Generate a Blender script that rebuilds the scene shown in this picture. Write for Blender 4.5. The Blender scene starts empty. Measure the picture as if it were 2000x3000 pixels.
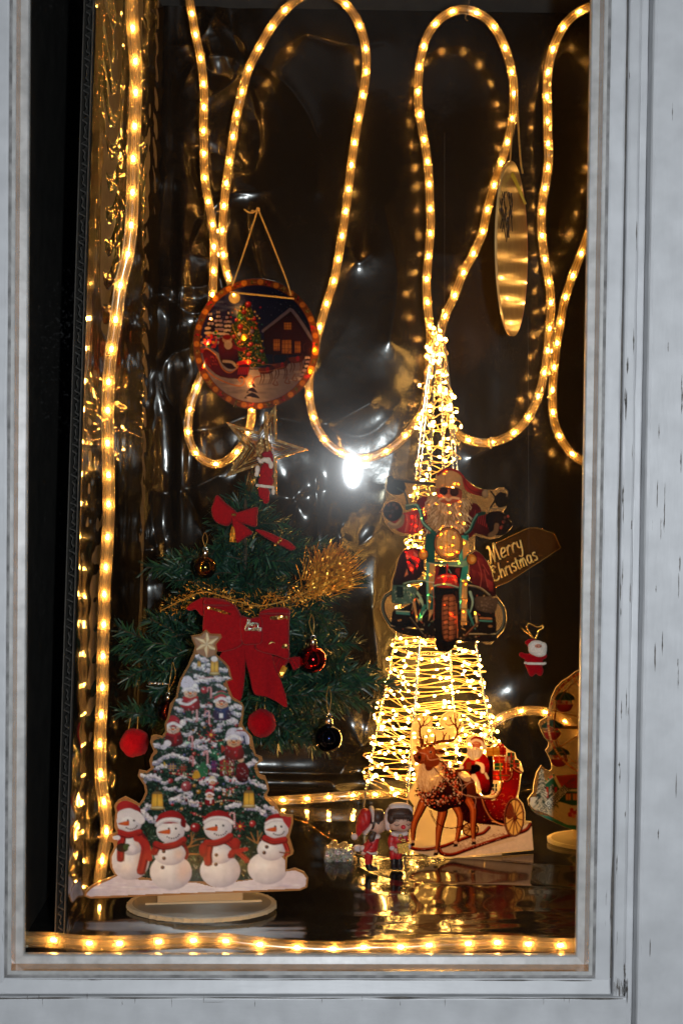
import bpy, bmesh, math, random
import numpy as np
from mathutils import Vector, Matrix

rnd = random.Random(7)
R = math.radians
scene = bpy.context.scene

# ------------------------------------------------------------------ camera
FPX = 4286.0                                   # focal length in pixels of the 2000 x 3000 photograph
_down = np.array([-1815.0, 153900.0, 4286.0]); _down /= np.linalg.norm(_down)
_b = 0.031; _a = 0.0118 - 0.0278 * _b
_r = np.array([1.0, _a, _b]); _r -= _down * _r.dot(_down); _r /= np.linalg.norm(_r)
_fw = np.cross(_r, _down)
CAM = np.array([0.0, -1.5, 0.0])
# camera axes written in world axes
_ax = lambda c: Vector((_r.dot(c), _fw.dot(c), -_down.dot(c)))
cx_, cy_, cz_ = _ax(np.array([1., 0, 0])), _ax(np.array([0., -1, 0])), _ax(np.array([0., 0, -1.]))
cam = bpy.data.cameras.new('camera'); cam_o = bpy.data.objects.new('camera', cam)
scene.collection.objects.link(cam_o)
mw = Matrix((cx_, cy_, cz_)).transposed().to_4x4(); mw.translation = Vector(CAM)
cam_o.matrix_world = mw
cam.sensor_fit = 'VERTICAL'; cam.sensor_height = 36.0; cam.lens = FPX / 3000 * 36.0
cam.clip_start = 0.05; cam.clip_end = 50
cam.dof.use_dof = True; cam.dof.focus_distance = 1.78; cam.dof.aperture_fstop = 13.0
scene.camera = cam_o

# ------------------------------------------------------------------ world, flash, exposure
world = bpy.data.worlds.new('World'); scene.world = world; world.use_nodes = True
bg = world.node_tree.nodes['Background']
bg.inputs[0].default_value = (0.30, 0.42, 0.70, 1); bg.inputs[1].default_value = 0.006
fl = bpy.data.lights.new('camera_flash', 'AREA'); fl.shape = 'ELLIPSE'; fl.size = 0.030; fl.size_y = 0.066
fl.energy = 19.0; fl.color = (0.90, 0.95, 1.0)
fl_o = bpy.data.objects.new('camera_flash', fl); scene.collection.objects.link(fl_o)
fl_o.location = Vector(CAM) + cx_ * 0.115 + cy_ * 0.0
fl_o.rotation_euler = Matrix((cx_, cy_, cz_)).transposed().to_euler()
scene.view_settings.view_transform = 'Standard'; scene.view_settings.look = 'None'
scene.view_settings.exposure = 0.0; scene.view_settings.gamma = 1.0
scene.render.film_transparent = False
cy = scene.cycles
cy.transparent_max_bounces = 24; cy.max_bounces = 8; cy.glossy_bounces = 4; cy.diffuse_bounces = 2
cy.transmission_bounces = 4; cy.sample_clamp_indirect = 3.0; cy.caustics_reflective = False; cy.caustics_refractive = False
cy.use_light_tree = True

# ------------------------------------------------------------------ measuring helpers
def ray(px, py):
    c = np.array([(px - 1000) / FPX, (py - 1500) / FPX, 1.0])
    return np.array([_r.dot(c), _fw.dot(c), -_down.dot(c)])
def P(px, py, Y):
    """place seen at photograph pixel (px,py) lying at depth Y behind the glass"""
    v = ray(px, py); return CAM + v * ((Y - CAM[1]) / v[1])
ZF = -0.503                                    # display floor height
def PF(px, py, z=ZF):
    v = ray(px, py); return CAM + v * ((z - CAM[2]) / v[2])
def mpp(Y): return (Y - CAM[1]) / FPX          # metres per photograph pixel at depth Y

class Sheet:
    """an upright plane, turned by yaw about a pivot, addressed in drawing units"""
    def __init__(s, x0, y0, sc, pivot, yaw=0.0):
        s.x0, s.y0, s.sc = x0, y0, sc
        s.p = np.array(pivot, float); s.n = np.array([-math.sin(yaw), math.cos(yaw), 0.0])
        s.k = mpp(s.p[1]) / sc
    def __call__(s, u, v, w=0.0):
        d = ray(s.x0 + u / s.sc, s.y0 + v / s.sc)
        t = (s.p - CAM).dot(s.n) / d.dot(s.n)
        return CAM + d * t + s.n * w
    def many(s, U, V, w=0.0):
        cxx = (s.x0 + U / s.sc - 1000) / FPX; cyy = (s.y0 + V / s.sc - 1500) / FPX
        c = np.stack([cxx, cyy, np.ones_like(cxx)], -1)
        d = np.stack([c @ _r, c @ _fw, -(c @ _down)], -1)
        t = (s.p - CAM).dot(s.n) / (d @ s.n)
        return CAM + d * t[..., None] + s.n * w

# ------------------------------------------------------------------ object helpers
COL = scene.collection
WL = {}
def thing(name, label, cat, loc, group=None):
    o = bpy.data.objects.new(name, None); COL.objects.link(o)
    o.empty_display_size = 0.02
    o.location = Vector(loc); o['label'] = label; o['category'] = cat
    if group: o['group'] = group
    WL[o.name] = np.array(loc, float)
    return o
def raw_mesh(name, V, F, m=None, smooth=False, mats=None, idx=None):
    me = bpy.data.meshes.new(name)
    V = np.asarray(V, float)
    me.from_pydata(V.tolist(), [], [list(map(int, f)) for f in F])
    for q in (mats or ([m] if m else [])): me.materials.append(q)
    if idx is not None: me.polygons.foreach_set('material_index', np.asarray(idx, np.int32))
    if smooth: me.polygons.foreach_set('use_smooth', [True] * len(me.polygons))
    me.update(); return me
def grid_mesh(name, V, Q, m, smooth=True):
    """fast mesh of quads from numpy arrays"""
    me = bpy.data.meshes.new(name)
    V = np.ascontiguousarray(V, np.float32); Q = np.ascontiguousarray(Q, np.int32)
    me.vertices.add(len(V)); me.vertices.foreach_set('co', V.ravel())
    k = Q.shape[1]
    me.loops.add(Q.size); me.loops.foreach_set('vertex_index', Q.ravel())
    me.polygons.add(len(Q)); me.polygons.foreach_set('loop_start', np.arange(0, Q.size, k, dtype=np.int32))
    try: me.polygons.foreach_set('loop_total', np.full(len(Q), k, np.int32))
    except Exception: pass
    me.polygons.foreach_set('use_smooth', np.full(len(Q), smooth))
    me.materials.append(m); me.update(calc_edges=True); me.validate()
    return me
def link(name, me, parent=None, loc=(0, 0, 0)):
    o = bpy.data.objects.new(name, me); COL.objects.link(o)
    if parent is not None:
        o.parent = parent; o.location = Vector(loc); WL[o.name] = WL[parent.name] + np.array(loc, float)
    else:
        o.location = Vector(loc); WL[o.name] = np.array(loc, float)
    return o
def part(name, V, F, m, parent=None, smooth=False, mats=None, idx=None):
    """V in world coordinates"""
    base = WL[parent.name] if parent is not None else np.zeros(3)
    return link(name, raw_mesh(name, np.asarray(V, float) - base, F, m, smooth, mats, idx), parent)
def tag(o, label=None, cat=None, group=None, kind=None):
    if label: o['label'] = label
    if cat: o['category'] = cat
    if group: o['group'] = group
    if kind: o['kind'] = kind
    return o
def join(lst):
    V = []; F = []; n = 0
    for v, f in lst:
        v = np.asarray(v, float); V.append(v); F += [[i + n for i in q] for q in f]; n += len(v)
    return np.concatenate(V), F

def catmull(pts, n=8, closed=False):
    p = np.asarray(pts, float)
    if closed: p = np.vstack([p[-1], p, p[0], p[1]])
    else: p = np.vstack([2 * p[0] - p[1], p, 2 * p[-1] - p[-2]])
    out = []
    t = np.linspace(0, 1, n, endpoint=False)[:, None]
    for i in range(1, len(p) - 2):
        a, b, c, d = p[i - 1], p[i], p[i + 1], p[i + 2]
        out.append(0.5 * ((2 * b) + (-a + c) * t + (2 * a - 5 * b + 4 * c - d) * t ** 2 + (-a + 3 * b - 3 * c + d) * t ** 3))
    out = np.concatenate(out)
    if not closed: out = np.vstack([out, p[-2]])
    return out
def resample(p, step):
    d = np.r_[0, np.cumsum(np.linalg.norm(np.diff(p, axis=0), axis=1))]
    n = max(2, int(d[-1] / step) + 1); s = np.linspace(0, d[-1], n)
    return np.stack([np.interp(s, d, p[:, i]) for i in range(p.shape[1])], 1)
def tube(p, r, k=8, rib=0.0, nrib=0, closed=False, caps=True):
    p = np.asarray(p, float); n = len(p); r = np.broadcast_to(np.asarray(r, float), (n,))
    if closed: t = np.roll(p, -1, 0) - np.roll(p, 1, 0)
    else: t = np.gradient(p, axis=0)
    t /= np.linalg.norm(t, axis=1)[:, None] + 1e-12
    u = np.cross(t[0], [0.3, 0.2, 0.93]); u /= np.linalg.norm(u)
    th = np.linspace(0, 2 * np.pi, k, endpoint=False)
    rr = 1 + rib * np.cos(nrib * th)
    V = np.empty((n, k, 3))
    for i in range(n):
        u = u - t[i] * u.dot(t[i]); u /= np.linalg.norm(u) + 1e-12
        w = np.cross(t[i], u)
        V[i] = p[i] + r[i] * rr[:, None] * (np.cos(th)[:, None] * u + np.sin(th)[:, None] * w)
    F = []
    m = n if closed else n - 1
    for i in range(m):
        j = (i + 1) % n
        for a in range(k):
            b = (a + 1) % k
            F.append([i * k + a, i * k + b, j * k + b, j * k + a])
    if caps and not closed:
        F.append(list(range(k))[::-1]); F.append([(n - 1) * k + a for a in range(k)])
    return V.reshape(-1, 3), F
def box(x0, x1, y0, y1, z0, z1):
    V = [(x, y, z) for z in (z0, z1) for y in (y0, y1) for x in (x0, x1)]
    return V, [[0, 2, 3, 1], [4, 5, 7, 6], [0, 1, 5, 4], [2, 6, 7, 3], [0, 4, 6, 2], [1, 3, 7, 5]]
def sphere(c, rad, nu=20, nv=12, rot=None):
    c = np.asarray(c, float); rad = np.broadcast_to(np.asarray(rad, float), (3,))
    V = [(0, 0, 1)]
    for j in range(1, nv):
        a = math.pi * j / nv
        for i in range(nu):
            b = 2 * math.pi * i / nu; V.append((math.sin(a) * math.cos(b), math.sin(a) * math.sin(b), math.cos(a)))
    V.append((0, 0, -1)); V = np.array(V) * rad
    if rot is not None: V = V @ np.array(rot).T
    F = []
    for i in range(nu): F.append([0, 1 + i, 1 + (i + 1) % nu])
    for j in range(nv - 2):
        for i in range(nu):
            a = 1 + j * nu + i; b = 1 + j * nu + (i + 1) % nu
            F.append([a, a + nu, b + nu, b])
    L = len(V) - 1
    for i in range(nu): F.append([L, L - nu + (i + 1) % nu, L - nu + i])
    return V + c, F
def lathe(prof, c, k=24, axis='z'):
    """prof: list of (radius, height)"""
    V = []; F = []
    for r_, h in prof:
        for i in range(k):
            a = 2 * math.pi * i / k; V.append((r_ * math.cos(a), r_ * math.sin(a), h))
    for j in range(len(prof) - 1):
        for i in range(k):
            a = j * k + i; b = j * k + (i + 1) % k; F.append([a, b, b + k, a + k])
    V = np.array(V)
    if axis == 'y': V = V[:, [0, 2, 1]]
    return V + np.asarray(c, float), F
def blob(lst, voxel, name='blob', smooth_it=4):
    """one continuous closed skin round overlapping ellipsoids and capsules, in world coordinates"""
    V, F = join(lst)
    me = raw_mesh('tmp', V, F); o = bpy.data.objects.new('tmp', me); COL.objects.link(o)
    md = o.modifiers.new('r', 'REMESH'); md.mode = 'VOXEL'; md.voxel_size = voxel; md.adaptivity = 0
    ms = o.modifiers.new('s', 'SMOOTH'); ms.iterations = smooth_it; ms.factor = 0.5
    dg = bpy.context.evaluated_depsgraph_get()
    ev = o.evaluated_get(dg).to_mesh()
    v = np.empty(len(ev.vertices) * 3, np.float32); ev.vertices.foreach_get('co', v)
    f = [list(q.vertices) for q in ev.polygons]
    o.evaluated_get(dg).to_mesh_clear(); bpy.data.objects.remove(o); bpy.data.meshes.remove(me)
    return v.reshape(-1, 3).astype(float), f

# ------------------------------------------------------------------ smooth noise
def _hash(ix, iy, seed):
    h = (ix.astype(np.int64) * 374761393 + iy.astype(np.int64) * 668265263 + seed * 1442695041) & 0xffffffff
    h = ((h ^ (h >> 13)) * 1274126177) & 0xffffffff
    return ((h ^ (h >> 16)) & 0xffffff) / float(0xffffff)
def noise2(x, y, seed=0):
    ix = np.floor(x); iy = np.floor(y); fx = x - ix; fy = y - iy
    ux = fx ** 3 * (fx * (fx * 6 - 15) + 10); uy = fy ** 3 * (fy * (fy * 6 - 15) + 10)
    a = _hash(ix, iy, seed); b = _hash(ix + 1, iy, seed); c = _hash(ix, iy + 1, seed); d = _hash(ix + 1, iy + 1, seed)
    return (a * (1 - ux) + b * ux) * (1 - uy) + (c * (1 - ux) + d * ux) * uy * 1.0
def fbm(x, y, seed=0, o=4):
    s = 0; a = 1; t = 0
    for i in range(o):
        s = s + a * noise2(x * 2 ** i + 17.3 * i, y * 2 ** i - 9.1 * i, seed + i); t += a; a *= 0.5
    return s / t
def ridge(x, y, seed=0, p=1.0):
    return (1 - np.abs(2 * noise2(x, y, seed) - 1)) ** p

# ------------------------------------------------------------------ materials
def lin(c):
    """'#rrggbb' or 0..255 tuple to linear"""
    if isinstance(c, str): c = [int(c[i:i + 2], 16) for i in (1, 3, 5)]
    o = []
    for q in c[:3]:
        q = q / 255.0; o.append(q / 12.92 if q <= 0.04045 else ((q + 0.055) / 1.055) ** 2.4)
    return tuple(o)
def new_mat(name):
    m = bpy.data.materials.new(name); m.use_nodes = True
    nt = m.node_tree; nt.nodes.clear(); out = nt.nodes.new('ShaderNodeOutputMaterial')
    return m, nt, out
def N(nt, typ, **kw):
    n = nt.nodes.new('ShaderNode' + typ)
    for k, v in kw.items():
        if hasattr(n, k): setattr(n, k, v)
        else: n.inputs[k.replace('_', ' ')].default_value = v
    return n
def setin(n, d):
    for k, v in d.items():
        s = n.inputs[k]; s.default_value = (tuple(v) + (1,)) if (s.type == 'RGBA' and len(v) == 3) else v
def pbr(name, col, rough=0.5, metal=0.0, spec=0.5, noise=0.0, nscale=60, bump=0.0, bscale=300, emis=None, es=0, coat=0.0, sheen=0.0, trans=0.0, sss=0.0):
    m, nt, out = new_mat(name); b = N(nt, 'BsdfPrincipled')
    setin(b, {'Base Color': col, 'Roughness': rough, 'Metallic': metal, 'Specular IOR Level': spec, 'Coat Weight': coat, 'Sheen Weight': sheen, 'Transmission Weight': trans})
    if sss: setin(b, {'Subsurface Weight': sss, 'Subsurface Scale': 0.004})
    if emis is not None: setin(b, {'Emission Color': emis, 'Emission Strength': es})
    L = nt.links
    tc = N(nt, 'TexCoord')
    if noise:
        t = N(nt, 'TexNoise'); t.inputs['Scale'].default_value = nscale; t.inputs['Detail'].default_value = 4
        L.new(tc.outputs['Object'], t.inputs['Vector'])
        mx = N(nt, 'MapRange'); L.new(t.outputs['Fac'], mx.inputs[0])
        mx.inputs[1].default_value = 0.3; mx.inputs[2].default_value = 0.7
        mx.inputs[3].default_value = 1 - noise; mx.inputs[4].default_value = 1 + noise
        v = N(nt, 'VectorMath', operation='SCALE'); v.inputs[0].default_value = col; L.new(mx.outputs[0], v.inputs['Scale'])
        L.new(v.outputs[0], b.inputs['Base Color'])
    if bump:
        t = N(nt, 'TexNoise'); t.inputs['Scale'].default_value = bscale; t.inputs['Detail'].default_value = 3
        L.new(tc.outputs['Object'], t.inputs['Vector'])
        bp = N(nt, 'Bump'); bp.inputs['Strength'].default_value = bump; bp.inputs['Distance'].default_value = 0.001
        L.new(t.outputs['Fac'], bp.inputs['Height']); L.new(bp.outputs[0], b.inputs['Normal'])
    L.new(b.outputs[0], out.inputs[0]); return m
def emitter(name, col, s):
    m, nt, out = new_mat(name); e = N(nt, 'Emission'); setin(e, {'Color': col, 'Strength': s}); nt.links.new(e.outputs[0], out.inputs[0]); return m
def clear_mat(name, tint, body=0.15, bodycol=(1, .9, .7), rough=0.12, gl=0.12, translucent=True):
    """thin clear plastic: mostly see-through, a little milky body, a fresnel gloss"""
    m, nt, out = new_mat(name); L = nt.links
    t = N(nt, 'BsdfTransparent'); setin(t, {'Color': tint})
    d = N(nt, 'BsdfTranslucent' if translucent else 'BsdfDiffuse'); setin(d, {'Color': bodycol})
    d2 = N(nt, 'BsdfDiffuse'); setin(d2, {'Color': bodycol})
    md = N(nt, 'MixShader'); md.inputs[0].default_value = 0.5; L.new(d.outputs[0], md.inputs[1]); L.new(d2.outputs[0], md.inputs[2])
    m1 = N(nt, 'MixShader'); m1.inputs[0].default_value = body; L.new(t.outputs[0], m1.inputs[1]); L.new(md.outputs[0], m1.inputs[2])
    g = N(nt, 'BsdfGlossy'); setin(g, {'Color': (1, 1, 1), 'Roughness': rough})
    fr = N(nt, 'Fresnel'); fr.inputs[0].default_value = 1.45
    ml = N(nt, 'Math', operation='MULTIPLY'); L.new(fr.outputs[0], ml.inputs[0]); ml.inputs[1].default_value = gl / 0.04 * 0.5
    ml.use_clamp = True
    m2 = N(nt, 'MixShader'); L.new(ml.outputs[0], m2.inputs[0]); L.new(m1.outputs[0], m2.inputs[1]); L.new(g.outputs[0], m2.inputs[2])
    L.new(m2.outputs[0], out.inputs[0]); return m
def film_mat(name, r1=0.07, r2=0.32, mix=0.5, bump=0.15, bs=60, sp=.5, dust=.0):
    """black polythene film: dark, with a sharp and a wide gloss"""
    m, nt, out = new_mat(name); L = nt.links
    tc = N(nt, 'TexCoord'); t = N(nt, 'TexNoise'); t.inputs['Scale'].default_value = bs; t.inputs['Detail'].default_value = 3
    L.new(tc.outputs['Object'], t.inputs['Vector'])
    bp = N(nt, 'Bump'); bp.inputs['Strength'].default_value = bump; bp.inputs['Distance'].default_value = 0.001
    L.new(t.outputs['Fac'], bp.inputs['Height'])
    a = N(nt, 'BsdfPrincipled'); setin(a, {'Base Color': (.006, .0055, .005), 'Roughness': r1, 'Specular IOR Level': sp * .7})
    b = N(nt, 'BsdfPrincipled'); setin(b, {'Base Color': (.008, .0075, .007), 'Roughness': r2, 'Specular IOR Level': sp})
    if dust:
        dn = N(nt, 'TexNoise'); setin(dn, {'Scale': 900.0, 'Detail': 2.0}); L.new(tc.outputs['Object'], dn.inputs['Vector']); dm = N(nt, 'TexNoise'); setin(dm, {'Scale': 14.0, 'Detail': 3.0}); L.new(tc.outputs['Object'], dm.inputs['Vector'])
        da = N(nt, 'Math', operation='MULTIPLY_ADD'); L.new(dm.outputs['Fac'], da.inputs[0]); da.inputs[1].default_value = .35; L.new(dn.outputs['Fac'], da.inputs[2])
        dr = N(nt, 'MapRange'); L.new(da.outputs[0], dr.inputs[0]); setin(dr, {'From Min': .84, 'From Max': .92, 'To Max': dust})
        dc = N(nt, 'MixRGB'); L.new(dr.outputs[0], dc.inputs[0]); setin(dc, {'Color1': (.006, .0055, .005), 'Color2': (.5, .48, .45)}); L.new(dc.outputs[0], a.inputs['Base Color']); L.new(dc.outputs[0], b.inputs['Base Color'])
    L.new(bp.outputs[0], a.inputs['Normal']); L.new(bp.outputs[0], b.inputs['Normal'])
    x = N(nt, 'MixShader'); x.inputs[0].default_value = mix; L.new(a.outputs[0], x.inputs[1]); L.new(b.outputs[0], x.inputs[2])
    L.new(x.outputs[0], out.inputs[0]); return m
def print_mat(name, thr=0.0, translucent=0.0, rough=0.25, spec=0.5, gain=1.0):
    """ink on acrylic: the colour attribute is the print; thr lets light straight through, tinted"""
    m, nt, out = new_mat(name); L = nt.links
    at = N(nt, 'VertexColor'); at.layer_name = 'ink'
    b = N(nt, 'BsdfPrincipled'); setin(b, {'Roughness': rough, 'Specular IOR Level': spec}); L.new(at.outputs[0], b.inputs['Base Color'])
    last = b
    if translucent:
        tr = N(nt, 'BsdfTranslucent'); L.new(at.outputs[0], tr.inputs[0])
        x = N(nt, 'MixShader'); x.inputs[0].default_value = translucent; L.new(b.outputs[0], x.inputs[1]); L.new(tr.outputs[0], x.inputs[2]); last = x
    if thr:
        tp = N(nt, 'BsdfTransparent'); gm = N(nt, 'Gamma'); gm.inputs[1].default_value = gain; L.new(at.outputs[0], gm.inputs[0]); L.new(gm.outputs[0], tp.inputs[0])
        x = N(nt, 'MixShader'); x.inputs[0].default_value = thr; L.new(last.outputs[0], x.inputs[1]); L.new(tp.outputs[0], x.inputs[2]); last = x
    L.new(last.outputs[0], out.inputs[0]); return m
# ------------------------------------------------------------------ drawing the flat prints
class Canvas:
    """a small painter: RGBA grid addressed in drawing units; used for the inks on the flat printed pieces"""
    def __init__(s, W, H, u):
        s.W, s.H, s.u = W, H, u; s.nx, s.ny = int(W / u), int(H / u)
        s.a = np.zeros((s.ny, s.nx, 4)); s.clip = None
    def _bb(s, x0, y0, x1, y1):
        i0 = max(0, int(x0 / s.u) - 1); i1 = min(s.nx, int(x1 / s.u) + 2)
        j0 = max(0, int(y0 / s.u) - 1); j1 = min(s.ny, int(y1 / s.u) + 2)
        if i0 >= i1 or j0 >= j1: return None
        X, Y = np.meshgrid((np.arange(i0, i1) + .5) * s.u, (np.arange(j0, j1) + .5) * s.u)
        return i0, i1, j0, j1, X, Y
    def _put(s, bb, cov, col, al):
        i0, i1, j0, j1 = bb[:4]; A = s.a[j0:j1, i0:i1]
        c = cov * al
        if s.clip is not None: c = c * s.clip[j0:j1, i0:i1]
        col = np.asarray(col, float)
        A[..., :3] = A[..., :3] * (1 - c[..., None]) + col * c[..., None]
        if not s.keep: A[..., 3] = np.maximum(A[..., 3], c)
    keep = False
    def mask(s, pts):
        bb = s._bb(0, 0, s.W, s.H); return s._in(np.asarray(pts, float), bb[4], bb[5]).astype(float)
    def _in(s, p, X, Y):
        ins = np.zeros(X.shape, bool); n = len(p)
        yr = Y[:, 0]; xr = X[0]
        for k in range(n):
            x1, y1 = p[k]; x2, y2 = p[(k + 1) % n]
            if y1 == y2: continue
            rows = np.nonzero((yr >= min(y1, y2)) & (yr < max(y1, y2)))[0]
            if len(rows) == 0: continue
            xi = x1 + (yr[rows] - y1) * (x2 - x1) / (y2 - y1)
            ins[rows] ^= xr[None, :] < xi[:, None]
        return ins
    def poly(s, pts, col, al=1.0, sm=0, shade=None):
        p = np.asarray(pts, float)
        if sm: p = catmull(p, sm, True)
        bb = s._bb(p[:, 0].min(), p[:, 1].min(), p[:, 0].max(), p[:, 1].max())
        if bb is None: return
        cov = s._in(p, bb[4], bb[5]).astype(float)
        c = np.array(lin(col))
        if shade is not None:      # (x, y, radius, colour): ink fades to a second colour away from a point
            x, y, r, c2 = shade; t = np.clip(np.hypot(bb[4] - x, bb[5] - y) / r, 0, 1)[..., None] ** 1.5
            c = c * (1 - t) + np.array(lin(c2)) * t
        s._put(bb, cov, c, al)
    def ell(s, x, y, rx, ry, col, al=1.0, rot=0.0, shade=None, soft=0.0):
        r = max(rx, ry); bb = s._bb(x - r, y - r, x + r, y + r)
        if bb is None: return
        X, Y = bb[4] - x, bb[5] - y; ca, sa = math.cos(rot), math.sin(rot)
        d = np.hypot((X * ca + Y * sa) / rx, (-X * sa + Y * ca) / ry)
        cov = np.clip((1 - d) / soft, 0, 1) if soft else (d < 1).astype(float)
        c = np.array(lin(col))
        if shade is not None:
            dx, dy, c2 = shade; t = np.clip(np.hypot(X / rx - dx, Y / ry - dy) / 1.5, 0, 1)[..., None] ** 1.8
            c = c * (1 - t) + np.array(lin(c2)) * t
        s._put(bb, cov, c, al)
    def line(s, pts, w, col, al=1.0, w2=None, sm=0):
        p = np.asarray(pts, float)
        if sm: p = catmull(p, sm)
        n = len(p) - 1; w2 = w if w2 is None else w2
        for k in range(n):
            a, b = p[k], p[k + 1]; wa = (w + (w2 - w) * k / n) / 2; wb = (w + (w2 - w) * (k + 1) / n) / 2
            m = max(wa, wb); bb = s._bb(min(a[0], b[0]) - m, min(a[1], b[1]) - m, max(a[0], b[0]) + m, max(a[1], b[1]) + m)
            if bb is None: continue
            d = b - a; L2 = max(d.dot(d), 1e-9)
            t = np.clip(((bb[4] - a[0]) * d[0] + (bb[5] - a[1]) * d[1]) / L2, 0, 1)
            dist = np.hypot(bb[4] - a[0] - t * d[0], bb[5] - a[1] - t * d[1])
            cov = np.clip((wa + (wb - wa) * t - dist) / s.u + .5, 0, 1)
            s._put(bb, cov, lin(col), al)
    def dabs(s, region, n, cols, ln=(6, 16), w=3, ang=None, al=0.9, seed=1):
        """short random brush strokes inside a polygon"""
        r = random.Random(seed); p = np.asarray(region, float); msk = s.mask(p)
        ys, xs = np.nonzero(msk); 
        if len(ys) == 0: return
        for _ in range(n):
            k = r.randrange(len(ys)); x, y = (xs[k] + .5) * s.u, (ys[k] + .5) * s.u
            a = (r.uniform(0, 6.28) if ang is None else r.gauss(ang, .5)); l = r.uniform(*ln)
            s.line([(x, y), (x + l * math.cos(a), y + l * math.sin(a))], w * r.uniform(.6, 1.4), r.choice(cols), al)
    def down(s):
        a = s.a; ny, nx = a.shape[0] // 2 * 2, a.shape[1] // 2 * 2; a = a[:ny, :nx]
        q = a.reshape(ny // 2, 2, nx // 2, 2, 4); al = q[..., 3:4]
        rgb = (q[..., :3] * al).sum((1, 3)) / np.maximum(al.sum((1, 3)), 1e-6)
        return np.concatenate([rgb, al.mean((1, 3))], -1)

def print_sheet(name, cv, to_world, mat, parent, off=-0.0004, grain=0.06, seed=3, deep=1.0):
    """the ink layer: a thin sheet of cells with the drawing as its colour, cut to the painted outline"""
    A = cv.down(); ny, nx = A.shape[:2]; u = cv.u * 2
    keep = A[..., 3] > 0.5
    U, V = np.meshgrid(np.arange(nx + 1) * u, np.arange(ny + 1) * u)
    # colour at the corners: mean of the touching painted cells
    acc = np.zeros((ny + 1, nx + 1, 3)); cnt = np.zeros((ny + 1, nx + 1, 1))
    for dj in (0, 1):
        for di in (0, 1):
            acc[dj:ny + dj, di:nx + di] += A[..., :3] * keep[..., None]; cnt[dj:ny + dj, di:nx + di] += keep[..., None]
    c = acc / np.maximum(cnt, 1)
    c = np.clip(np.maximum(c, 0) ** deep * (1 + grain * (2 * fbm(U / 30, V / 30, seed) - 1) * 2)[..., None], 0, 1)
    j, i = np.nonzero(keep); s = nx + 1
    Q = np.stack([j * s + i, (j + 1) * s + i, (j + 1) * s + i + 1, j * s + i + 1], 1)
    used, inv = np.unique(Q, return_inverse=True); Q = inv.reshape(Q.shape)
    W = to_world.many(U.ravel()[used], V.ravel()[used], off) - (WL[parent.name] if parent is not None else 0)
    me = grid_mesh(name, W, Q, mat, False)
    ca = me.color_attributes.new('ink', 'FLOAT_COLOR', 'POINT')
    cc = np.concatenate([c.reshape(-1, 3)[used], np.ones((len(used), 1))], 1).astype(np.float32)
    ca.data.foreach_set('color', cc.ravel())
    return link(name, me, parent)
def slab(name, outline, to_world, th, mats, parent, front=0.0):
    """a plate cut to an outline: front and back faces plus the cut edge"""
    from mathutils.geometry import tessellate_polygon
    n = len(outline)
    O = np.asarray(outline, float)
    Fv = to_world.many(O[:, 0], O[:, 1], front); Bv = to_world.many(O[:, 0], O[:, 1], front + th)
    tris = tessellate_polygon([[Vector((a, -b, 0)) for a, b in O]])
    V = np.vstack([Fv, Bv]); F = [list(t) for t in tris] + [[t[2] + n, t[1] + n, t[0] + n] for t in tris]
    idx = [0] * len(F)
    for k in range(n):
        F.append([k, (k + 1) % n, (k + 1) % n + n, k + n]); idx.append(1)
    return part(name, V, F, None, parent, mats=mats, idx=idx)

GREENS = ['#16301f', '#1f4430', '#0d2018', '#2c5a40', '#3d6b54', '#0a1812']
SNOWC = ['#f4f0f4', '#dcd8e6', '#ffffff', '#c3bfd6', '#eae4ec']
def snow_clump(cv, x0, x1, y, h, seed):
    """a bough end loaded with snow: broken lumps on a drooping line with needles showing through"""
    r = random.Random(seed); n = int((x1 - x0) / 9) + 4; dr = r.uniform(-.5, .5) * h + (h * .5 if x1 < 840 else -h * .5) * -1 * r.random()
    ph = r.uniform(0, 6)
    def at(t): return x0 + (x1 - x0) * t, y + dr * (t - .5) + math.sin(ph + t * 5) * h * .22
    for k in range(n * 2):
        x, yy = at(r.random()); a = r.uniform(.5, 2.6); l = r.uniform(12, 26); cv.line([(x, yy), (x + l * math.cos(a), yy + h * .25 + l * math.sin(a))], 4, r.choice(['#0f2018', '#24463a', '#3d6656', '#142a20']), .9)
    for k in range(n):
        x, yy = at(r.random()); cv.ell(x, yy + h * .2, r.uniform(6, 17), r.uniform(.14, .34) * h, r.choice(['#8f8db4', '#a9a3c2', '#b9b2c8']), .8, rot=r.uniform(-.6, .6))
    for k in range(int(n * 1.6)):
        x, yy = at(r.random()); cv.ell(x, yy - h * .05 + r.gauss(0, h * .12), r.uniform(5, 15), r.uniform(.08, .26) * h, r.choice(['#e2dbe6', '#f3edf2', '#ffffff', '#cfc6d8', '#e9dcdf']), .85, rot=r.uniform(-.7, .7))
    for k in range(n * 2):
        x, yy = at(r.random()); a = r.uniform(-.4, 3.5); l = r.uniform(5, 14)
        cv.line([(x, yy + h * .1), (x + l * math.cos(a), yy + h * .1 + l * math.sin(a))], 3, r.choice(['#efe8f0', '#2c4a3c', '#d4cddd', '#45685a', '#1a3226']), .8)
def lantern(cv, x, y, w, h):
    cv.line([(x - w * .3, y - h * .5), (x, y - h * .85), (x + w * .3, y - h * .5)], 4, '#4a3a22')
    cv.ell(x, y - h * .5, w * .4, h * .13, '#7a6238')
    cv.poly([(x - w * .42, y - h * .45), (x + w * .42, y - h * .45), (x + w * .5, y + h * .42), (x - w * .5, y + h * .42)], '#f2c24a', shade=(x, y, w * .8, '#b8741c'))
    for k in (-.42, 0, .42): cv.line([(x + k * w, y - h * .45), (x + k * w * 1.15, y + h * .42)], 4, '#4a3a1e')
    cv.ell(x, y + h * .46, w * .62, h * .12, '#8c7440'); cv.ell(x, y + h * .42, w * .5, h * .06, '#d8c48c')
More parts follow.
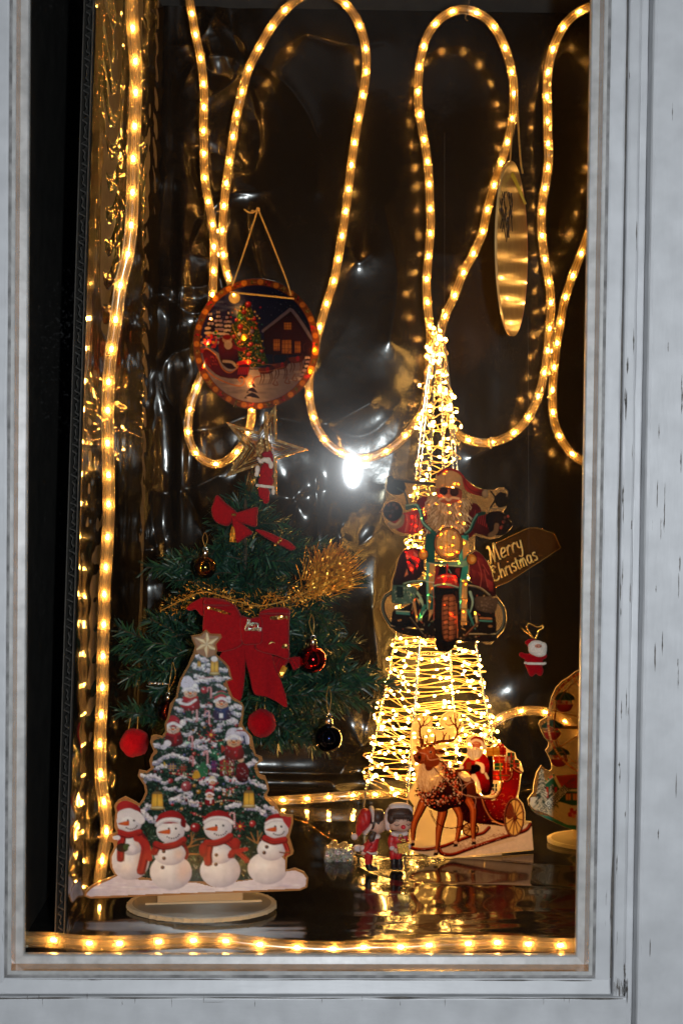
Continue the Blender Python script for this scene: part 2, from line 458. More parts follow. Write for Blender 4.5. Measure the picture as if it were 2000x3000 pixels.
def bauble_print(cv, x, y, r_, c1, c2='#200808'):
    cv.ell(x, y, r_, r_, c1, shade=(-.4, -.4, c2)); cv.ell(x - r_ * .35, y - r_ * .35, r_ * .22, r_ * .18, '#ffffff', .8)
def hat_print(cv, x, y, w, h, lean, c='#a31d1f', c2='#5c0d12', pom=True):
    cv.poly([(x - w, y), (x - w * .85, y - h * .6), (x - w * .1, y - h), (x + w * .6, y - h * .75), (x + w, y), (x, y - h * .15)] if lean == 0 else
            [(x - w, y), (x - w * .8, y - h * .7), (x + lean * .2, y - h), (x + w * .8, y - h * .6), (x + w + max(lean, 0) * .3, y + h * .2), (x + w * .8, y)], c, sm=6, shade=(x - w * .3, y - h * .6, w * 1.7, c2))
    cv.line([(x - w * 1.02, y + h * .12), (x - w * .6, y - h * .18), (x, y - h * .28), (x + w * .6, y - h * .15), (x + w * 1.02, y + h * .18)], h * .34, '#d9cdd0', sm=5)
    cv.line([(x - w * 1.0, y + h * .08), (x - w * .6, y - h * .24), (x, y - h * .34), (x + w * .6, y - h * .22), (x + w * .98, y + h * .1)], h * .2, '#f6eeee', .8, sm=5)
def snowman_print(cv, hx, hy, hr, mx, my, mrx, mry, lx, ly, lrx, lry, warm, buttons, nose=(-1, 0)):
    sh = '#b4aab8'
    for x, y, a, b in ((lx, ly, lrx, lry), (mx, my, mrx, mry)):
        cv.ell(x, y, a, b, '#faf5f3', shade=(-.35, -.35, sh))
        if warm: cv.ell(x + a * .55, y, a * .42, b * .75, '#eab080', .35, soft=.8)
        cv.ell(x - a * .25, y - b * .2, a * .45, b * .5, '#ffffff', .5, soft=.9)
    cv.ell(hx, hy, hr, hr * .9, '#faf5f3', shade=(-.3, -.3, sh))
    for x, y in buttons:
        cv.ell(x, y, 13, 12, '#4a2a1c'); cv.ell(x - 3, y - 3, 5, 4, '#a97a58')
    for dx in (-.12, .38): cv.ell(hx + hr * dx, hy - hr * .16, 7, 8, '#17100e'); 
    for k in range(7):
        a = .35 + k * .33; cv.ell(hx + hr * .12 + math.cos(a) * hr * .52, hy + hr * .12 + math.sin(a) * hr * .42, 5, 5, '#1a1210')
    nx, ny = hx - hr * .1, hy + hr * .06
    cv.poly([(nx, ny - 16), (nx + 8, ny), (nx - 2, ny + 17), (nx - hr * .85, ny + 4)], '#d8622a', sm=3, shade=(nx - hr * .3, ny - 8, hr * .7, '#9a3412'))
def strands(cv, pts, w, n, cols, seed, al=.6, sp=.8):
    r = random.Random(seed); p = np.asarray(pts, float)
    for k in range(n):
        o = r.uniform(-sp, sp) * w / 2; q = p + np.array([o, o * .3])
        cv.line(q, 2.5, r.choice(cols), al, sm=4)

def paint_tree():
    cv = Canvas(1568, 2128, 2.2)
    O = [(838,100),(868,128),(935,130),(942,150),(905,195),(912,235),(905,262),(960,310),(990,345),(1003,400),(1012,428),(975,440),(985,475),(1015,545),(1075,580),(1088,610),(1080,680),(1075,720),(1100,760),(1140,800),(1150,860),(1165,920),(1205,935),(1210,960),(1170,985),(1190,1050),(1225,1060),(1245,1110),(1250,1155),(1235,1190),(1275,1215),(1310,1270),(1330,1310),(1405,1318),(1410,1360),(1395,1420),(1385,1460),(1412,1550),(1405,1575),(1370,1595),(1365,1680),(1420,1665),(1480,1690),(1508,1730),(1500,1790),(1455,1812),(80,1865),(42,1850),(45,1820),(90,1780),(140,1755),(200,1730),(240,1715),(210,1660),(205,1590),(235,1530),(230,1500),(190,1480),(200,1450),(250,1430),(235,1390),(240,1330),(245,1300),(235,1260),(260,1220),(310,1195),(370,1225),(400,1245),(420,1215),(440,1170),(430,1120),(390,1060),(400,1020),(450,1030),(475,1010),(465,960),(480,925),(495,900),(470,840),(480,800),(510,790),(550,800),(570,770),(565,720),(585,680),(590,650),(600,590),(640,540),(650,480),(665,430),(680,400),(720,330),(735,290),(755,250),(765,210),(745,165),(740,140),(800,130)]
    o = np.array(O, float); n = len(o)
    # the print stops a little inside the cut edge
    t = np.roll(o, -1, 0) - np.roll(o, 1, 0); t /= np.linalg.norm(t, axis=1)[:, None]
    ins = o + np.stack([-t[:, 1], t[:, 0]], 1) * 13
    fol = [(780,262),(880,250),(940,300),(985,340),(1000,420),(950,450),(975,500),(1010,560),(1065,590),(1070,680),(1050,730),(1100,800),(1130,880),(1185,950),(1150,1000),(1180,1070),(1225,1090),(1235,1150),(1215,1200),(1290,1290),(1300,1400),(1250,1500),(1200,1650),(1110,1740),(400,1720),(330,1400),(400,1260),(450,1180),(440,1090),(430,1040),(500,1010),(485,940),(520,900),(490,830),(570,800),(590,700),(620,600),(660,500),(690,400),(740,320)]
    r = random.Random(5)
    cv.clip = cv.mask(ins)
    cv.poly(fol, '#13271d', sm=3)
    cv.keep = False
    cv.dabs(fol, 2600, GREENS, (10, 26), 4, seed=2)
    cv.dabs(fol, 700, ['#5f8a78', '#47705e', '#7d9c90', '#b9c8c6'], (8, 20), 3, seed=3, al=.8)
    # boughs loaded with snow
    for k, (x0, x1, y, h) in enumerate([(745,830,335,34),(755,860,355,30),(930,1000,360,34),(775,850,290,30),(930,1000,420,26),(760,930,415,34),(740,850,440,30),(640,720,560,30),(700,800,600,26),(640,700,620,36),(760,860,600,24),(985,1075,610,34),(920,1040,710,50),(1010,1060,650,30),(700,800,690,24),(490,600,860,32),(560,640,850,26),(590,700,930,34),(700,840,860,36),(760,840,830,34),(490,560,960,34),(500,580,1000,30),(560,660,930,30),(1080,1180,980,40),(960,1110,1085,44),(800,900,1085,50),(1120,1230,1110,40),(430,540,1075,46),(400,470,1060,30),(600,740,1190,54),(680,790,1230,44),(400,480,1275,44),(420,510,1330,50),(1090,1230,1275,50),(1220,1310,1275,40),(960,1060,1255,34),(840,900,840,26),(900,960,690,22),(1040,1110,760,24),(690,760,780,24),(640,700,1070,22),(860,940,1140,24),(560,640,1140,26)]):
        snow_clump(cv, x0, x1, y, h * 1.12, 20 + k)
    for k in range(20):
        y = 330 + k * 48; wd = 60 + (y - 300) * .36; x = 850 + r.uniform(-wd, wd) * .8; snow_clump(cv, x - 28, x + 30, y, 24, 90 + k)
    # beads and garlands
    for pts in ([(600,1040),(700,1060),(790,1090),(830,1060)], [(740,1230),(850,1240),(960,1220),(1060,1230)], [(780,780),(860,830),(960,820),(1000,780)], [(620,1040),(760,1050)], [(900,1000),(1010,1060),(1100,1050)], [(740,1300),(840,1330),(980,1300)]):
        q = resample(catmull(pts, 8), 13)
        for x, y in q: cv.ell(x, y, 4.5, 4.5, r.choice(['#e8c8a0', '#d02830', '#f0e0c0', '#b81c24']))
    for _ in range(150):
        x = r.gauss(840, 160); y = r.uniform(560, 1560); c = r.choice(['#b8222c', '#7f1219', '#d84048', '#c8902e', '#3a4a8a', '#e8e0e8', '#2f7a4c', '#a82030'])
        q = r.uniform(4, 12); bauble_print(cv, x, y, q, c)
    for x, y, q, c in [(828,498,24,'#c0303c'),(605,1093,18,'#c03038'),(710,1130,36,'#b85058'),(1143,1375,22,'#c83838'),(790,1165,15,'#c89028'),(768,1400,32,'#a82028'),(875,1180,18,'#b02028'),(760,915,14,'#c04030'),(845,1030,16,'#c02830'),(665,1220,16,'#e8e4ec'),(820,720,16,'#d8d0dc'),(1000,960,14,'#b82830')]:
        bauble_print(cv, x, y, q, c)
    for x, y, q in [(715,840,16),(890,910,22),(920,935,18),(780,1000,14),(935,850,16)]: cv.ell(x, y, q * 1.6, q * 1.6, '#2f8a60', .7, soft=1); cv.ell(x, y, 5, 5, '#c8ffd8')
    for x, y in [(870,790),(1060,1390),(560,1420)]:
        for k in range(8):
            a = k * .785; cv.line([(x, y), (x + 38 * math.cos(a), y + 36 * math.sin(a))], 12, '#b01c28', w2=3)
        cv.ell(x, y, 9, 9, '#e8c050')
    for x, y, s_ in [(768,640,1),(848,660,1),(862,500,.8),(740,820,.8),(838,920,.9),(1012,1330,1.1),(745,950,.7)]:
        q = [(x - 18 * s_, y + 4), (x - 14 * s_, y - 22 * s_), (x + 6 * s_, y - 24 * s_), (x + 10 * s_, y), (x + 10 * s_, y + 60 * s_)]
        cv.line(q, 9, '#f0e8ec', sm=5)
        qq = resample(catmull(q, 5), 13 * s_)
        for a in qq[::1]: cv.line([(a[0] - 5, a[1] + 4), (a[0] + 5, a[1] - 4)], 5, '#c01c28')
    # presents, middle right and in the branches
    def gift(x, y, w, h, c, rb):
        cv.poly([(x, y), (x + w, y), (x + w, y + h), (x, y + h)], c, shade=(x + w * .3, y + h * .3, w, '#2c0b0c'))
        for k in (.33, .66): cv.line([(x + w * k, y), (x + w * k, y + h)], 5, rb, .9); cv.line([(x, y + h * k), (x + w, y + h * k)], 5, rb, .9)
    gift(928, 955, 96, 105, '#a3222a', '#3d7a48'); gift(870, 960, 40, 80, '#2c3470', '#8a2f62'); gift(665, 985, 44, 48, '#2a5a38', '#b02c30'); gift(590, 980, 50, 44, '#30468a', '#d8a840')
    cv.poly([(790,1000),(820,970),(850,1010),(840,1060),(780,1060)], '#2c6a44', sm=3); cv.poly([(755,1040),(780,1020),(800,1070),(750,1075)], '#d8a030', sm=3)
    for k in range(24): cv.ell(945 + 70 * r.random(), 960 + 90 * r.random(), 4, 4, r.choice(['#e8c060', '#f0e8e0', '#3a8a50']))
    cv.line([(925,950),(960,935),(1000,945),(1030,950)], 16, '#efe9ee', sm=4)
    # helper child in a red coat, right middle
    cv.poly([(1040,990),(1080,970),(1115,1010),(1108,1095),(1040,1090)], '#6e1418', sm=4, shade=(1070,1010,90,'#2c0608')); cv.ell(1065, 950, 22, 20, '#dcb090'); cv.ell(1062, 935, 24, 14, '#8e1a20'); cv.line([(1030,930),(1100,935)], 8, '#eee6ea')
    # small snow folk in the tree
    def folk(x, y, s_, hat, scarf, coat=None, face='#f0d8c0'):
        if coat: cv.poly([(x - 48 * s_, y + 40 * s_), (x + 48 * s_, y + 36 * s_), (x + 60 * s_, y + 110 * s_), (x - 52 * s_, y + 116 * s_)], coat, sm=4, shade=(x, y + 60 * s_, 90 * s_, '#3a090c'))
        cv.ell(x, y, 46 * s_, 42 * s_, face, shade=(-.3, -.3, '#b07c5c'))
        for d in (-14, 16): cv.ell(x + d * s_, y - 6 * s_, 5 * s_, 6 * s_, '#241410')
        cv.line([(x - 16 * s_, y + 14 * s_), (x, y + 22 * s_), (x + 18 * s_, y + 12 * s_)], 4 * s_, '#4a1812', sm=4)
        cv.ell(x - 2 * s_, y + 4 * s_, 13 * s_, 8 * s_, '#d8702c'); cv.ell(x - 26 * s_, y + 8 * s_, 9 * s_, 7 * s_, '#dc7050', .6); cv.ell(x + 28 * s_, y + 6 * s_, 9 * s_, 7 * s_, '#dc7050', .6)
        cv.line([(x - 44 * s_, y + 34 * s_), (x, y + 46 * s_), (x + 44 * s_, y + 32 * s_)], 20 * s_, scarf, sm=4)
        cv.line([(x + 18 * s_, y + 40 * s_), (x + 14 * s_, y + 92 * s_)], 20 * s_, scarf)
        cv.poly([(x - 48 * s_, y - 20 * s_), (x - 40 * s_, y - 75 * s_), (x + 6 * s_, y - 92 * s_), (x + 48 * s_, y - 58 * s_), (x + 52 * s_, y - 16 * s_)], hat, sm=5, shade=(x - 20 * s_, y - 60 * s_, 90 * s_, '#88304a' if hat[1] in 'abc' else '#9a96b4'))
        cv.line([(x - 50 * s_, y - 16 * s_), (x, y - 38 * s_), (x + 54 * s_, y - 14 * s_)], 20 * s_, '#f0ecf0', sm=5)
    folk(735, 515, .95, '#e8e4f0', '#b02028', '#a8202a'); cv.ell(768, 472, 19, 19, '#ffffff', shade=(-.3, -.3, '#b8b4cc')); cv.poly([(672,470),(680,420),(720,402),(752,430),(750,470),(710,480)], '#dcd8ea', sm=5)
    cv.line([(665,580),(720,590),(770,560)], 16, '#f0e8ec', sm=4); cv.line([(670,600),(730,606)], 8, '#b81c24')
    folk(940, 585, .92, '#c04048', '#2c3a6a', '#33355e'); cv.line([(895,530),(940,515),(985,535)], 14, '#2c6a4c', sm=5); cv.ell(985, 552, 17, 17, '#f4f0f4', shade=(-.3, -.3, '#b8b4cc')); cv.poly([(925,650),(948,650),(948,680),(925,680)], '#eeeaf0')
    folk(622, 750, .95, '#b02228', '#a01c22', '#6e1418', '#eee0d4'); cv.ell(686, 710, 21, 21, '#f8f4f4', shade=(-.3, -.3, '#c0b8c8')); cv.ell(585, 845, 24, 20, '#e8e4ee'); cv.ell(560, 870, 20, 16, '#dad6e4')
    folk(1020, 835, 1.0, '#d8d4e4', '#a01c24', '#8a2420', '#f0c8a0'); cv.line([(1050,770),(1100,790),(1110,840)], 26, '#dcd8e8', sm=5)
    for k in range(4): cv.line([(1062 + k * 12, 770 + k * 4), (1080 + k * 10, 850)], 4, '#5c5c94', .9)
    cv.line([(1040,762),(1090,765),(1125,800)], 9, '#9c1c24', sm=4)
    cv.poly([(935,850),(970,880),(940,910)], '#a8382c')
    rr = random.Random(55); msk = cv.mask(fol); ys, xs = np.nonzero(msk[:int(1330 / cv.u)])
    for _ in range(1500):
        k = rr.randrange(len(ys)); x, y = xs[k] * cv.u, ys[k] * cv.u; a = rr.uniform(0, 3.2); l = rr.uniform(4, 12)
        cv.line([(x, y), (x + l * math.cos(a), y + l * math.sin(a))], 3.2, rr.choice(['#0c1812', '#1f3a2e', '#e8e0ea', '#7c2028', '#2c5544', '#b8aebf', '#101c22', '#5a3a30']), .55)
    lantern(cv, 893, 345, 58, 96); cv.ell(892, 292, 22, 18, '#efe8e8'); lantern(cv, 518, 1225, 82, 100); lantern(cv, 1118, 1215, 76, 96); lantern(cv, 792, 325, 24, 36)
    cv.poly([(560,960),(575,985),(560,1000)], '#d8b040')
    cv.line([(800,418),(880,414)], 9, '#a81c26'); 
    for k in range(7): cv.ell(806 + k * 13, 418, 5, 5, '#e8d8d8')
    folk(880, 1100, .45, '#e8d8b0', '#b02028'); folk(860, 1190, .5, '#a82028', '#e8e0e0', '#9a1c22')
    cv.dabs([(940,1140),(1030,1140),(1030,1190),(940,1190)], 60, ['#b82830', '#3a7a48', '#e8e0e8', '#d8a040'], (5, 12), 6, seed=8)
    # ground of snow
    gnd = [(30,1870),(60,1800),(150,1745),(260,1715),(340,1735),(480,1745),(620,1770),(760,1760),(900,1790),(1000,1760),(1100,1745),(1250,1725),(1380,1670),(1480,1690),(1515,1740),(1500,1830),(1400,1840)]
    cv.poly(gnd, '#ece4ea', sm=4, shade=(800, 1700, 900, '#cfc0cc'))
    for k in range(60):
        x = r.uniform(90, 1450); y = r.uniform(1765, 1825) - abs(x - 760) * .01
        cv.ell(x, y, r.uniform(30, 90), r.uniform(3, 9), r.choice(['#ffffff', '#c6b6cc', '#b8aecb', '#f6f0f2', '#e4c8c0']), .45, soft=.7)
    # twig arms behind
    for q in ([(690,1560),(735,1510),(770,1480),(830,1470)], [(735,1510),(760,1440)], [(745,1500),(740,1430)], [(720,1525),(790,1510)], [(480,1580),(440,1578),(400,1570)], [(450,1578),(418,1550)], [(440,1578),(420,1600)], [(480,1560),(470,1520)], [(1190,1510),(1150,1490),(1105,1460)], [(1160,1495),(1130,1430)], [(1180,1500),(1175,1420)], [(1170,1500),(1205,1430)], [(700,1570),(830,1575)]):
        cv.line(q, 9, '#a5703e', w2=5, sm=3)
    # the four snowmen
    snowman_print(cv, 335, 1365, 82, 345, 1500, 88, 80, 340, 1615, 126, 128, True, [])
    snowman_print(cv, 605, 1420, 92, 600, 1570, 104, 76, 607, 1690, 137, 118, True, [(560,1555),(562,1600),(553,1660)])
    snowman_print(cv, 915, 1400, 92, 925, 1570, 88, 66, 930, 1680, 132, 112, False, [(905,1578),(902,1640)])
    snowman_print(cv, 1300, 1405, 80, 1265, 1540, 92, 76, 1240, 1665, 130, 106, False, [(1235,1525),(1218,1563)])
    RD, RD2 = '#b02a26', '#741418'
    def scarf(neck, tails):
        for tl, w in tails:
            cv.line(tl, w, RD2, sm=5); cv.line(np.array(tl, float) - [w * .12, 0], w * .7, RD, sm=5)
            strands(cv, tl, w, 7, ['#5c0c10', '#cc4438', '#8a1a1c'], 4)
            e = tl[-1]
            for k in range(6): cv.line([(e[0] - w * .4 + k * w * .16, e[1] - 4), (e[0] - w * .42 + k * w * .17, e[1] + 20)], 4, '#84181a')
        cv.line(neck, 46, RD2, sm=6); cv.line(np.array(neck, float) - [0, 6], 32, RD, sm=6); strands(cv, neck, 22, 6, ['#5c0c10', '#d04a3c'], 9)
    scarf([(270,1432),(330,1448),(400,1430)], [([(290,1450),(280,1530),(278,1600)], 52), ([(400,1450),(440,1520),(430,1600),(412,1680)], 60)])
    cv.line([(380,1470),(430,1490),(455,1540),(465,1600)], 40, RD, sm=4)
    cv.ell(290, 1530, 42, 30, '#332218'); cv.ell(318, 1525, 24, 22, '#44542c'); cv.ell(358, 1538, 30, 28, '#f6eef0', shade=(-.3, -.3, '#b8aab8')); cv.ell(250, 1465, 26, 16, '#f0eaec')
    scarf([(510,1510),(560,1525),(640,1510),(690,1480)], [([(520,1520),(500,1560)], 46)])
    cv.line([(690,1500),(715,1560),(705,1600)], 20, RD2, sm=4)
    scarf([(840,1500),(900,1500),(960,1480),(995,1455)], [([(860,1510),(850,1570),(852,1625)], 56), ([(985,1490),(1030,1530),(1000,1580)], 44), ([(1020,1540),(1070,1580),(1105,1610)], 34)])
    cv.ell(820, 1545, 28, 48, RD, shade=(-.3, -.4, RD2)); cv.ell(1030, 1510, 32, 44, RD, shade=(-.3, -.4, RD2)); cv.line([(1000,1560),(1100,1540)], 26, RD)
    scarf([(1225,1470),(1280,1490),(1350,1480)], [([(1350,1490),(1372,1550),(1368,1590)], 34)])
    cv.line([(1320,1560),(1350,1565),(1385,1560)], 9, '#6a3a20')
    hat_print(cv, 335, 1320, 82, 92, -40); cv.poly([(262,1290),(255,1250),(300,1222),(360,1240),(400,1290),(340,1280)], '#b42a28', sm=5, shade=(300,1240,120,'#7a1418')); cv.line([(252,1338),(290,1308),(345,1300),(412,1350)], 50, '#efe6e6', sm=6)
    hat_print(cv, 610, 1370, 92, 84, 50); cv.ell(712, 1402, 20, 21, '#f6eef0', shade=(-.3, -.3, '#c8b0b0')); cv.poly([(680,1330),(705,1370),(700,1400),(670,1380)], '#741418', sm=3)
    hat_print(cv, 920, 1355, 90, 70, 0)
    hat_print(cv, 1310, 1365, 78, 60, 0); cv.poly([(1330,1325),(1398,1325),(1395,1395),(1375,1400)], '#b03030', sm=2)
    # star
    cv.clip = cv.mask(ins)
    sx, sy = 842, 195
    cv.poly([(838,108),(872,135),(930,138),(900,195),(908,262),(842,285),(775,250),(770,205),(750,145),(800,138)], '#9a6a44')
    pts = []
    for k in range(12):
        a = -math.pi / 2 + k * math.pi / 6; q = (92 if k % 2 == 0 else 36); pts.append((sx + q * math.cos(a) * (1.02), sy + q * math.sin(a)))
    for k in range(12):
        a, b = pts[k], pts[(k + 1) % 12]
        cv.poly([(sx, sy), a, b], ['#f0d4a0', '#c4935c'][k % 2])
    for k in range(12): cv.line([(sx, sy), pts[k]], 3, '#8a5a34' if k % 2 else '#fff0cc', .8)
    for k in range(12): cv.line([pts[k], pts[(k + 1) % 12]], 3.5, '#7c4c2c', .9)
    return cv, O, ins
def paint_moto():
    cv = Canvas(1250, 1568, 2.0)
    O = [(640,62),(700,78),(760,138),(830,195),(890,224),(1000,230),(1030,212),(1068,210),(1093,250),(1098,300),(1085,372),(1060,405),(1090,450),(1125,480),(1136,520),(1100,562),(1030,608),(960,622),(900,612),(840,590),(838,700),(890,738),(940,800),(968,850),(988,930),(1003,1060),(1044,1110),(1084,1180),(1092,1250),(1064,1350),(1012,1404),(970,1452),(920,1452),(870,1424),(790,1424),(720,1444),(672,1446),(660,1492),(625,1518),(560,1514),(524,1490),(516,1424),(430,1414),(350,1390),(320,1378),(270,1398),(218,1384),(166,1322),(116,1240),(92,1180),(96,1120),(126,1058),(172,1028),(177,960),(206,870),(226,780),(276,706),(330,686),(398,696),(398,592),(330,594),(260,592),(188,562),(136,500),(106,420),(84,408),(98,394),(128,328),(168,316),(228,303),(138,242),(131,180),(141,130),(170,114),(204,138),(400,156),(480,172),(525,158),(536,108),(578,73)]
    r = random.Random(11)
    K = '#15100e'
    # handlebar left arm and mirrors
    cv.line([(190,152),(300,162),(470,180),(530,190)], 26, '#2a2420'); cv.line([(190,146),(480,172)], 6, '#5a5246')
    cv.ell(215, 210, 78, 62, '#20262c', rot=.1, shade=(-.3, -.2, '#0c0d10')); cv.ell(170, 150, 28, 34, '#2a2a2a')
    cv.line([(225,215),(285,260),(308,345)], 13, '#3e4a4c', sm=5)
    cv.ell(1050, 310, 56, 62, '#1a1512', shade=(-.2, -.2, '#0a0806')); cv.line([(1090,280),(1095,240),(1058,222),(1036,245)], 10, '#6a5a48', sm=5)
    cv.line([(950,400),(960,375),(1030,378),(1078,366)], 9, '#8a7a5e', sm=4); cv.line([(962,240),(1000,300),(960,370)], 12, '#241c16', sm=4)
    # torso and arms
    cv.poly([(400,300),(470,280),(800,330),(860,350),(890,420),(850,560),(760,620),(560,600),(450,580),(400,470),(380,330)], '#7a1418', sm=4, shade=(560, 400, 380, '#2c0608'))
    cv.poly([(330,400),(400,390),(430,470),(400,560),(330,580),(240,560),(180,500),(170,440),(250,420)], '#c22a24', sm=4, shade=(330, 470, 170, '#4c0c0e'))
    for k in range(16):
        x = 250 + k * 11; cv.line([(x, 420 + r.random() * 20), (x + 10, 480), (x - 8, 560)], 5, r.choice(['#ea5a44', '#6a1012', '#f08068', '#8a1a1a']), .8, sm=4)
    cv.line([(165,500),(200,520),(250,500),(262,440)], 40, '#8c7658', sm=5); cv.line([(160,490),(210,505),(250,470)], 18, '#b8a078', .8, sm=5)
    cv.ell(190, 400, 76, 78, '#191516', shade=(-.2, -.1, '#0a0808'))
    for k in range(9): cv.ell(150 + r.random() * 90, 345 + r.random() * 100, 12, 14, r.choice(['#5a3428', '#2c2c34', '#7a4638', '#241c20']))
    cv.line([(90,402),(130,400),(170,400)], 9, '#3a2c24')
    cv.poly([(800,350),(870,360),(900,420),(960,430),(1010,500),(980,600),(900,590),(830,560),(790,470)], '#4c0e10', sm=4, shade=(820, 430, 220, '#180404'))
    for k in range(10): x = 810 + k * 16; cv.line([(x, 380 + k * 6), (x - 10, 460 + k * 8)], 5, r.choice(['#a8242a', '#5c1012']), .8)
    cv.poly([(930,420),(1040,400),(1120,480),(1128,520),(1060,590),(980,580),(930,500)], '#1c1110', sm=4, shade=(1040,480,130,'#0a0606'))
    cv.line([(960,590),(1000,560),(1010,510)], 36, '#6c5238', sm=4)
    for k in range(8): cv.ell(1030 + r.random() * 70, 440 + r.random() * 90, 10, 12, r.choice(['#4a2c20', '#1c1a1c', '#8a3028']))
    # beard
    cv.poly([(470,270),(560,290),(700,300),(780,300),(790,400),(770,500),(740,570),(660,590),(540,560),(480,530),(460,420)], '#c4a87c', sm=4, shade=(600, 380, 260, '#8a6c44'))
    for k in range(260):
        x = r.uniform(470, 780); y = r.uniform(290, 550); dx = (x - 630) * .18
        cv.line([(x, y), (x + dx + r.uniform(-10, 10), y + 22), (x + dx * 1.2 + r.uniform(-16, 16), y + 44)], 4.5, r.choice(['#f2dfb4', '#6a4c2c', '#3c2814', '#e0c48c', '#fff0cc', '#8a6a40']), .8, sm=3)
    for k in range(10): cv.line([(770 + r.random() * 20, 260 + k * 9), (790 + r.random() * 20, 270 + k * 12)], 6, '#c8a870')
    # face
    cv.poly([(540,215),(700,215),(735,240),(730,300),(690,330),(620,340),(560,320),(540,270)], '#c4603c', sm=4, shade=(620, 270, 130, '#6a1c14'))
    cv.ell(590, 240, 34, 34, '#2a0f0c', shade=(-.3, .3, '#120504')); cv.ell(675, 248, 36, 34, '#3a1a0c', shade=(.2, -.2, '#120504'))
    cv.line([(556,215),(600,208),(640,225),(690,215),(720,230)], 8, '#2c0f0c', sm=4); cv.line([(560,262),(600,278)], 4, '#e0a060')
    cv.ell(625, 285, 28, 22, '#d8885c', shade=(-.3, -.4, '#9a3c24')); cv.line([(560,305),(600,290),(628,312),(660,292),(710,300)], 17, '#e8cc98', sm=5); cv.line([(600,322),(640,325)], 7, '#a02c1c')
    # hat
    cv.poly([(535,215),(530,150),(540,110),(580,80),(650,70),(710,90),(750,130),(760,180),(750,235),(690,210),(600,205)], '#c8a46a', sm=4, shade=(640, 140, 160, '#8c6434'))
    cv.line([(545,110),(590,78),(650,68),(715,95),(755,150),(775,215),(830,250),(900,265)], 20, '#8c1c18', sm=5)
    cv.poly([(740,130),(800,175),(850,215),(930,235),(930,280),(860,275),(790,250),(755,215)], '#a8221c', sm=4, shade=(790,200,120,'#4c0c0a'))
    cv.line([(752,140),(775,200),(820,238),(900,262)], 5, '#2c0606', sm=4); cv.line([(600,80),(604,215)], 5, '#6a4c2c', .7)
    cv.ell(920, 262, 26, 34, '#a08c6c', shade=(-.2, -.3, '#4c3c28'))
    for k in range(60): x = r.uniform(545, 740); y = r.uniform(100, 205); cv.line([(x, y), (x + r.uniform(-6, 6), y + 8)], 3, r.choice(['#e8cc94', '#9a7440']), .6)
    # legs
    cv.poly([(270,715),(330,690),(410,700),(430,780),(420,900),(300,990),(190,985),(210,880),(235,780)], '#301014', sm=4, shade=(330,780,200,'#14080a'))
    for p_ in ([(280,720),(350,700),(400,720),(410,800),(360,810)], [(300,790),(360,830),(350,900),(310,840)], [(350,750),(400,780),(380,870)]): cv.poly(p_, '#d0342c', shade=(p_[0][0], p_[0][1], 120, '#8c1a18'))
    for p_ in ([(290,740),(340,760),(300,780)], [(350,710),(400,760),(360,760)], [(320,830),(350,850),(335,880)]): cv.poly(p_, '#f06a54')
    cv.poly([(300,850),(280,920),(310,900)], '#c87850')
    cv.poly([(830,720),(890,740),(950,830),(985,930),(1000,1070),(880,1040),(800,940),(800,800)], '#701618', sm=4, shade=(870,830,220,'#240808'))
    for p_ in ([(850,760),(900,780),(930,860),(880,850)], [(860,880),(930,900),(950,980),(900,960)], [(930,930),(980,960),(985,1040),(950,1030)], [(810,850),(850,880),(830,960)]): cv.poly(p_, r.choice(['#a82c28', '#8c2420']), shade=(p_[0][0], p_[0][1], 110, '#4c1010'))
    for q in ([(860,790),(890,900),(880,1000)], [(900,820),(950,900)], [(910,860),(940,1000)]): cv.line(q, 5, '#d05040', .8, sm=3)
    # machine body, dark mass
    cv.poly([(400,1000),(330,1130),(210,1200),(180,1300),(230,1360),(420,1400),(520,1410),(700,1430),(980,1430),(1010,1380),(1000,1220),(960,1060),(800,960),(700,880),(520,880)], K, sm=3)
    TE, TE2, CH = '#2fa89c', '#12504e', '#c8b070'
    for _ in range(170):
        x = r.uniform(230, 1000); y = r.uniform(1040, 1400); a = r.uniform(-1.2, 1.2); l = r.uniform(10, 46)
        cv.line([(x, y), (x + l * math.sin(a), y + l * math.cos(a))], r.uniform(3, 9), r.choice(['#2a5a56', '#5a3a24', '#0a0807', '#8a7a58', '#1c2c2c', '#b04a2c', '#241814', '#c8a868', '#0f0c0a']), .8)
    for q in ([(380,1040),(420,1110),(430,1200)], [(800,1040),(820,1120),(800,1200)], [(400,1100),(440,1160)]): cv.line(q, 20, '#9cc8b8', sm=4, w2=6)
    cv.line([(440,1150),(380,1270)], 26, '#2f8078', w2=12); cv.line([(450,1180),(400,1260)], 7, '#8ad0c0'); cv.line([(780,1180),(840,1330)], 22, '#2f8078', w2=9); cv.line([(350,1100),(370,1200),(380,1270)], 24, '#c89858', w2=10, sm=3)
    cv.poly([(480,1150),(520,1130),(500,1210),(470,1270)], '#b09060'); cv.line([(840,1200),(860,1300)], 18, '#d8c488')
    # crash bars
    for q in ([(175,1045),(130,1080),(110,1140),(125,1220),(175,1300),(210,1320)], [(1005,1095),(1050,1150),(1072,1220),(1060,1310),(1010,1370),(980,1385)]):
        cv.line(q, 26, '#12181a', sm=6); cv.line(np.array(q, float) + [-5, 0], 7, '#6a7a74', .8, sm=6)
    cv.line([(175,1310),(300,1325),(430,1345)], 18, '#10100e'); cv.line([(175,1305),(300,1318),(430,1335)], 6, '#d8cca0', .9)
    cv.line([(800,1375),(900,1378),(1005,1378)], 18, '#12100c'); cv.line([(790,1370),(1000,1370)], 6, '#e0d0a0', .9)
    cv.line([(275,975),(330,960),(450,950)], 16, '#3a6058', sm=4); cv.line([(280,970),(340,953),(450,944)], 5, '#a8d0c0', sm=4)
    cv.line([(780,985),(880,1010),(960,1070)], 14, '#5c4c34', sm=4); cv.line([(780,981),(880,1003),(955,1060)], 4, '#d8c898', sm=4)
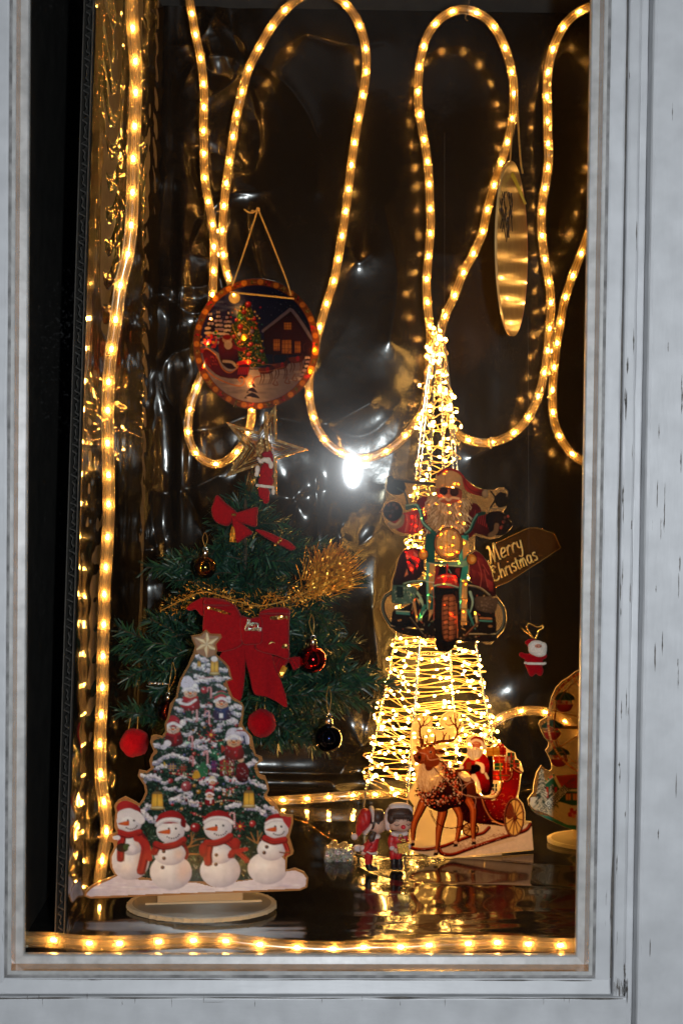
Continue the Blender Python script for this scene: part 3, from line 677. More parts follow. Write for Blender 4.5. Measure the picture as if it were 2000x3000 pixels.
    # saddle pads and boots
    cv.poly([(185,995),(215,985),(370,1000),(370,1070),(330,1130),(200,1130),(178,1100)], '#48706a', sm=2, shade=(300,1040,150,'#20403e'))
    for _ in range(70): x = r.uniform(200, 360); y = r.uniform(1000, 1120); cv.line([(x, y), (x + r.uniform(-12, 12), y + r.uniform(4, 12))], 5, r.choice(['#8ab0a4', '#2a4c48', '#b8ccb8', '#1c3432']), .8)
    cv.poly([(218,990),(272,1000),(272,1085),(218,1082)], '#10201f')
    cv.poly([(850,1075),(1010,1085),(1015,1130),(990,1205),(850,1180),(842,1120)], '#5a4636', sm=2, shade=(930,1110,120,'#342820'))
    for _ in range(40): x = r.uniform(855, 990); y = r.uniform(1085, 1185); cv.ell(x, y, 7, 5, r.choice(['#7a6450', '#3a2c22']), .7)
    cv.poly([(200,1180),(330,1190),(340,1290),(300,1320),(185,1305),(180,1260)], '#16100c', sm=3, shade=(250,1230,100,'#080605'))
    cv.poly([(215,1190),(320,1200),(325,1222),(215,1212)], '#3a8a88'); cv.line([(215,1188),(322,1196)], 5, '#c8e0d0')
    cv.poly([(870,1240),(980,1250),(1000,1330),(980,1370),(870,1360),(860,1300)], '#18100c', sm=3, shade=(930,1290,100,'#080605')); cv.ell(960, 1310, 18, 10, '#9a6438', .8)
    cv.line([(880,1245),(968,1250)], 14, '#a8673a'); cv.line([(876,1265),(970,1270)], 12, '#3a8a86'); cv.line([(235,1265),(250,1262)], 14, '#b88a58', .7)
    cv.line([(325,1240),(450,1405)], 20, '#1a1614'); cv.line([(328,1240),(452,1400)], 5, '#7a7060', .8); cv.line([(870,1275),(750,1400)], 18, '#3a221a'); cv.line([(866,1273),(750,1392)], 5, '#a86a44', .8)
    for k in range(12): cv.ell(430 + k * 8, 1385 + r.uniform(-20, 12), 9, 8, r.choice(['#2a2018', '#0c0a08', '#6a4a30']))
    for k in range(14): cv.ell(690 + k * 12, 1405 + r.uniform(-16, 12), 9, 8, r.choice(['#2a2018', '#0c0a08', '#8a6a48']))
    # fork
    for x0, x1 in ((452, 522), (712, 786)):
        cv.poly([(x0, 590), (x1, 590), (x1, 830), (x0 + 66, 960), (x0 + 62, 1180), (x0 + 4, 1180), (x0, 900)], TE, shade=(x0 + 20, 700, 420, TE2))
        cv.line([(x0 + 12, 600), (x0 + 12, 1170)], 11, '#6ab8ac', .9); cv.line([(x1 - 8, 600), (x1 - 14, 830)], 9, '#0c2826')
    cv.poly([(480,810),(525,810),(520,920),(500,1010),(485,1150),(470,1200),(474,960)], '#d0a860', shade=(500,840,220,'#8c6c38'))
    cv.poly([(735,610),(790,640),(795,720),(745,790)], '#d8b468', shade=(760,650,140,'#a88040')); cv.poly([(738,940),(778,940),(772,1300),(728,1300)], '#dcb86c', shade=(752,1140,260,'#9c7836'))
    for y in (960, 1090, 1170, 1270): cv.line([(722, y), (786, y + 4)], 7, '#6a4c24')
    cv.line([(450,955),(520,965)], 8, '#e0f0e0', .8); cv.line([(480,1060),(515,1075)], 22, TE2); cv.line([(484,1068),(514,1080)], 7, '#5ab0a4')
    cv.poly([(450,580),(520,570),(520,800),(780,800),(790,830),(470,815),(440,770)], TE2, shade=(500,700,260,'#0a2422'))
    cv.poly([(650,798),(778,790),(782,830),(740,842),(520,826),(520,806)], '#7aa890', shade=(720,805,150,'#2c5048')); cv.line([(470,808),(560,822),(740,836)], 5, '#d8e8cc', .9, sm=3)
    cv.line([(420,790),(430,850),(450,880)], 12, '#101010', sm=3)
    # engine front and mudguard
    cv.poly([(525,830),(740,840),(715,1000),(520,1000)], '#1c0e0e'); cv.poly([(525,840),(560,840),(540,920),(520,950)], '#7a1c1c'); cv.poly([(690,850),(720,850),(715,920),(680,880)], '#7a1c1c')
    cv.line([(620,820),(622,900)], 16, '#c02c24'); cv.ell(590, 880, 20, 32, '#0a1012'); cv.ell(640, 880, 20, 32, '#0a1012'); cv.line([(630,860),(650,890)], 4, '#a8d0c8')
    cv.poly([(525,995),(530,930),(570,902),(640,895),(690,915),(702,960),(702,1003)], '#c22c24', sm=3, shade=(600,940,130,'#7c1614')); cv.line([(545,930),(600,912),(670,915)], 7, '#f0a080', .8, sm=4); cv.poly([(665,925),(695,940),(690,985)], '#e88a58', .8)
    cv.line([(508,995),(560,980),(640,985),(705,1003)], 16, '#3a6e66', sm=4); cv.line([(508,993),(560,978),(640,982),(705,1000)], 5, '#d8e8c8', sm=4); cv.line([(560,982),(600,972),(650,978)], 9, '#a8a878', sm=3)
    # tyre
    cv.poly([(522,1010),(700,1012),(706,1100),(702,1400),(668,1485),(625,1512),(560,1508),(528,1480),(522,1300)], '#100c0b', shade=(620,1200,360,'#070505'))
    cv.poly([(582,1090),(620,1062),(680,1070),(690,1200),(680,1400),(600,1420),(578,1300)], '#86482a', sm=3, shade=(630,1200,230,'#4c2412'))
    for k in range(9):
        y = 1085 + k * 38
        for x in (592, 632): cv.poly([(x + r.uniform(-4, 4), y), (x + 32, y - 10), (x + 36, y + 20), (x + 4, y + 28)], r.choice(['#b4683c', '#9a5a34', '#c87c48']), shade=(x, y, 60, '#5c2e18'))
        cv.line([(584, y + 30), (620, y + 18), (640, y + 34), (684, y + 20)], 6, '#1c0e08', sm=4); cv.line([(628, y - 5), (630, y + 30)], 6, '#1c0e08')
    cv.line([(690,1040),(700,1200),(690,1400)], 16, '#2c1610', sm=4); cv.line([(506,1000),(514,1120),(512,1260)], 7, '#b04a2c', .8); cv.line([(692,1130),(700,1400)], 5, '#c8783c', .8)
    # lamps
    cv.line([(350,355),(385,360),(412,420),(430,490),(490,550),(520,575)], 30, TE2, sm=6); cv.line([(352,349),(380,352),(405,410),(422,482),(486,546)], 11, '#86c8b8', sm=6)
    cv.line([(760,580),(800,550),(830,480),(860,430),(910,415)], 28, '#12302c', sm=6); cv.line([(762,572),(796,540),(824,474),(856,424)], 9, '#5ca090', sm=6)
    cv.poly([(285,345),(350,335),(365,375),(290,392)], '#3a5c58'); cv.line([(290,355),(350,342)], 7, '#b8d0b0')
    cv.ell(628, 655, 116, 132, '#120a06'); cv.ell(628, 655, 108, 124, '#a86a3a'); cv.ell(628, 655, 97, 114, '#1c120c'); cv.ell(628, 655, 93, 110, '#f0c870', shade=(-.2, -.2, '#c08a3c'))
    for k in range(44): x = 545 + k * 4; h = 100 * math.sqrt(max(0, 1 - ((x - 628) / 92) ** 2)); cv.line([(x, 655 - h), (x, 655 + h)], 2, r.choice(['#f6dc9a', '#8c6428', '#c89a48', '#fff0c0']), .5)
    for k in range(40): cv.ell(r.gauss(625, 36), r.gauss(655, 44), 6, 7, r.choice(['#6c4a1c', '#ffe8a8', '#b88434']), .6)
    for x, y in ((428, 742), (812, 780)): cv.ell(x, y, 42, 46, '#1c0c06'); cv.ell(x, y, 36, 40, '#e08a20', shade=(.3, -.1, '#8c4c10')); cv.ell(x + 8, y, 17, 20, '#ffcc58', .8)
    return cv, O

def paint_reindeer():
    cv = Canvas(1460, 1740, 2.6)
    O = [(160,150),(220,128),(290,140),(320,200),(318,285),(400,300),(480,292),(410,240),(402,200),(440,130),(500,88),(560,92),(612,112),(650,190),(676,300),(620,378),(596,440),(560,470),(480,470),(470,540),(400,604),(470,636),(520,690),(600,690),(640,672),(688,600),(716,524),(692,430),(706,390),(756,356),(836,358),(886,400),(916,470),(906,522),(960,486),(1010,438),(1050,414),(1092,456),(1150,506),(1224,540),(1240,600),(1284,640),(1314,740),(1290,794),(1270,960),(1258,1036),(1312,1096),(1338,1200),(1336,1290),(1402,1295),(1426,1608),(500,1700),(400,1684),(330,1692),(280,1654),(150,1642),(60,1612),(44,1590),(74,1530),(68,1450),(90,1330),(128,1130),(70,1050),(60,1000),(128,880),(148,760),(118,680),(94,600),(98,540),(88,480),(88,360),(108,200)]
    r = random.Random(21)
    BR, BR2, TAN = '#a4562a', '#4a1c0e', '#cc8048'
    # white base and snow
    cv.poly([(500,1692),(640,1640),(900,1530),(1200,1440),(1330,1330),(1398,1302),(1420,1600)], '#e8d8c4'); cv.poly([(420,1660),(700,1560),(1200,1440),(1220,1500),(500,1692)], '#e0cdb4')
    cv.poly([(50,1590),(330,1560),(400,1640),(330,1682),(150,1632)], '#e4d2b8', .95)
    cv.poly([(400,1560),(800,1430),(1000,1360),(1180,1400),(1200,1450),(700,1600),(420,1650)], '#d8c0a4', sm=3)
    cv.poly([(540,1560),(800,1440),(860,1330),(1110,1330),(1150,1420),(800,1540)], '#e2ceb2', sm=3)
    for k in range(160): x = r.uniform(560, 1150); y = 1600 - (x - 400) * .24 + r.gauss(0, 22); cv.ell(x, y, r.uniform(4, 14), r.uniform(2, 5), r.choice(['#a87454', '#f4e8d4', '#c8a080', '#8c5c44']), .7)
    # runners
    for q, w in (([(75,1565),(120,1592),(250,1600),(420,1570),(560,1520),(720,1460),(860,1425),(910,1390),(938,1360)], 38), ([(395,1600),(430,1645),(540,1655),(700,1600),(900,1530),(1100,1465),(1260,1420),(1350,1380),(1388,1325)], 42)):
        cv.line(q, w, '#5c150c', sm=6); cv.line(np.array(q, float) - [0, w * .22], w * .4, '#a83c20', sm=6); cv.line(np.array(q, float) - [0, w * .42], 4, '#e08858', .8, sm=6)
    for k in range(50): x = r.uniform(100, 1300); cv.ell(x, (1600 - max(0, x - 300) * .2 if x < 400 else 1660 - (x - 420) * .27) + r.uniform(-5, 6), 4, 3, '#f0d8c0', .8)
    # far wheel
    cv.ell(735, 1380, 92, 80, '#5c2010'); cv.ell(735, 1380, 76, 64, '#e0b870')
    for k in range(9): a = k * .7; cv.line([(735, 1375), (735 + 84 * math.cos(a), 1375 + 72 * math.sin(a))], 9, '#6a2814')
    # sleigh body
    cv.poly([(620,1120),(780,1050),(900,1040),(1000,1060),(1080,920),(1100,820),(1200,720),(1275,720),(1265,900),(1230,1030),(1150,1150),(1110,1260),(1100,1335),(960,1330),(820,1300),(700,1300),(640,1230)], '#a81c14', sm=3, shade=(1120, 980, 420, '#3c0806'))
    cv.poly([(790,1000),(860,1010),(920,1140),(990,1260),(1100,1290),(1100,1345),(1000,1335),(820,1320),(690,1300),(640,1250),(700,1200),(820,1200)], '#5c0f0a', sm=3, shade=(840,1140,260,'#2c0604'))
    for k in range(120):
        x = r.uniform(880, 1250); y = r.uniform(880, 1280)
        if (x - 900) * .9 + 900 < y + 120: cv.ell(x, y, r.uniform(2, 7), r.uniform(2, 6), r.choice(['#e8a068', '#d03020', '#c87838', '#6a120c', '#f4d0a0']), .7)
    for q, w in (([(830,1005),(880,1040),(1000,1035),(1060,960),(1075,870),(1040,830),(1060,815),(1130,850),(1185,800),(1180,700),(1150,680)], 24), ([(860,1040),(900,1160),(970,1270),(1060,1320),(1115,1330)], 34), ([(1180,690),(1240,740),(1290,760)], 34)):
        cv.line(q, w, '#5c2414', sm=6); cv.line(np.array(q, float) - [3, 4], w * .35, '#c88858', .9, sm=6)
    for k in range(24): cv.ell(970 + k * 6, 1290 + k * 2 + r.uniform(-4, 4), 4, 4, '#e8b888')
    for _ in range(4):
        x, y = r.uniform(960, 1200), r.uniform(1000, 1200); cv.line([(x - 30, y), (x, y - 16), (x + 26, y), (x + 8, y + 14)], 5, '#d88850', .8, sm=5)
    # seat back and presents
    cv.poly([(920,560),(975,560),(985,800),(960,980),(880,1010),(850,960),(920,820)], '#3c0f0c', sm=3)
    def gb(x, y, w, h, c, rb, sk=0):
        cv.poly([(x, y), (x + w, y - sk), (x + w, y + h - sk), (x, y + h)], c, shade=(x + w * .3, y + h * .3, max(w, h) * 1.3, '#4a100a'))
        cv.line([(x + w * .5, y - sk * .5), (x + w * .5, y + h - sk * .5)], 14, rb, .95); cv.line([(x, y + h * .5), (x + w, y + h * .5 - sk)], 9, rb, .8)
    gb(1140, 540, 80, 90, '#356040', '#b83024'); gb(1150, 620, 120, 80, '#4c5a34', '#c83c28'); gb(910, 490, 145, 88, '#d4a040', '#b07820', 8); gb(1055, 480, 70, 90, '#b02c20', '#7c1410')
    cv.line([(1000,480),(1040,455),(1055,478),(1085,450),(1090,480)], 18, '#b02018', sm=5)
    gb(985, 580, 130, 80, '#c03424', '#e0783c'); gb(1110, 590, 60, 90, '#b8ac94', '#b83024'); gb(995, 655, 130, 75, '#2c6a44', '#c8b040'); gb(980, 735, 165, 110, '#cc3c24', '#4c7a3c'); gb(1085, 650, 80, 120, '#a82c1c', '#d86038')
    gb(975, 880, 50, 90, '#1c3c2c', '#d8d0b0'); 
    for k in range(12): cv.ell(980 + r.uniform(-10, 60), 980 + r.uniform(-20, 20), 10, 9, r.choice(['#c83c28', '#f0d0b0', '#7c1410']))
    for k in range(50): cv.ell(r.uniform(990, 1250), r.uniform(560, 840), 4, 4, r.choice(['#f0c878', '#2c5a34', '#f4e4c4', '#7a120c']), .8)
    cv.ell(1222, 690, 22, 22, '#c85c40', shade=(-.3, -.3, '#5c1c10'))
    # rider in red
    cv.poly([(640,690),(700,600),(760,560),(860,545),(920,600),(940,680),(930,760),(880,840),(780,830),(700,760),(640,720)], '#c42418', sm=3, shade=(800, 620, 190, '#7c100a'))
    cv.poly([(760,790),(860,770),(930,820),(945,900),(920,970),(860,950),(800,880)], '#b42016', sm=3, shade=(840,820,140,'#5c0a08'))
    cv.line([(770,800),(810,870),(830,930)], 60, '#efe0c4', sm=3, w2=30); cv.line([(900,770),(925,820)], 26, '#e4d0b0'); cv.line([(640,700),(600,690)], 40, '#e8d8bc'); cv.line([(600,690),(560,690)], 34, '#2c1a14')
    cv.line([(800,660),(860,680),(868,745)], 44, '#ecdcbc', sm=3); cv.ell(790, 710, 58, 44, '#241411', shade=(-.3, -.3, '#0e0706')); cv.ell(760, 745, 40, 30, '#1c100e')
    cv.line([(570,735),(730,732)], 20, '#6a4030'); cv.poly([(690,650),(740,640),(740,720),(690,720)], '#9c5c30'); cv.poly([(770,630),(790,640),(780,690)], '#b84028')
    cv.poly([(720,490),(850,490),(870,540),(830,600),(770,625),(720,600),(700,540)], '#ecdfc6', sm=3, shade=(770, 540, 110, '#c8b490'))
    for k in range(40): x = r.uniform(715, 850); cv.line([(x, 510 + r.random() * 30), (x + (775 - x) * .2, 570 + r.random() * 30)], 3, r.choice(['#ffffff', '#b8a482', '#f6ecd8']), .7)
    cv.poly([(748,420),(840,420),(850,480),(810,500),(765,495),(748,460)], '#d8906c', sm=3, shade=(790,450,70,'#a4583c'))
    cv.line([(752,490),(785,484),(820,494)], 10, '#f4ead6', sm=3); cv.ell(768, 470, 11, 10, '#cc6848'); cv.ell(768, 448, 4, 4, '#2c1408'); cv.ell(802, 448, 4, 4, '#2c1408'); cv.line([(756,438),(780,438)], 4, '#f0e4cc'); cv.line([(792,438),(818,440)], 4, '#f0e4cc')
    cv.poly([(740,420),(750,380),(800,360),(860,380),(885,430),(880,470),(850,430),(800,405)], '#b82a1c', sm=3, shade=(800,380,90,'#7c1610')); cv.line([(742,425),(790,402),(850,420),(870,460)], 26, '#ecdcc4', sm=4); cv.ell(890, 480, 23, 23, '#f2e6d0', shade=(-.3, -.3, '#b8a484')); cv.ell(722, 410, 17, 18, '#e8dcc4')
    # animal: hind body and legs
    cv.poly([(560,760),(640,750),(720,800),(780,860),(800,960),(790,1080),(740,1130),(640,1140),(560,1100)], '#84401f', sm=3, shade=(660,840,260,'#3c170c'))
    cv.poly([(600,760),(680,770),(740,830),(700,860),(640,830)], '#cdb69c', sm=3)
    for q, ws in (([(720,1060),(765,1150),(770,1250),(765,1350),(770,1450),(770,1520)], (110, 34)), ([(560,1100),(610,1190),(625,1280),(605,1400),(590,1480),(575,1540)], (100, 30)), ([(430,1100),(430,1200),(405,1320),(388,1420),(378,1540),(365,1640)], (130, 34)), ([(220,1090),(180,1180),(130,1290),(112,1380),(110,1460),(105,1530)], (110, 34))):
        c = catmull(q, 8); cv.line(c, ws[0], BR2, w2=ws[1]); cv.line(c - [ws[1] * .2, 0], ws[0] * .72, BR, w2=ws[1] * .72); cv.line(c - [ws[1] * .3, 0], ws[0] * .25, TAN, .7, w2=ws[1] * .3)
    for x, y in ((768,1535),(570,1560),(352,1655),(100,1550)):
        cv.poly([(x - 26, y + 12), (x - 12, y - 26), (x + 24, y - 20), (x + 28, y + 8)], '#4a2418', shade=(x - 6, y - 14, 40, '#241009')); cv.ell(x + 4, y - 36, 22, 16, '#dcb898', .8)
    # chest and body
    cv.poly([(150,880),(190,960),(240,1100),(330,1170),(430,1190),(520,1150),(640,1120),(700,1000),(660,860),(560,760),(460,660),(380,620),(240,640),(170,760)], BR2, sm=3, shade=(480,860,330,'#2c0f08'))
    cv.poly([(180,700),(240,650),(330,640),(400,640),(450,720),(460,800),(400,880),(330,960),(220,975),(160,930),(150,840)], '#dfcaa8', sm=3, shade=(280, 760, 240, '#b0875c'))
    for k in range(170): x = r.uniform(160, 440); y = r.uniform(680, 930); cv.line([(x, y), (x + (290 - x) * .12 + r.uniform(-5, 5), y + r.uniform(20, 55))], 3.5, r.choice(['#f4e4c8', '#b48c60', '#e8d4b0', '#8c6038', '#fff4e0']), .6)
    cv.poly([(260,640),(330,650),(320,720),(270,740),(240,700)], '#7c3c1e', sm=3)
    # harness
    for pts, n, wd in (([(150,970),(220,1010),(330,980),(430,880),(480,800)], 260, 70), ([(430,660),(500,740),(560,860),(600,980),(600,1080)], 280, 90), ([(190,1010),(280,1080),(400,1090),(520,1040)], 180, 80)):
        c = catmull(pts, 10)
        for k in range(n):
            q = c[r.randrange(len(c))]; x, y = q[0] + r.gauss(0, wd * .3), q[1] + r.gauss(0, wd * .3)
            cv.ell(x, y, r.uniform(4, 12), r.uniform(4, 10), r.choice(['#3c120a', '#c8502c', '#e09060', '#5c1a10', '#dcc8a8', '#7c2818', '#28361f', '#a03820', '#f0e0c8']), .9, rot=r.random() * 3)
    for x, y in ((560,790),(570,860),(575,910),(440,1020),(270,1060),(470,1040)): bauble_print(cv, x, y, 16, '#d8602c', '#7c2410')
    cv.line([(300,660),(420,800),(560,930),(700,1020),(800,1042),(1000,1042)], 10, '#7a4a34', sm=5); cv.line([(420,790),(560,924),(700,1012),(1000,1036)], 3, '#f0dcc4', .9, sm=5)
    cv.line([(500,700),(600,735),(700,740)], 8, '#4a2018', sm=3); cv.line([(300,1170),(340,1270),(430,1350),(560,1365),(680,1330)], 9, '#5c2414', sm=5); cv.line([(285,1170),(320,1260),(370,1340)], 6, '#5c2414', sm=3)
    for q in ([(640,900),(760,860)], [(650,940),(740,850)], [(700,1000),(790,1040),(780,1150)], [(600,780),(640,900),(640,1020)]): cv.line(q, 6, '#c8b0a0', .8, sm=3)
    # neck, head
    cv.poly([(230,620),(350,560),(400,620),(380,680),(300,700),(240,680)], '#8c4826', sm=3)
    cv.poly([(110,570),(150,535),(210,500),(290,470),(340,480),(360,540),(340,600),(280,640),(210,665),(150,655),(125,620)], '#b8693a', sm=3, shade=(230, 520, 170, '#74361c'))
    cv.poly([(110,570),(150,540),(195,555),(200,600),(180,640),(140,640),(118,610)], '#8c4c30', sm=3, shade=(150,570,70,'#4c2014')); cv.ell(176, 592, 16, 20, '#241009'); cv.line([(130,632),(180,650),(220,640)], 6, '#3c180e', sm=3); cv.ell(135, 580, 12, 10, '#d8a080', .6)
    cv.poly([(135,465),(190,480),(205,510),(165,520)], '#94502c', sm=2); cv.poly([(350,510),(420,500),(466,520),(430,560),(370,560)], '#a0603c', sm=3, shade=(400,520,60,'#4c2414')); cv.ell(415, 528, 30, 13, '#2c120a', .8)
    cv.ell(300, 535, 20, 18, '#e8c8a0', .6); cv.ell(300, 535, 15, 14, '#140907'); cv.ell(296, 530, 4, 4, '#ffffff')
    for k in range(70): x = r.uniform(210, 340); y = r.uniform(490, 620); cv.line([(x, y), (x - 8, y + 12)], 3, r.choice(['#d89464', '#7c3c20', '#e8b084']), .5)
    cv.line([(185,540),(250,560),(290,620),(400,605),(440,615)], 8, '#c8a890', sm=5); cv.line([(250,560),(240,640)], 6, '#6a3a24')
    # antlers
    A = '#5a200e'; A2 = '#a05a34'
    def tine(q, w, w2=4):
        cv.line(q, w * 1.25, A, w2=w2 * 1.5, sm=6); cv.line(np.array(q, float) - [w * .18, 0], w * .3, A2, .8, w2=2, sm=6)
    tine([(205,470),(190,380),(180,300),(185,240),(160,190),(155,165)], 26); tine([(185,270),(220,230),(225,180),(215,145)], 16); tine([(200,250),(260,235),(300,190)], 12); tine([(225,215),(250,180),(270,150)], 9); tine([(250,235),(285,250)], 8); tine([(182,320),(160,300)], 8)
    tine([(225,470),(215,400),(220,350)], 16); tine([(215,420),(180,400),(150,375)], 10); tine([(250,450),(265,380),(255,315)], 16); tine([(262,380),(285,330)], 9)
    tine([(290,460),(400,420),(500,415),(560,390),(590,330),(580,250),(565,180),(560,110)], 28, 7); tine([(340,440),(350,380),(340,320)], 20); tine([(430,420),(445,370),(430,310)], 20); tine([(440,380),(475,320)], 12); tine([(505,415),(505,350)], 16)
    tine([(583,260),(530,200),(500,140)], 15); tine([(560,230),(490,240),(460,215)], 10); tine([(575,200),(590,140),(585,115)], 11); tine([(590,300),(620,230),(640,180)], 14); tine([(590,350),(640,320),(665,290)], 12); tine([(630,325),(655,340)], 8); tine([(520,195),(520,150)], 8); tine([(610,250),(635,240)], 8)
    for k in range(60): cv.ell(r.gauss(270, 45), r.gauss(455, 12), 8, 7, r.choice(['#8c4a28', '#3c1a0e', '#c88858']))
    # near wheel
    cv.ell(1210, 1250, 112, 212, '#4c1c10', rot=.03); cv.ell(1214, 1250, 92, 190, '#f0cc7c', rot=.03)
    cv.ell(1160, 1180, 50, 90, '#7c1a12', .9); cv.a[int(1040 / cv.u):int(1460 / cv.u), int(1225 / cv.u):int(1296 / cv.u), 3] *= 1
    for k in range(12):
        a = k * math.pi / 6 + .15; cv.line([(1215, 1250), (1215 + 100 * math.cos(a), 1250 + 200 * math.sin(a))], 13, '#5c2816', w2=9); cv.line([(1212, 1248), (1212 + 98 * math.cos(a), 1248 + 198 * math.sin(a))], 4, '#c08058', .8)
    q = [(1212 + 102 * math.cos(a), 1250 + 202 * math.sin(a)) for a in np.linspace(0, 2 * np.pi, 40)]
    cv.line(q, 19, '#5c2414'); cv.line(np.array(q) - [5, 3], 5, '#c88a64', .9)
    cv.ell(1225, 1255, 24, 28, '#8c4a30', shade=(-.3, -.3, '#3c160c'))
    return cv, O

def paint_disc():
    cv = Canvas(1568, 1643, 2.6); r = random.Random(31); CX, CY, RX, RY = 786, 850, 688, 716
    cv.ell(CX, CY, RX, RY, '#a8682a', shade=(0, 0, '#7c4418'))
    cv.clip = None
    # rim: stars, slices of orange, berries
    n = 46
    for k in range(n):
        a = 2 * math.pi * k / n; x, y = CX + (RX - 36) * math.cos(a), CY + (RY - 36) * math.sin(a)
        if k % 4 == 0:
            for _ in range(9): cv.ell(x + r.gauss(0, 14), y + r.gauss(0, 14), 10, 10, r.choice(['#c8202c', '#e83c3c', '#7c0f18', '#2c6a34', '#d83838']))
        elif k % 4 == 2:
            for _ in range(9): cv.line([(x + r.gauss(0, 12), y + r.gauss(0, 12)), (x + r.gauss(0, 24), y + r.gauss(0, 24))], 6, r.choice(['#3a6a2c', '#6a8a34', '#c8b060', '#244a20']))
        else:
            cv.ell(x, y, 33, 33, '#f0a830', shade=(0, 0, '#c87018')); 
            for j in range(8): cv.line([(x, y), (x + 28 * math.cos(j * .785), y + 28 * math.sin(j * .785))], 2, '#ffd880', .7)
            cv.ell(x, y, 5, 5, '#7c3c10')
    for q in ([RX - 4, RY - 4], [RX - 74, RY - 74]):
        cv.line([(CX + q[0] * math.cos(a), CY + q[1] * math.sin(a)) for a in np.linspace(0, 2 * np.pi, 90)], 6, '#5c3414')
    inner = [(CX + (RX - 76) * math.cos(a), CY + (RY - 76) * math.sin(a)) for a in np.linspace(0, 2 * np.pi, 80, endpoint=False)]
    cv.clip = cv.mask(inner)
    cv.poly(inner, '#2c2c6c', shade=(520, 520, 900, '#14143c'))
    for k in range(160): cv.ell(r.uniform(200, 1400), r.uniform(200, 700), 3, 3, '#b8c0f0', r.random())
    for k in range(30): cv.ell(r.uniform(250, 700), r.uniform(380, 520), 90, 18, r.choice(['#5c6cae', '#7c8cc4', '#a0a8c8']), .3, soft=1)
    cv.ell(548, 345, 62, 62, '#f4e8b8', shade=(-.2, -.2, '#c8b470')); cv.ell(548, 345, 120, 120, '#b8c0e8', .25, soft=1); cv.ell(580, 500, 90, 60, '#e4ecff', .5, soft=1)
    # snow field
    cv.poly([(100,880),(300,900),(560,1100),(800,1130),(1100,1080),(1400,1000),(1500,1200),(1200,1600),(400,1600)], '#c4bcd4', sm=3, shade=(720,1250,650,'#6c6490'))
    for k in range(70): cv.ell(r.uniform(250, 1300), r.uniform(1080, 1500), r.uniform(40, 120), r.uniform(6, 18), r.choice(['#e8e0e8', '#9890b4', '#dcd4e4', '#7c749c']), .5, soft=.8)
    # snowy firs
    def fir(x, y, h, w, dark='#241c3c', sn='#c8b4d0'):
        for k in range(7):
            yy = y + h * k / 7; ww = w * (k + 1.2) / 8
            cv.poly([(x - ww, yy + h * .16), (x, yy - h * .06), (x + ww, yy + h * .16), (x, yy + h * .1)], dark, sm=2)
            for j in range(int(2 + k)): cv.ell(x + r.uniform(-ww, ww) * .8, yy + h * .07, ww * .28 + 6, h * .03 + 5, r.choice([sn, '#e8d8e0', '#a894bc']), .9)
    fir(480, 490, 330, 110); fir(372, 480, 330, 100); fir(285, 500, 360, 120, sn='#e8d4cc'); fir(1345, 930, 330, 110, '#1c1638'); fir(1370, 760, 200, 60, '#1c1638'); 
    for x, y, w_ in ((740,1300,40),(740,1360,62),(740,1420,88)): cv.poly([(x - w_, y + 26), (x, y - 40), (x + w_, y + 26), (x, y + 14)], '#241a4c', sm=3); cv.ell(x - w_ * .4, y + 12, w_ * .35, 8, '#d8cce8', .9)
    # house
    cv.poly([(870,700),(1130,500),(1180,490),(1400,800),(1400,980),(870,960)], '#5c2414', shade=(1130,760,300,'#34140c'))
    for k in range(14): cv.line([(880, 720 + k * 19), (1390, 730 + k * 19)], 4, '#2c0f08', .7)
    cv.line([(860,710),(1000,600),(1130,495),(1180,485),(1300,650),(1400,810)], 34, '#8c88b4', sm=2); cv.line([(870,720),(1140,515),(1390,820)], 8, '#3c1c14')
    for x, y, w_, h_ in ((1130,655,80,80),(1118,880,104,150),(1238,885,64,130),(1010,860,70,130)):
        cv.poly([(x - w_ / 2 - 8, y - h_ / 2 - 8), (x + w_ / 2 + 8, y - h_ / 2 - 8), (x + w_ / 2 + 8, y + h_ / 2 + 8), (x - w_ / 2 - 8, y + h_ / 2 + 8)], '#3c140a'); cv.poly([(x - w_ / 2, y - h_ / 2), (x + w_ / 2, y - h_ / 2), (x + w_ / 2, y + h_ / 2), (x - w_ / 2, y + h_ / 2)], '#f0a840', shade=(x, y, w_, '#a86018'))
        for q in (-.17, .17): cv.line([(x + w_ * q, y - h_ / 2), (x + w_ * q, y + h_ / 2)], 4, '#4c1c0c')
        for q in (-.2, .15): cv.line([(x - w_ / 2, y + h_ * q), (x + w_ / 2, y + h_ * q)], 4, '#4c1c0c')
    # lit fir with baubles
    tr = [(690,380),(740,480),(790,600),(830,760),(880,960),(900,1080),(560,1100),(540,960),(500,820),(500,720),(560,600),(600,480)]
    cv.poly(tr, '#2c4a1c', sm=4); cv.dabs(tr, 700, ['#4c7a24', '#8a9c2c', '#1c3414', '#c8a830', '#6a8c30', '#142a12'], (10, 26), 5, seed=6)
    for k in range(110): x = r.gauss(680, 90); y = r.uniform(440, 1070); cv.ell(x, y, 8, 8, r.choice(['#ffd848', '#e83c2c', '#f0a030', '#c82838', '#3c8c8c', '#ffe890']))
    for x, y, q, c in ((615,665,32,'#d8342c'),(545,770,26,'#e04c30'),(730,855,28,'#c83c48'),(605,745,22,'#f4f0f4'),(660,780,40,'#ffd030'),(655,500,28,'#e84830'),(765,580,24,'#c82c38'),(700,420,34,'#c82c34'),(605,830,20,'#e85038'),(705,965,26,'#f06038'),(570,590,20,'#e83c38'),(630,570,16,'#3c9c9c'),(740,715,26,'#a08cb8'),(850,930,22,'#b82c30'),(865,1060,20,'#b82c30'),(820,1030,20,'#c83834')): bauble_print(cv, x, y, q, c)
    cv.line([(520,640),(600,800),(700,780)], 6, '#f0c850', .9, sm=5); cv.line([(620,610),(720,700),(640,800)], 5, '#f0c850', .8, sm=5)
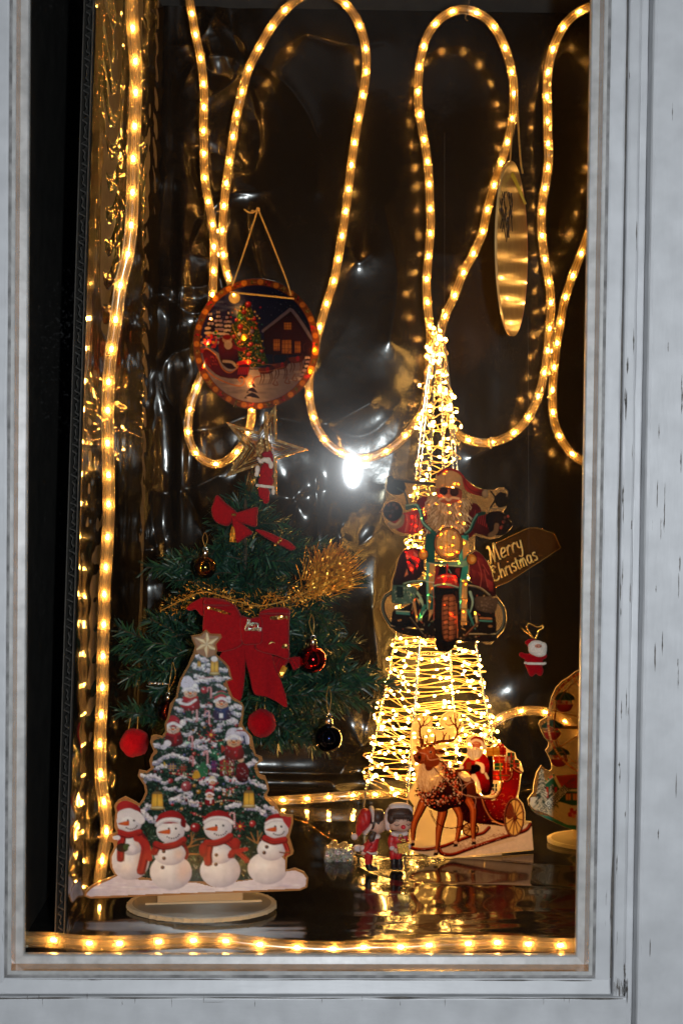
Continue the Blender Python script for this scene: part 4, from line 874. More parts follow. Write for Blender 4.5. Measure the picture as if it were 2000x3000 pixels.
    # sack of presents, sleigh and rider
    for k in range(60): cv.ell(r.gauss(300, 55), r.gauss(820, 38), 17, 15, r.choice(['#d8342c', '#e87838', '#b83c8c', '#f0b048', '#7c2c6c', '#3c8c48', '#e84c58']))
    cv.poly([(380,820),(440,770),(520,790),(560,860),(590,960),(580,1100),(480,1120),(390,1020)], '#7c1c1c', sm=4, shade=(460,860,200,'#380c10')); cv.ell(468, 800, 52, 44, '#c8a89c'); cv.ell(468, 775, 46, 30, '#9c2424'); cv.ell(480, 860, 44, 50, '#dccccc', .8)
    cv.line([(540,880),(610,910),(660,900)], 40, '#8c2020', sm=3); cv.line([(430,1040),(520,1050),(560,1090)], 30, '#d8c8c8', .8, sm=3)
    cv.poly([(200,900),(260,905),(340,960),(400,1080),(480,1150),(560,1130),(600,1060),(690,1040),(720,1060),(700,1180),(640,1230),(400,1210),(260,1100),(210,1000)], '#7c1814', sm=3, shade=(300,1000,420,'#48100c'))
    for k in range(30): cv.ell(r.uniform(255, 360), r.uniform(960, 1120), 12, 5, r.choice(['#c85030', '#5c100c']), .7, rot=1)
    cv.line([(205,910),(260,905),(350,980),(420,1120),(500,1165),(570,1120),(600,1070)], 9, '#e89848', sm=5); cv.line([(590,1065),(650,1050),(710,1055)], 40, '#d82c20', sm=3); cv.line([(590,1070),(560,1085),(580,1110)], 8, '#f0b060', sm=4)
    for k in range(6): cv.line([(600 + k * 20, 1110), (590 + k * 20, 1180)], 14, '#c02418')
    cv.ell(190, 925, 24, 24, '#c83424')
    cv.line([(230,1120),(330,1210),(480,1280),(600,1310),(650,1280),(655,1230),(620,1205),(595,1240),(615,1262)], 11, '#e88c34', sm=6); cv.line([(690,1290),(740,1280),(770,1220),(830,1200)], 10, '#c84c24', sm=5); cv.ell(700, 1235, 60, 40, '#fff4d8', .5, soft=1); cv.line([(670,1230),(710,1190),(735,1220),(700,1245)], 7, '#e8a050', sm=5)
    # team of deer
    for x, y, s_ in ((850,1140,1.),(1010,1090,.9),(1180,1020,1.)):
        cv.poly([(x - 40, y - 20), (x + 90 * s_, y - 40), (x + 120 * s_, y - 90), (x + 150 * s_, y - 60), (x + 110 * s_, y + 20), (x, y + 40)], '#7c3a24', sm=4, shade=(x, y, 150, '#34140f'))
        for dx in (-20, 10, 80, 100): cv.line([(x + dx, y + 20), (x + dx + 14, y + 80), (x + dx - 6, y + 140)], 12, '#5c2818', w2=6, sm=3)
        cv.line([(x + 130 * s_, y - 90), (x + 120, y - 150), (x + 150, y - 180)], 6, '#6c3c24', sm=3); cv.ell(x + 60, y - 10, 20, 30, '#a82824')
    cv.line([(600,960),(760,1130),(900,1150),(1100,1100)], 4, '#d89050', .9, sm=5); cv.line([(640,1000),(800,1060),(1000,1080)], 4, '#d89050', .8, sm=5)
    for x, y in ((1130,1270),(1210,1240),(1000,1290)): cv.line([(x, y - 60), (x - 30, y), (x + 20, y + 10), (x + 10, y - 30)], 8, '#8c5044', sm=5)
    return cv, (CX, CY, RX, RY)

def paint_ferris():
    cv = Canvas(1320, 2120, 3.0); r = random.Random(41)
    O = [(330,1340),(380,1388),(430,1408),(452,1380),(448,1320),(418,1240),(378,1170),(408,1130),(418,1080),(368,1020),(333,950),(302,870),(318,830),(388,790),(418,740),(428,650),(448,560),(500,450),(570,375),(650,325),(720,268),(800,232),(1000,200),(1300,232),(1310,2090),(1000,2110),(720,2088),(600,2052),(400,1962),(250,1882),(188,1802),(176,1730),(236,1650),(246,1550),(276,1430)]
    CX, CY, RR = 1010, 850, 600
    def ring(R0, w, c, al=1): cv.line([(CX + R0 * math.cos(a), CY + R0 * 1.03 * math.sin(a)) for a in np.linspace(0, 2 * np.pi, 70)], w, c, al)
    for k in range(8):
        a = k * math.pi / 4 + .25; p, q = (CX, CY), (CX + RR * math.cos(a), CY + RR * math.sin(a))
        cv.line([p, q], 12, '#9c6a3c'); 
        for t in np.linspace(.1, .98, 40): cv.ell(p[0] + (q[0] - p[0]) * t, p[1] + (q[1] - p[1]) * t, 5, 5, '#e8b070')
    cv.line([(360,905),(800,905)], 34, '#b88848', .8)
    for k in range(36): cv.ell(380 + k * 12, 905, 5, 10, '#7c4c20')
    cv.line([(505,640),(480,840)], 12, '#6c2c18'); cv.line([(440,940),(520,1130)], 12, '#8c3c24')
    for x, y in ((590,560),(450,880),(530,1190),(900,330),(820,1500)):
        cv.line([(x, y), (x - 90, y + 70)], 6, '#7c5030'); cv.line([(x, y), (x + 90, y + 70)], 6, '#7c5030')
        cv.poly([(x - 80, y + 70), (x + 100, y + 70), (x + 70, y + 150), (x, y + 168), (x - 60, y + 150)], '#a8281c', sm=3, shade=(x, y + 90, 110, '#5c120c')); cv.line([(x - 80, y + 74), (x + 100, y + 74)], 9, '#d8a060')
        for _ in range(9): cv.ell(x + r.uniform(-60, 80), y + r.uniform(40, 70), 18, 18, r.choice(['#b83c2c', '#d8a888', '#5c7c5c', '#8c4c34', '#e8d0b0']))
        cv.poly([(x - 120, y + 20), (x - 60, y - 40), (x, y - 64), (x + 70, y - 40), (x + 140, y + 20), (x + 60, y + 34), (x - 60, y + 34)], '#2c4430', sm=4, shade=(x - 20, y - 20, 140, '#14241a'))
        for k in range(7): cv.line([(x, y - 62), (x - 100 + k * 36, y + 26)], 7, '#587054' if k % 2 else '#1c2c20', .8)
        cv.ell(x, y - 66, 12, 10, '#8c6a34')
    ring(RR, 24, '#a8481c'); 
    for a in np.linspace(0, 2 * np.pi, 150): cv.ell(CX + RR * math.cos(a), CY + RR * 1.03 * math.sin(a), 11, 11, r.choice(['#e8a050', '#c8482c', '#f0c070']))
    for a in np.linspace(2.2, 4.4, 9): cv.line([(CX + (RR - 60) * math.cos(a), CY + (RR - 60) * math.sin(a)), (CX + RR * math.cos(a + .05), CY + RR * math.sin(a + .05))], 6, '#c8804c')
    ring(RR - 66, 8, '#9c5428')
    # base of snow
    cv.poly([(200,1760),(300,1700),(700,1720),(1310,1720),(1310,2080),(1000,2098),(720,2060),(600,2010),(400,1900),(260,1850),(205,1800)], '#e4d2a8', sm=2)
    cv.poly([(205,1830),(300,1900),(430,1930),(600,2010),(720,2030),(1310,2060),(1310,2098),(1000,2104),(700,2078),(560,2030),(400,1955),(255,1878)], '#2c7c68', sm=2)
    cv.poly([(205,1720),(260,1700),(320,1740),(240,1800),(205,1790)], '#efe2c0', sm=3)
    # house
    cv.poly([(500,1460),(760,1440),(1300,1440),(1300,1620),(560,1620)], '#c8401c', shade=(720,1500,420,'#9c2c14'))
    cv.poly([(350,1560),(470,1450),(560,1620),(545,1760),(380,1760)], '#2c6a44', shade=(450,1560,170,'#1c4430'))
    cv.poly([(545,1600),(1300,1610),(1300,1800),(680,1800),(545,1760)], '#2c5c40', shade=(720,1680,300,'#1a3c2a'))
    cv.line([(350,1560),(470,1452),(556,1612)], 30, '#e8d8ac', sm=1); cv.line([(560,1624),(1300,1636)], 26, '#ecdcb0')
    for k in range(12): cv.ell(360 + k * 10, 1540 - k * 8, 12, 12, r.choice(['#d8482c', '#e88838', '#3c7c44']))
    cv.poly([(380,1590),(410,1590),(410,1720),(375,1720)], '#c8341c'); cv.poly([(480,1590),(510,1590),(510,1740),(480,1740)], '#c8341c')
    for x in (640, 720, 880, 1040): cv.poly([(x - 28, 1670), (x + 28, 1670), (x + 28, 1740), (x - 28, 1740)], '#e89848'); cv.line([(x, 1670), (x, 1740)], 6, '#a82c18'); cv.line([(x - 30, 1665), (x + 30, 1665)], 8, '#a82c18')
    for _ in range(14): cv.ell(r.uniform(655, 740), r.uniform(1840, 1930), 22, 20, r.choice(['#d84028', '#b82c1c', '#f08858']))
    def pine(x, y, h, w):
        for k in range(int(h / 9)):
            t = k / (h / 9); yy = y + h * t; ww = w * (.12 + t * .9)
            for s_ in (-1, 1):
                for _ in range(3): x0 = x + s_ * r.uniform(0, ww); cv.line([(x0 - s_ * 12, yy), (x0 + s_ * 14, yy + 22)], 8, r.choice(['#2c3c34', '#e8dcb8', '#4c5c48', '#d8ccac', '#1c2c28']))
    pine(335, 1380, 330, 60); pine(330, 1560, 260, 90); pine(455, 1560, 260, 60)
    for k in range(30): x, y = 300 + r.random() * 220, 1760 + r.random() * 110; cv.line([(x, y), (x + 20, y + 16)], 6, r.choice(['#4c6460', '#8c9480']), .8)
    return cv, O
# ------------------------------------------------------------------ shared materials
def paint_mat(name, axis, col=(.60, .61, .625), crack=0.66, seed=0.0, rough=.42, dirty=0.0):
    m, nt, out = new_mat(name); L = nt.links; b = N(nt, 'BsdfPrincipled')
    tc = N(nt, 'TexCoord'); mp = N(nt, 'Mapping'); L.new(tc.outputs['Object'], mp.inputs[0])
    sc = (210, 210, 9) if axis == 'z' else (9, 210, 210)
    mp.inputs['Scale'].default_value = sc; mp.inputs['Location'].default_value = (seed, seed * 2, seed)
    t = N(nt, 'TexNoise'); setin(t, {'Scale': 1.0, 'Detail': 4.0, 'Roughness': .6}); L.new(mp.outputs[0], t.inputs['Vector'])
    mp2 = N(nt, 'Mapping'); L.new(tc.outputs['Object'], mp2.inputs[0]); mp2.inputs['Scale'].default_value = (45, 45, 5) if axis == 'z' else (5, 45, 45); mp2.inputs['Location'].default_value = (3 + seed, 1, 7)
    t2 = N(nt, 'TexNoise'); setin(t2, {'Scale': 1.0, 'Detail': 2.0}); L.new(mp2.outputs[0], t2.inputs['Vector'])
    ad = N(nt, 'Math', operation='MULTIPLY_ADD'); L.new(t2.outputs['Fac'], ad.inputs[0]); ad.inputs[1].default_value = .55; L.new(t.outputs['Fac'], ad.inputs[2])
    mr = N(nt, 'MapRange'); L.new(ad.outputs[0], mr.inputs[0]); setin(mr, {'From Min': crack + .275, 'From Max': crack + .305})
    t3 = N(nt, 'TexNoise'); setin(t3, {'Scale': 34.0, 'Detail': 5.0}); L.new(tc.outputs['Object'], t3.inputs['Vector'])
    c1 = N(nt, 'MixRGB'); L.new(t3.outputs['Fac'], c1.inputs[0]); setin(c1, {'Color1': tuple(x * (.70 - dirty) for x in col), 'Color2': tuple(x * 1.1 for x in col)})
    mg = N(nt, 'Mapping'); L.new(tc.outputs['Object'], mg.inputs[0]); mg.inputs['Scale'].default_value = (150, 150, 26) if axis == 'z' else (26, 150, 150)
    tg = N(nt, 'TexNoise'); setin(tg, {'Scale': 1.0, 'Detail': 3.0, 'Roughness': .6}); L.new(mg.outputs[0], tg.inputs['Vector'])
    c2 = N(nt, 'MixRGB'); L.new(mr.outputs[0], c2.inputs[0]); L.new(c1.outputs[0], c2.inputs[1]); setin(c2, {'Color2': (.075, .06, .055)})
    L.new(c2.outputs[0], b.inputs['Base Color']); setin(b, {'Roughness': rough})
    h = N(nt, 'Math', operation='MULTIPLY_ADD'); L.new(mr.outputs[0], h.inputs[0]); h.inputs[1].default_value = -1.2; L.new(tg.outputs['Fac'], h.inputs[2])
    bp = N(nt, 'Bump'); setin(bp, {'Strength': .22, 'Distance': .0012}); L.new(h.outputs[0], bp.inputs['Height']); L.new(bp.outputs[0], b.inputs['Normal'])
    L.new(b.outputs[0], out.inputs[0]); return m
PV, PH = paint_mat('white_paint_upright', 'z', crack=.76), paint_mat('white_paint_rail', 'x', crack=.76, seed=4)
PJ = paint_mat('white_paint_jamb', 'z', crack=.78, seed=9, col=(.62, .63, .645))
PB = pbr('bead_paint', (.46, .455, .44), .35, noise=.22, nscale=60, bump=.12, bscale=90)
PG = pbr('bead_gloss_rope_glow', (.62, .33, .14), .16, noise=.2, nscale=70, bump=.06, bscale=60, coat=1.0)  # orange glow of the rope lights on the step is put into this base colour
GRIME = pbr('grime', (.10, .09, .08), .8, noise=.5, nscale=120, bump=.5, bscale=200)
PUTTY = pbr('old_putty', (.25, .245, .24), .8, noise=.45, nscale=70, bump=.5, bscale=200)
DARKWOOD = pbr('dark_wood', (.018, .016, .014), .55, noise=.4, nscale=40, bump=.3)
FILM = film_mat('black_film', .12, .24, .17, sp=.32, dust=.04); FLOORM = film_mat('black_film_floor', .05, .17, .4, .10, 25, dust=.22)
SIDEF = film_mat('black_film_side', .05, .2, .35, .1, 40)
GLASS = clear_mat('window_glass', (.97, .98, .97), body=0.0, rough=.012, gl=.06)
TUBE = clear_mat('rope_tube', (.98, .93, .82), body=.15, bodycol=(1, .76, .42), rough=.12, gl=.16)
CORE = clear_mat('rope_core', (1, .86, .6), body=.22, bodycol=(1, .74, .38), rough=.2, gl=.1)
BULB = emitter('bulb_glow', (1, .53, .15), 620.0)
LED = emitter('led_glow', (1, .50, .105), 250.0)
ACR = clear_mat('acrylic', (.93, .86, .70), body=.50, bodycol=(.62, .36, .16), rough=.08, gl=.04)
ACRE = clear_mat('acrylic_edge', (1, .92, .75), body=.8, bodycol=(1, .86, .6), rough=.2, gl=.04)
ACRB = clear_mat('acrylic_base', (.95, .90, .80), body=.55, bodycol=(.80, .66, .46), rough=.10, gl=.015)
INK = print_mat('ink', 0, .12, .22); INKT = print_mat('ink_clear', .45, .35, .2, gain=2.8); INKR = print_mat('ink_backlit', .04, .42, .2, gain=1); INKD = print_mat('ink_disc', .50, .85, .3, .2, gain=1.15)
def dusty_glass():
    m, nt, out = new_mat('window_glass'); L = nt.links; t = N(nt, 'BsdfTransparent'); setin(t, {'Color': (.97, .98, .97)})
    g1 = N(nt, 'BsdfGlossy'); setin(g1, {'Roughness': .012}); g2 = N(nt, 'BsdfGlossy'); setin(g2, {'Roughness': .16}); g3 = N(nt, 'BsdfGlossy'); setin(g3, {'Roughness': .05})
    x0 = N(nt, 'MixShader'); x0.inputs[0].default_value = .75; L.new(g3.outputs[0], x0.inputs[1]); L.new(g2.outputs[0], x0.inputs[2])
    x = N(nt, 'MixShader'); x.inputs[0].default_value = .035; L.new(g1.outputs[0], x.inputs[1]); L.new(x0.outputs[0], x.inputs[2])
    y = N(nt, 'MixShader'); fr = N(nt, 'Fresnel'); fr.inputs[0].default_value = 1.45; L.new(fr.outputs[0], y.inputs[0]); L.new(t.outputs[0], y.inputs[1]); L.new(x.outputs[0], y.inputs[2])
    tc = N(nt, 'TexCoord'); n1 = N(nt, 'TexNoise'); setin(n1, {'Scale': 260.0, 'Detail': 4.0}); L.new(tc.outputs['Object'], n1.inputs['Vector']); n2 = N(nt, 'TexNoise'); setin(n2, {'Scale': 6.0, 'Detail': 3.0}); L.new(tc.outputs['Object'], n2.inputs['Vector'])
    ad = N(nt, 'Math', operation='MULTIPLY_ADD'); L.new(n2.outputs['Fac'], ad.inputs[0]); ad.inputs[1].default_value = .5; L.new(n1.outputs['Fac'], ad.inputs[2]); mr = N(nt, 'MapRange'); L.new(ad.outputs[0], mr.inputs[0]); setin(mr, {'From Min': .92, 'From Max': 1.12, 'To Min': .0, 'To Max': .022})
    df = N(nt, 'BsdfDiffuse'); setin(df, {'Color': (.7, .7, .7)}); z = N(nt, 'MixShader'); L.new(mr.outputs[0], z.inputs[0]); L.new(y.outputs[0], z.inputs[1]); L.new(df.outputs[0], z.inputs[2]); L.new(z.outputs[0], out.inputs[0]); return m
GLASS = dusty_glass()
def glitter(name, col, sc=900, metal=1.0, rough=.25):
    m, nt, out = new_mat(name); L = nt.links; b = N(nt, 'BsdfPrincipled')
    tc = N(nt, 'TexCoord'); v = N(nt, 'TexVoronoi'); v.inputs['Scale'].default_value = sc; L.new(tc.outputs['Object'], v.inputs['Vector'])
    s_ = N(nt, 'VectorMath', operation='SUBTRACT'); L.new(v.outputs['Color'], s_.inputs[0]); s_.inputs[1].default_value = (.5, .5, .5)
    k = N(nt, 'VectorMath', operation='SCALE'); L.new(s_.outputs[0], k.inputs[0]); k.inputs['Scale'].default_value = 1.5
    g = N(nt, 'NewGeometry'); a = N(nt, 'VectorMath', operation='ADD'); L.new(g.outputs['Normal'], a.inputs[0]); L.new(k.outputs[0], a.inputs[1])
    n = N(nt, 'VectorMath', operation='NORMALIZE'); L.new(a.outputs[0], n.inputs[0]); L.new(n.outputs[0], b.inputs['Normal'])
    setin(b, {'Base Color': col, 'Metallic': metal, 'Roughness': rough}); L.new(b.outputs[0], out.inputs[0]); return m
GOLDG = glitter('gold_glitter', (.60, .40, .16), metal=.75, rough=.35); GOLD = pbr('gold_plastic', (.62, .35, .08), .26, .85, noise=.15)
GOLDS = glitter('gold_strand', (1.0, .46, .05), 300, metal=.6, rough=.35); SILVG = glitter('silver_glitter', (.85, .82, .75), 1400)
CORD = pbr('gold_cord', (.62, .36, .08), .4, .35, noise=.2, nscale=400)
WIRE = pbr('copper_wire', (.92, .60, .22), .3, .35); STEEL = pbr('steel_rod', (.80, .73, .60), .16, .85)
REDF = pbr('red_velvet', (.30, .004, .008), .85, sheen=.08, spec=.1, noise=.12, nscale=300, bump=.4, bscale=900)
REDK = pbr('red_flock', (.36, .003, .008), .95, sheen=.06, spec=.05, noise=.2, nscale=500, bump=.7, bscale=1500)
WHTF = pbr('white_flock', (.80, .70, .62), .95, sheen=.2, spec=.05, noise=.15, nscale=500, bump=.9, bscale=1200)

# ------------------------------------------------------------------ the window
XL, XR, ZB, ZT = float(P(80, 1500, 0)[0]), float(P(1706, 1500, 0)[0]), float(P(900, 2797, 0)[2]), 0.62
win = thing('window', 'white painted wooden window with worn, cracked paint round one large pane', 'window', (0, 0, ZB - .05))
def prof_v(name, x0, x1, y0, y1, m, z0, z1, bev=.0015):
    # a length of timber with softened, slightly lumpy, hand-painted edges
    hor = (x1 - x0) > (z1 - z0); n = 140; a0, a1 = (x0, x1) if hor else (z0, z1); b0, b1 = (z0, z1) if hor else (x0, x1); c_ = bev * .8
    ring = [(b0, y1), (b0, y0 + c_ * 1.6), (b0 + c_ * .5, y0 + c_ * .5), (b0 + c_ * 1.6, y0), (b1 - c_ * 1.6, y0), (b1 - c_ * .5, y0 + c_ * .5), (b1, y0 + c_ * 1.6), (b1, y1)]
    V = []; F = []; k_ = len(ring); sd = int(abs(x0 * 977 + z0 * 331)) % 50
    for i in range(n + 1):
        a = a0 + (a1 - a0) * i / n
        for q, (b, y) in enumerate(ring):
            e = (float(fbm(np.array(a * 16.), np.array(q * .8 + sd), 5, 3)) - .5) * .0011 if q not in (0, k_ - 1) else 0
            bb = b + e; V.append((a, y + e * .7, bb) if hor else (bb, y + e * .7, a))
    for i in range(n):
        for q in range(k_ - 1): f = [i * k_ + q, i * k_ + q + 1, (i + 1) * k_ + q + 1, (i + 1) * k_ + q]; F.append(f if hor else f[::-1])
    F.append(list(range(k_))[::-1] if hor else list(range(k_))); F.append([n * k_ + q for q in range(k_)] if hor else [n * k_ + q for q in range(k_)][::-1])
    return part(name, V, F, m, win)
link('glass_pane', raw_mesh('glass_pane', *box(XL - .004, XR + .004, 0.0, .003, ZB - .004 - WL[win.name][2], ZT - WL[win.name][2]), GLASS), win)
# sloping glazing bead and glossy step on three sides
def bead(name, m, pts):
    """pts: list of (outward offset, Y); runs up the left side, along the bottom, up the right side"""
    out = []
    for sgn, X in ((-1, XL), (1, XR)):
        V = []; n = len(pts)
        for z in (0, 1):
            for o, y in pts: V.append((X + sgn * o, y, (ZB - o) if z == 0 else ZT))
        F = [[k, (k + 1) % n, (k + 1) % n + n, k + n] for k in range(n)]; out.append((V, F if sgn > 0 else [f[::-1] for f in F]))
    V = []; n = len(pts)
    for e in (0, 1):
        for o, y in pts: V.append(((XL - o) if e == 0 else (XR + o), y, ZB - o))
    out.append((V, [[k, k + n, (k + 1) % n + n, (k + 1) % n] for k in range(n)]))
    for v, f in out: part(name, v, f, m, win)
bead('glazing_bead', PB, [(0, .006), (0, -.0005), (.0012, -.0030), (.0066, -.0046), (.0080, -.005), (.0080, .006)])
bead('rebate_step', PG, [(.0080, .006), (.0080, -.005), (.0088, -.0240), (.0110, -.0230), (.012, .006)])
bead('rebate_lip', PB, [(.0088, -.0210), (.0088, -.0243), (.0096, -.0250), (.0126, -.0250), (.0126, .004)])
bead('putty_line', PUTTY, [(.0124, .004), (.0124, -.0252), (.0138, -.0260), (.0156, -.0254), (.0156, .004)])
o1 = .0150
prof_v('left_stile', XL - .16, XL - o1, -.027, .03, PV, ZB - o1 - .0165, ZT, .002)
rs0, rs1 = XR + o1, XR + .0465
prof_v('right_stile_bead', rs0, rs0 + .017, -.0255, .03, PJ, ZB - o1 - .0165, ZT, .002)
prof_v('right_stile', rs0 + .0182, rs1, -.029, .03, PV, ZB - o1 - .034, ZT, .0025)
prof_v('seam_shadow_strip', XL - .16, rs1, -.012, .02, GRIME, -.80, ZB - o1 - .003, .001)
# the bottom rail is in stepped mouldings
V, F = box(XL - .05, rs0 + .016, -.020, .02, ZB - o1 - .0155, ZB - o1 - .0005); V = [(x, y - .005 + (.0 if z > ZB - o1 - .008 else -.006), z) for x, y, z in V]
o = part('rail_moulding', V, F, PH, win); md = o.modifiers.new('b', 'BEVEL'); md.width = .0015; md.segments = 2
prof_v('bottom_rail', XL - .16, rs1 - .0005, -.0335, .02, PH, ZB - o1 - .0475, ZB - o1 - .0172, .002)
prof_v('weather_board', XL - .16, rs1 - .0005, -.041, .02, PH, ZB - o1 - .12, ZB - o1 - .0492, .0025)
prof_v('jamb_groove', rs1 + .0006, rs1 + .0085, -.020, .02, PV, -.80, ZT, .0012)
prof_v('jamb', rs1 + .0090, rs1 + .12, -.039, .03, PJ, -.80, ZT, .003)
# hairline gaps with ragged edges along the rail joints
def crack_line(p0, p1, w, seed, m=GRIME, rag=.0012):
    r = random.Random(seed); n = 90; A = np.array(p0); B = np.array(p1); d = (B - A) / np.linalg.norm(B - A); up = np.array([d[2], 0, -d[0]]); V = []; F = []
    for k in range(n + 1):
        q = A + (B - A) * k / n; ww = w * (.15 + 1.3 * max(0, noise2(np.array(k * .23), np.array(seed * 3.1), seed)) ** 2) ; o_ = (noise2(np.array(k * .1), np.array(seed * 1.7), 5) - .5) * rag
        V += [q + up * (o_ + ww), q + up * (o_ - ww)]
    for k in range(n): F.append([2 * k, 2 * k + 1, 2 * k + 3, 2 * k + 2])
    part('paint_crack', V, F, m, win)
crack_line((XL - .10, -.0341, ZB - o1 - .0182), (rs1 - .004, -.0341, ZB - o1 - .0182), .0011, 3)
crack_line((XL - .10, -.0416, ZB - o1 - .0505), (rs1 - .004, -.0416, ZB - o1 - .0505), .0010, 6)
crack_line((rs0 + .0165, -.0262, ZT), (rs0 + .0165, -.0262, ZB - .015), .0010, 9)
def chip(x, z, l, w, y, seed):
    """a flake missing from the paint: a ragged sliver of bare dark wood"""
    r = random.Random(seed); n = 7; L_ = []; R_ = []; dx = r.uniform(-.1, .1) * l * .3
    for k in range(n + 1):
        t = k / n; ww = w * math.sin(math.pi * min(1, t * .96 + .02)) * r.uniform(.25, 1.1); xx = x + dx * (t - .5) + r.uniform(-.15, .15) * w
        L_.append((xx - ww, y, z - l + 2 * l * t)); R_.append((xx + ww, y, z - l + 2 * l * t))
    V = L_ + R_; F = [[k, k + n + 1, k + n + 2, k + 1] for k in range(n)]
    part('paint_chip', V, F, GRIME, win)
for k in range(46):
    r = rnd; x = r.choice([rs0 + .0200, rs0 + .0204, rs0 + .0208, rs0 + .028, rs1 + .021, rs1 + .028, rs1 + .045]) + r.gauss(0, .0008); z = r.choice([r.uniform(ZB - .02, .45), r.gauss(-.05, .12)])
    chip(x, z, r.uniform(.003, .016), r.uniform(.0003, .0011), -.0294 if x < rs1 else -.0394, k)
for k in range(9): chip(rs0 + .0195 + k * .0017, ZB - .024 + rnd.uniform(-.004, .004), rnd.uniform(.006, .014), rnd.uniform(.0004, .0011), -.0294, 200 + k)
for k in range(5): chip(rs1 - .0016 + rnd.uniform(-.0006, .0004), ZB - .036 + .008 * k, .006, .0010, -.0294, 230 + k)
for k in range(16):      # short upright splits in the bottom rail and grime in the corners of the bead
    chip(rnd.uniform(XL, XR), ZB - o1 - rnd.uniform(.017, .024), rnd.uniform(.002, .005), .0003, -.0340, 260 + k)
for k, (x, z) in enumerate([(XL - .010, ZB - .011), (XR + .009, ZB - .010), (XR + .011, ZB - .006), (XR + .006, ZB - .0125), (XR - .004, ZB - .0125)]): chip(x, z, .0025, .0016, -.0052, 300 + k)
crack_line((XR - .03, -.0052, ZB - .0105), (XR + .012, -.0052, ZB - .0105), .0012, 12); crack_line((XL - .012, -.0256, ZB - .0172), (XR + .012, -.0262, ZB - .0172), .0010, 15)

# ------------------------------------------------------------------ display: floor, backdrop, sides
def bump_px(X, Z, px, py, Y, s, amp, k=0, ph=0.0):
    """a pinch in the film at a spot of the photograph, with creases running out of it"""
    c = P(px, py, Y); dx = X - c[0]; dz = Z - c[2]; r2 = np.hypot(dx, dz); g = np.exp(-(r2 / s) ** 2)
    h = -amp * g
    if k: h = h + amp * .55 * np.cos(k * np.arctan2(dz, dx) + ph) * (r2 / s) * np.exp(-(r2 / (s * 1.4)) ** 1.3)
    return h
YB = .80
nx, nz = 420, 460
X, Z = np.meshgrid(np.linspace(-.30, .66, nx), np.linspace(ZF - .01, .72, nz))
mid = np.clip(1 - np.abs(Z + .04) / .30, 0, 1) * np.clip((.22 - X) / .12, 0, 1)
h = .010 * (fbm(X * 2.2, Z * 1.8, 3, 2) - .5) + .0016 * (fbm(X * 11, Z * 6, 8, 2) - .5) + .0008 * (fbm(X * 26, Z * 15, 9, 2) - .5)
h += mid * (.009 * (fbm(X * 8 + Z * 2, Z * 6, 10, 2) - .5) * np.clip((.10 - X) / .08, 0, 1) + .0022 * np.clip((.06 - X) / .06, 0, 1) * ridge(X * 7 + Z * 3, Z * 6 - X * 2, 12, 4) - .0022 * ridge(X * 6 - Z * 4, Z * 5 + X * 3, 13, 5))
def crease(pts, amp, w, blunt=.0012):
    """a fold line through seen places: a low tent whose flanks fall away on both sides"""
    global h
    q = catmull(np.array([P(a, b, YB) for a, b in pts]), 5); best = np.full(X.shape, 9.0)
    for k in range(len(q) - 1):
        a, b = q[k][[0, 2]], q[k + 1][[0, 2]]; d = b - a; L2 = d.dot(d) + 1e-12
        t = np.clip(((X - a[0]) * d[0] + (Z - a[1]) * d[1]) / L2, 0, 1); best = np.minimum(best, np.hypot(X - a[0] - t * d[0], Z - a[1] - t * d[1]))
    h = h - 1.5 * amp * np.exp(-(np.sqrt(best ** 2 + blunt ** 2) / w))
for pts, a, w in (([(428,850),(485,872),(545,912),(600,915)], .0040, .018), ([(560,1018),(500,1040),(478,1085),(490,1160),(535,1235)], .0045, .016), ([(430,1425),(480,1445),(560,1430),(640,1395)], .004, .02),
                  ([(440,1430),(450,1560),(470,1620)], .003, .015), ([(560,1262),(640,1250),(730,1215)], .0035, .016), ([(930,1250),(1000,1225),(1085,1180)], .0035, .02), ([(820,1225),(900,1240),(960,1240)], .003, .015),
                  ([(925,1400),(930,1560),(935,1750),(930,1900)], .0022, .010), ([(1030,740),(1050,770),(1085,745)], .0035, .02), ([(1000,1580),(1050,1600),(1090,1570)], .004, .02), ([(600,20),(700,110),(740,165)], .0018, .008),
                  ([(600,25),(650,140),(690,230)], .0014, .008), ([(772,192),(860,270),(925,400),(930,560)], .0015, .010), ([(1170,1240),(1120,1500),(1090,1760),(1120,1950)], .0022, .08), ([(1090,1780),(1100,2000),(1060,2180)], .004, .04),
                  ([(1060,2180),(1020,2230),(980,2290)], .003, .015), ([(1500,2090),(1480,2200),(1500,2290)], .004, .03), ([(1540,2120),(1560,2220)], .003, .02), ([(700,2262),(900,2266),(1080,2262)], .005, .012), ([(1700,1240),(1500,1290),(1380,1340)], .0016, .02),
                  ([(1250,740),(1500,760),(1730,735)], .0012, .03), ([(900,100),(1010,130),(1130,120)], .0014, .02), ([(1600,100),(1560,400),(1580,800)], .0016, .04), ([(1120,600),(1160,800),(1140,1000)], .0025, .03), ([(700,1700),(760,1850),(900,2000)], .003, .03)):
    crease(pts, a, w)
h += .014 * np.exp(-((X + .19) / .045) ** 2) * (fbm(X * 34, Z * 3.2, 31, 2) - .35)      # upright folds beside the corner
ul = np.exp(-((X + .14) / .07) ** 2) * np.clip((Z - .12) / .12, 0, 1)
h += ul * (.007 * ridge(X * 17 + Z * 5, Z * 9, 35, 2.5) - .006 * ridge(X * 12 - Z * 7, Z * 13, 36, 3) + .002 * (fbm(X * 50, Z * 38, 37, 2) - .5))
lw = np.clip((.02 - Z) / .1, 0, 1) * np.clip((.10 - X) / .10, 0, 1); h += lw * .004 * ridge(X * 8 + Z * 4, Z * 7 - X * 3, 38, 6)
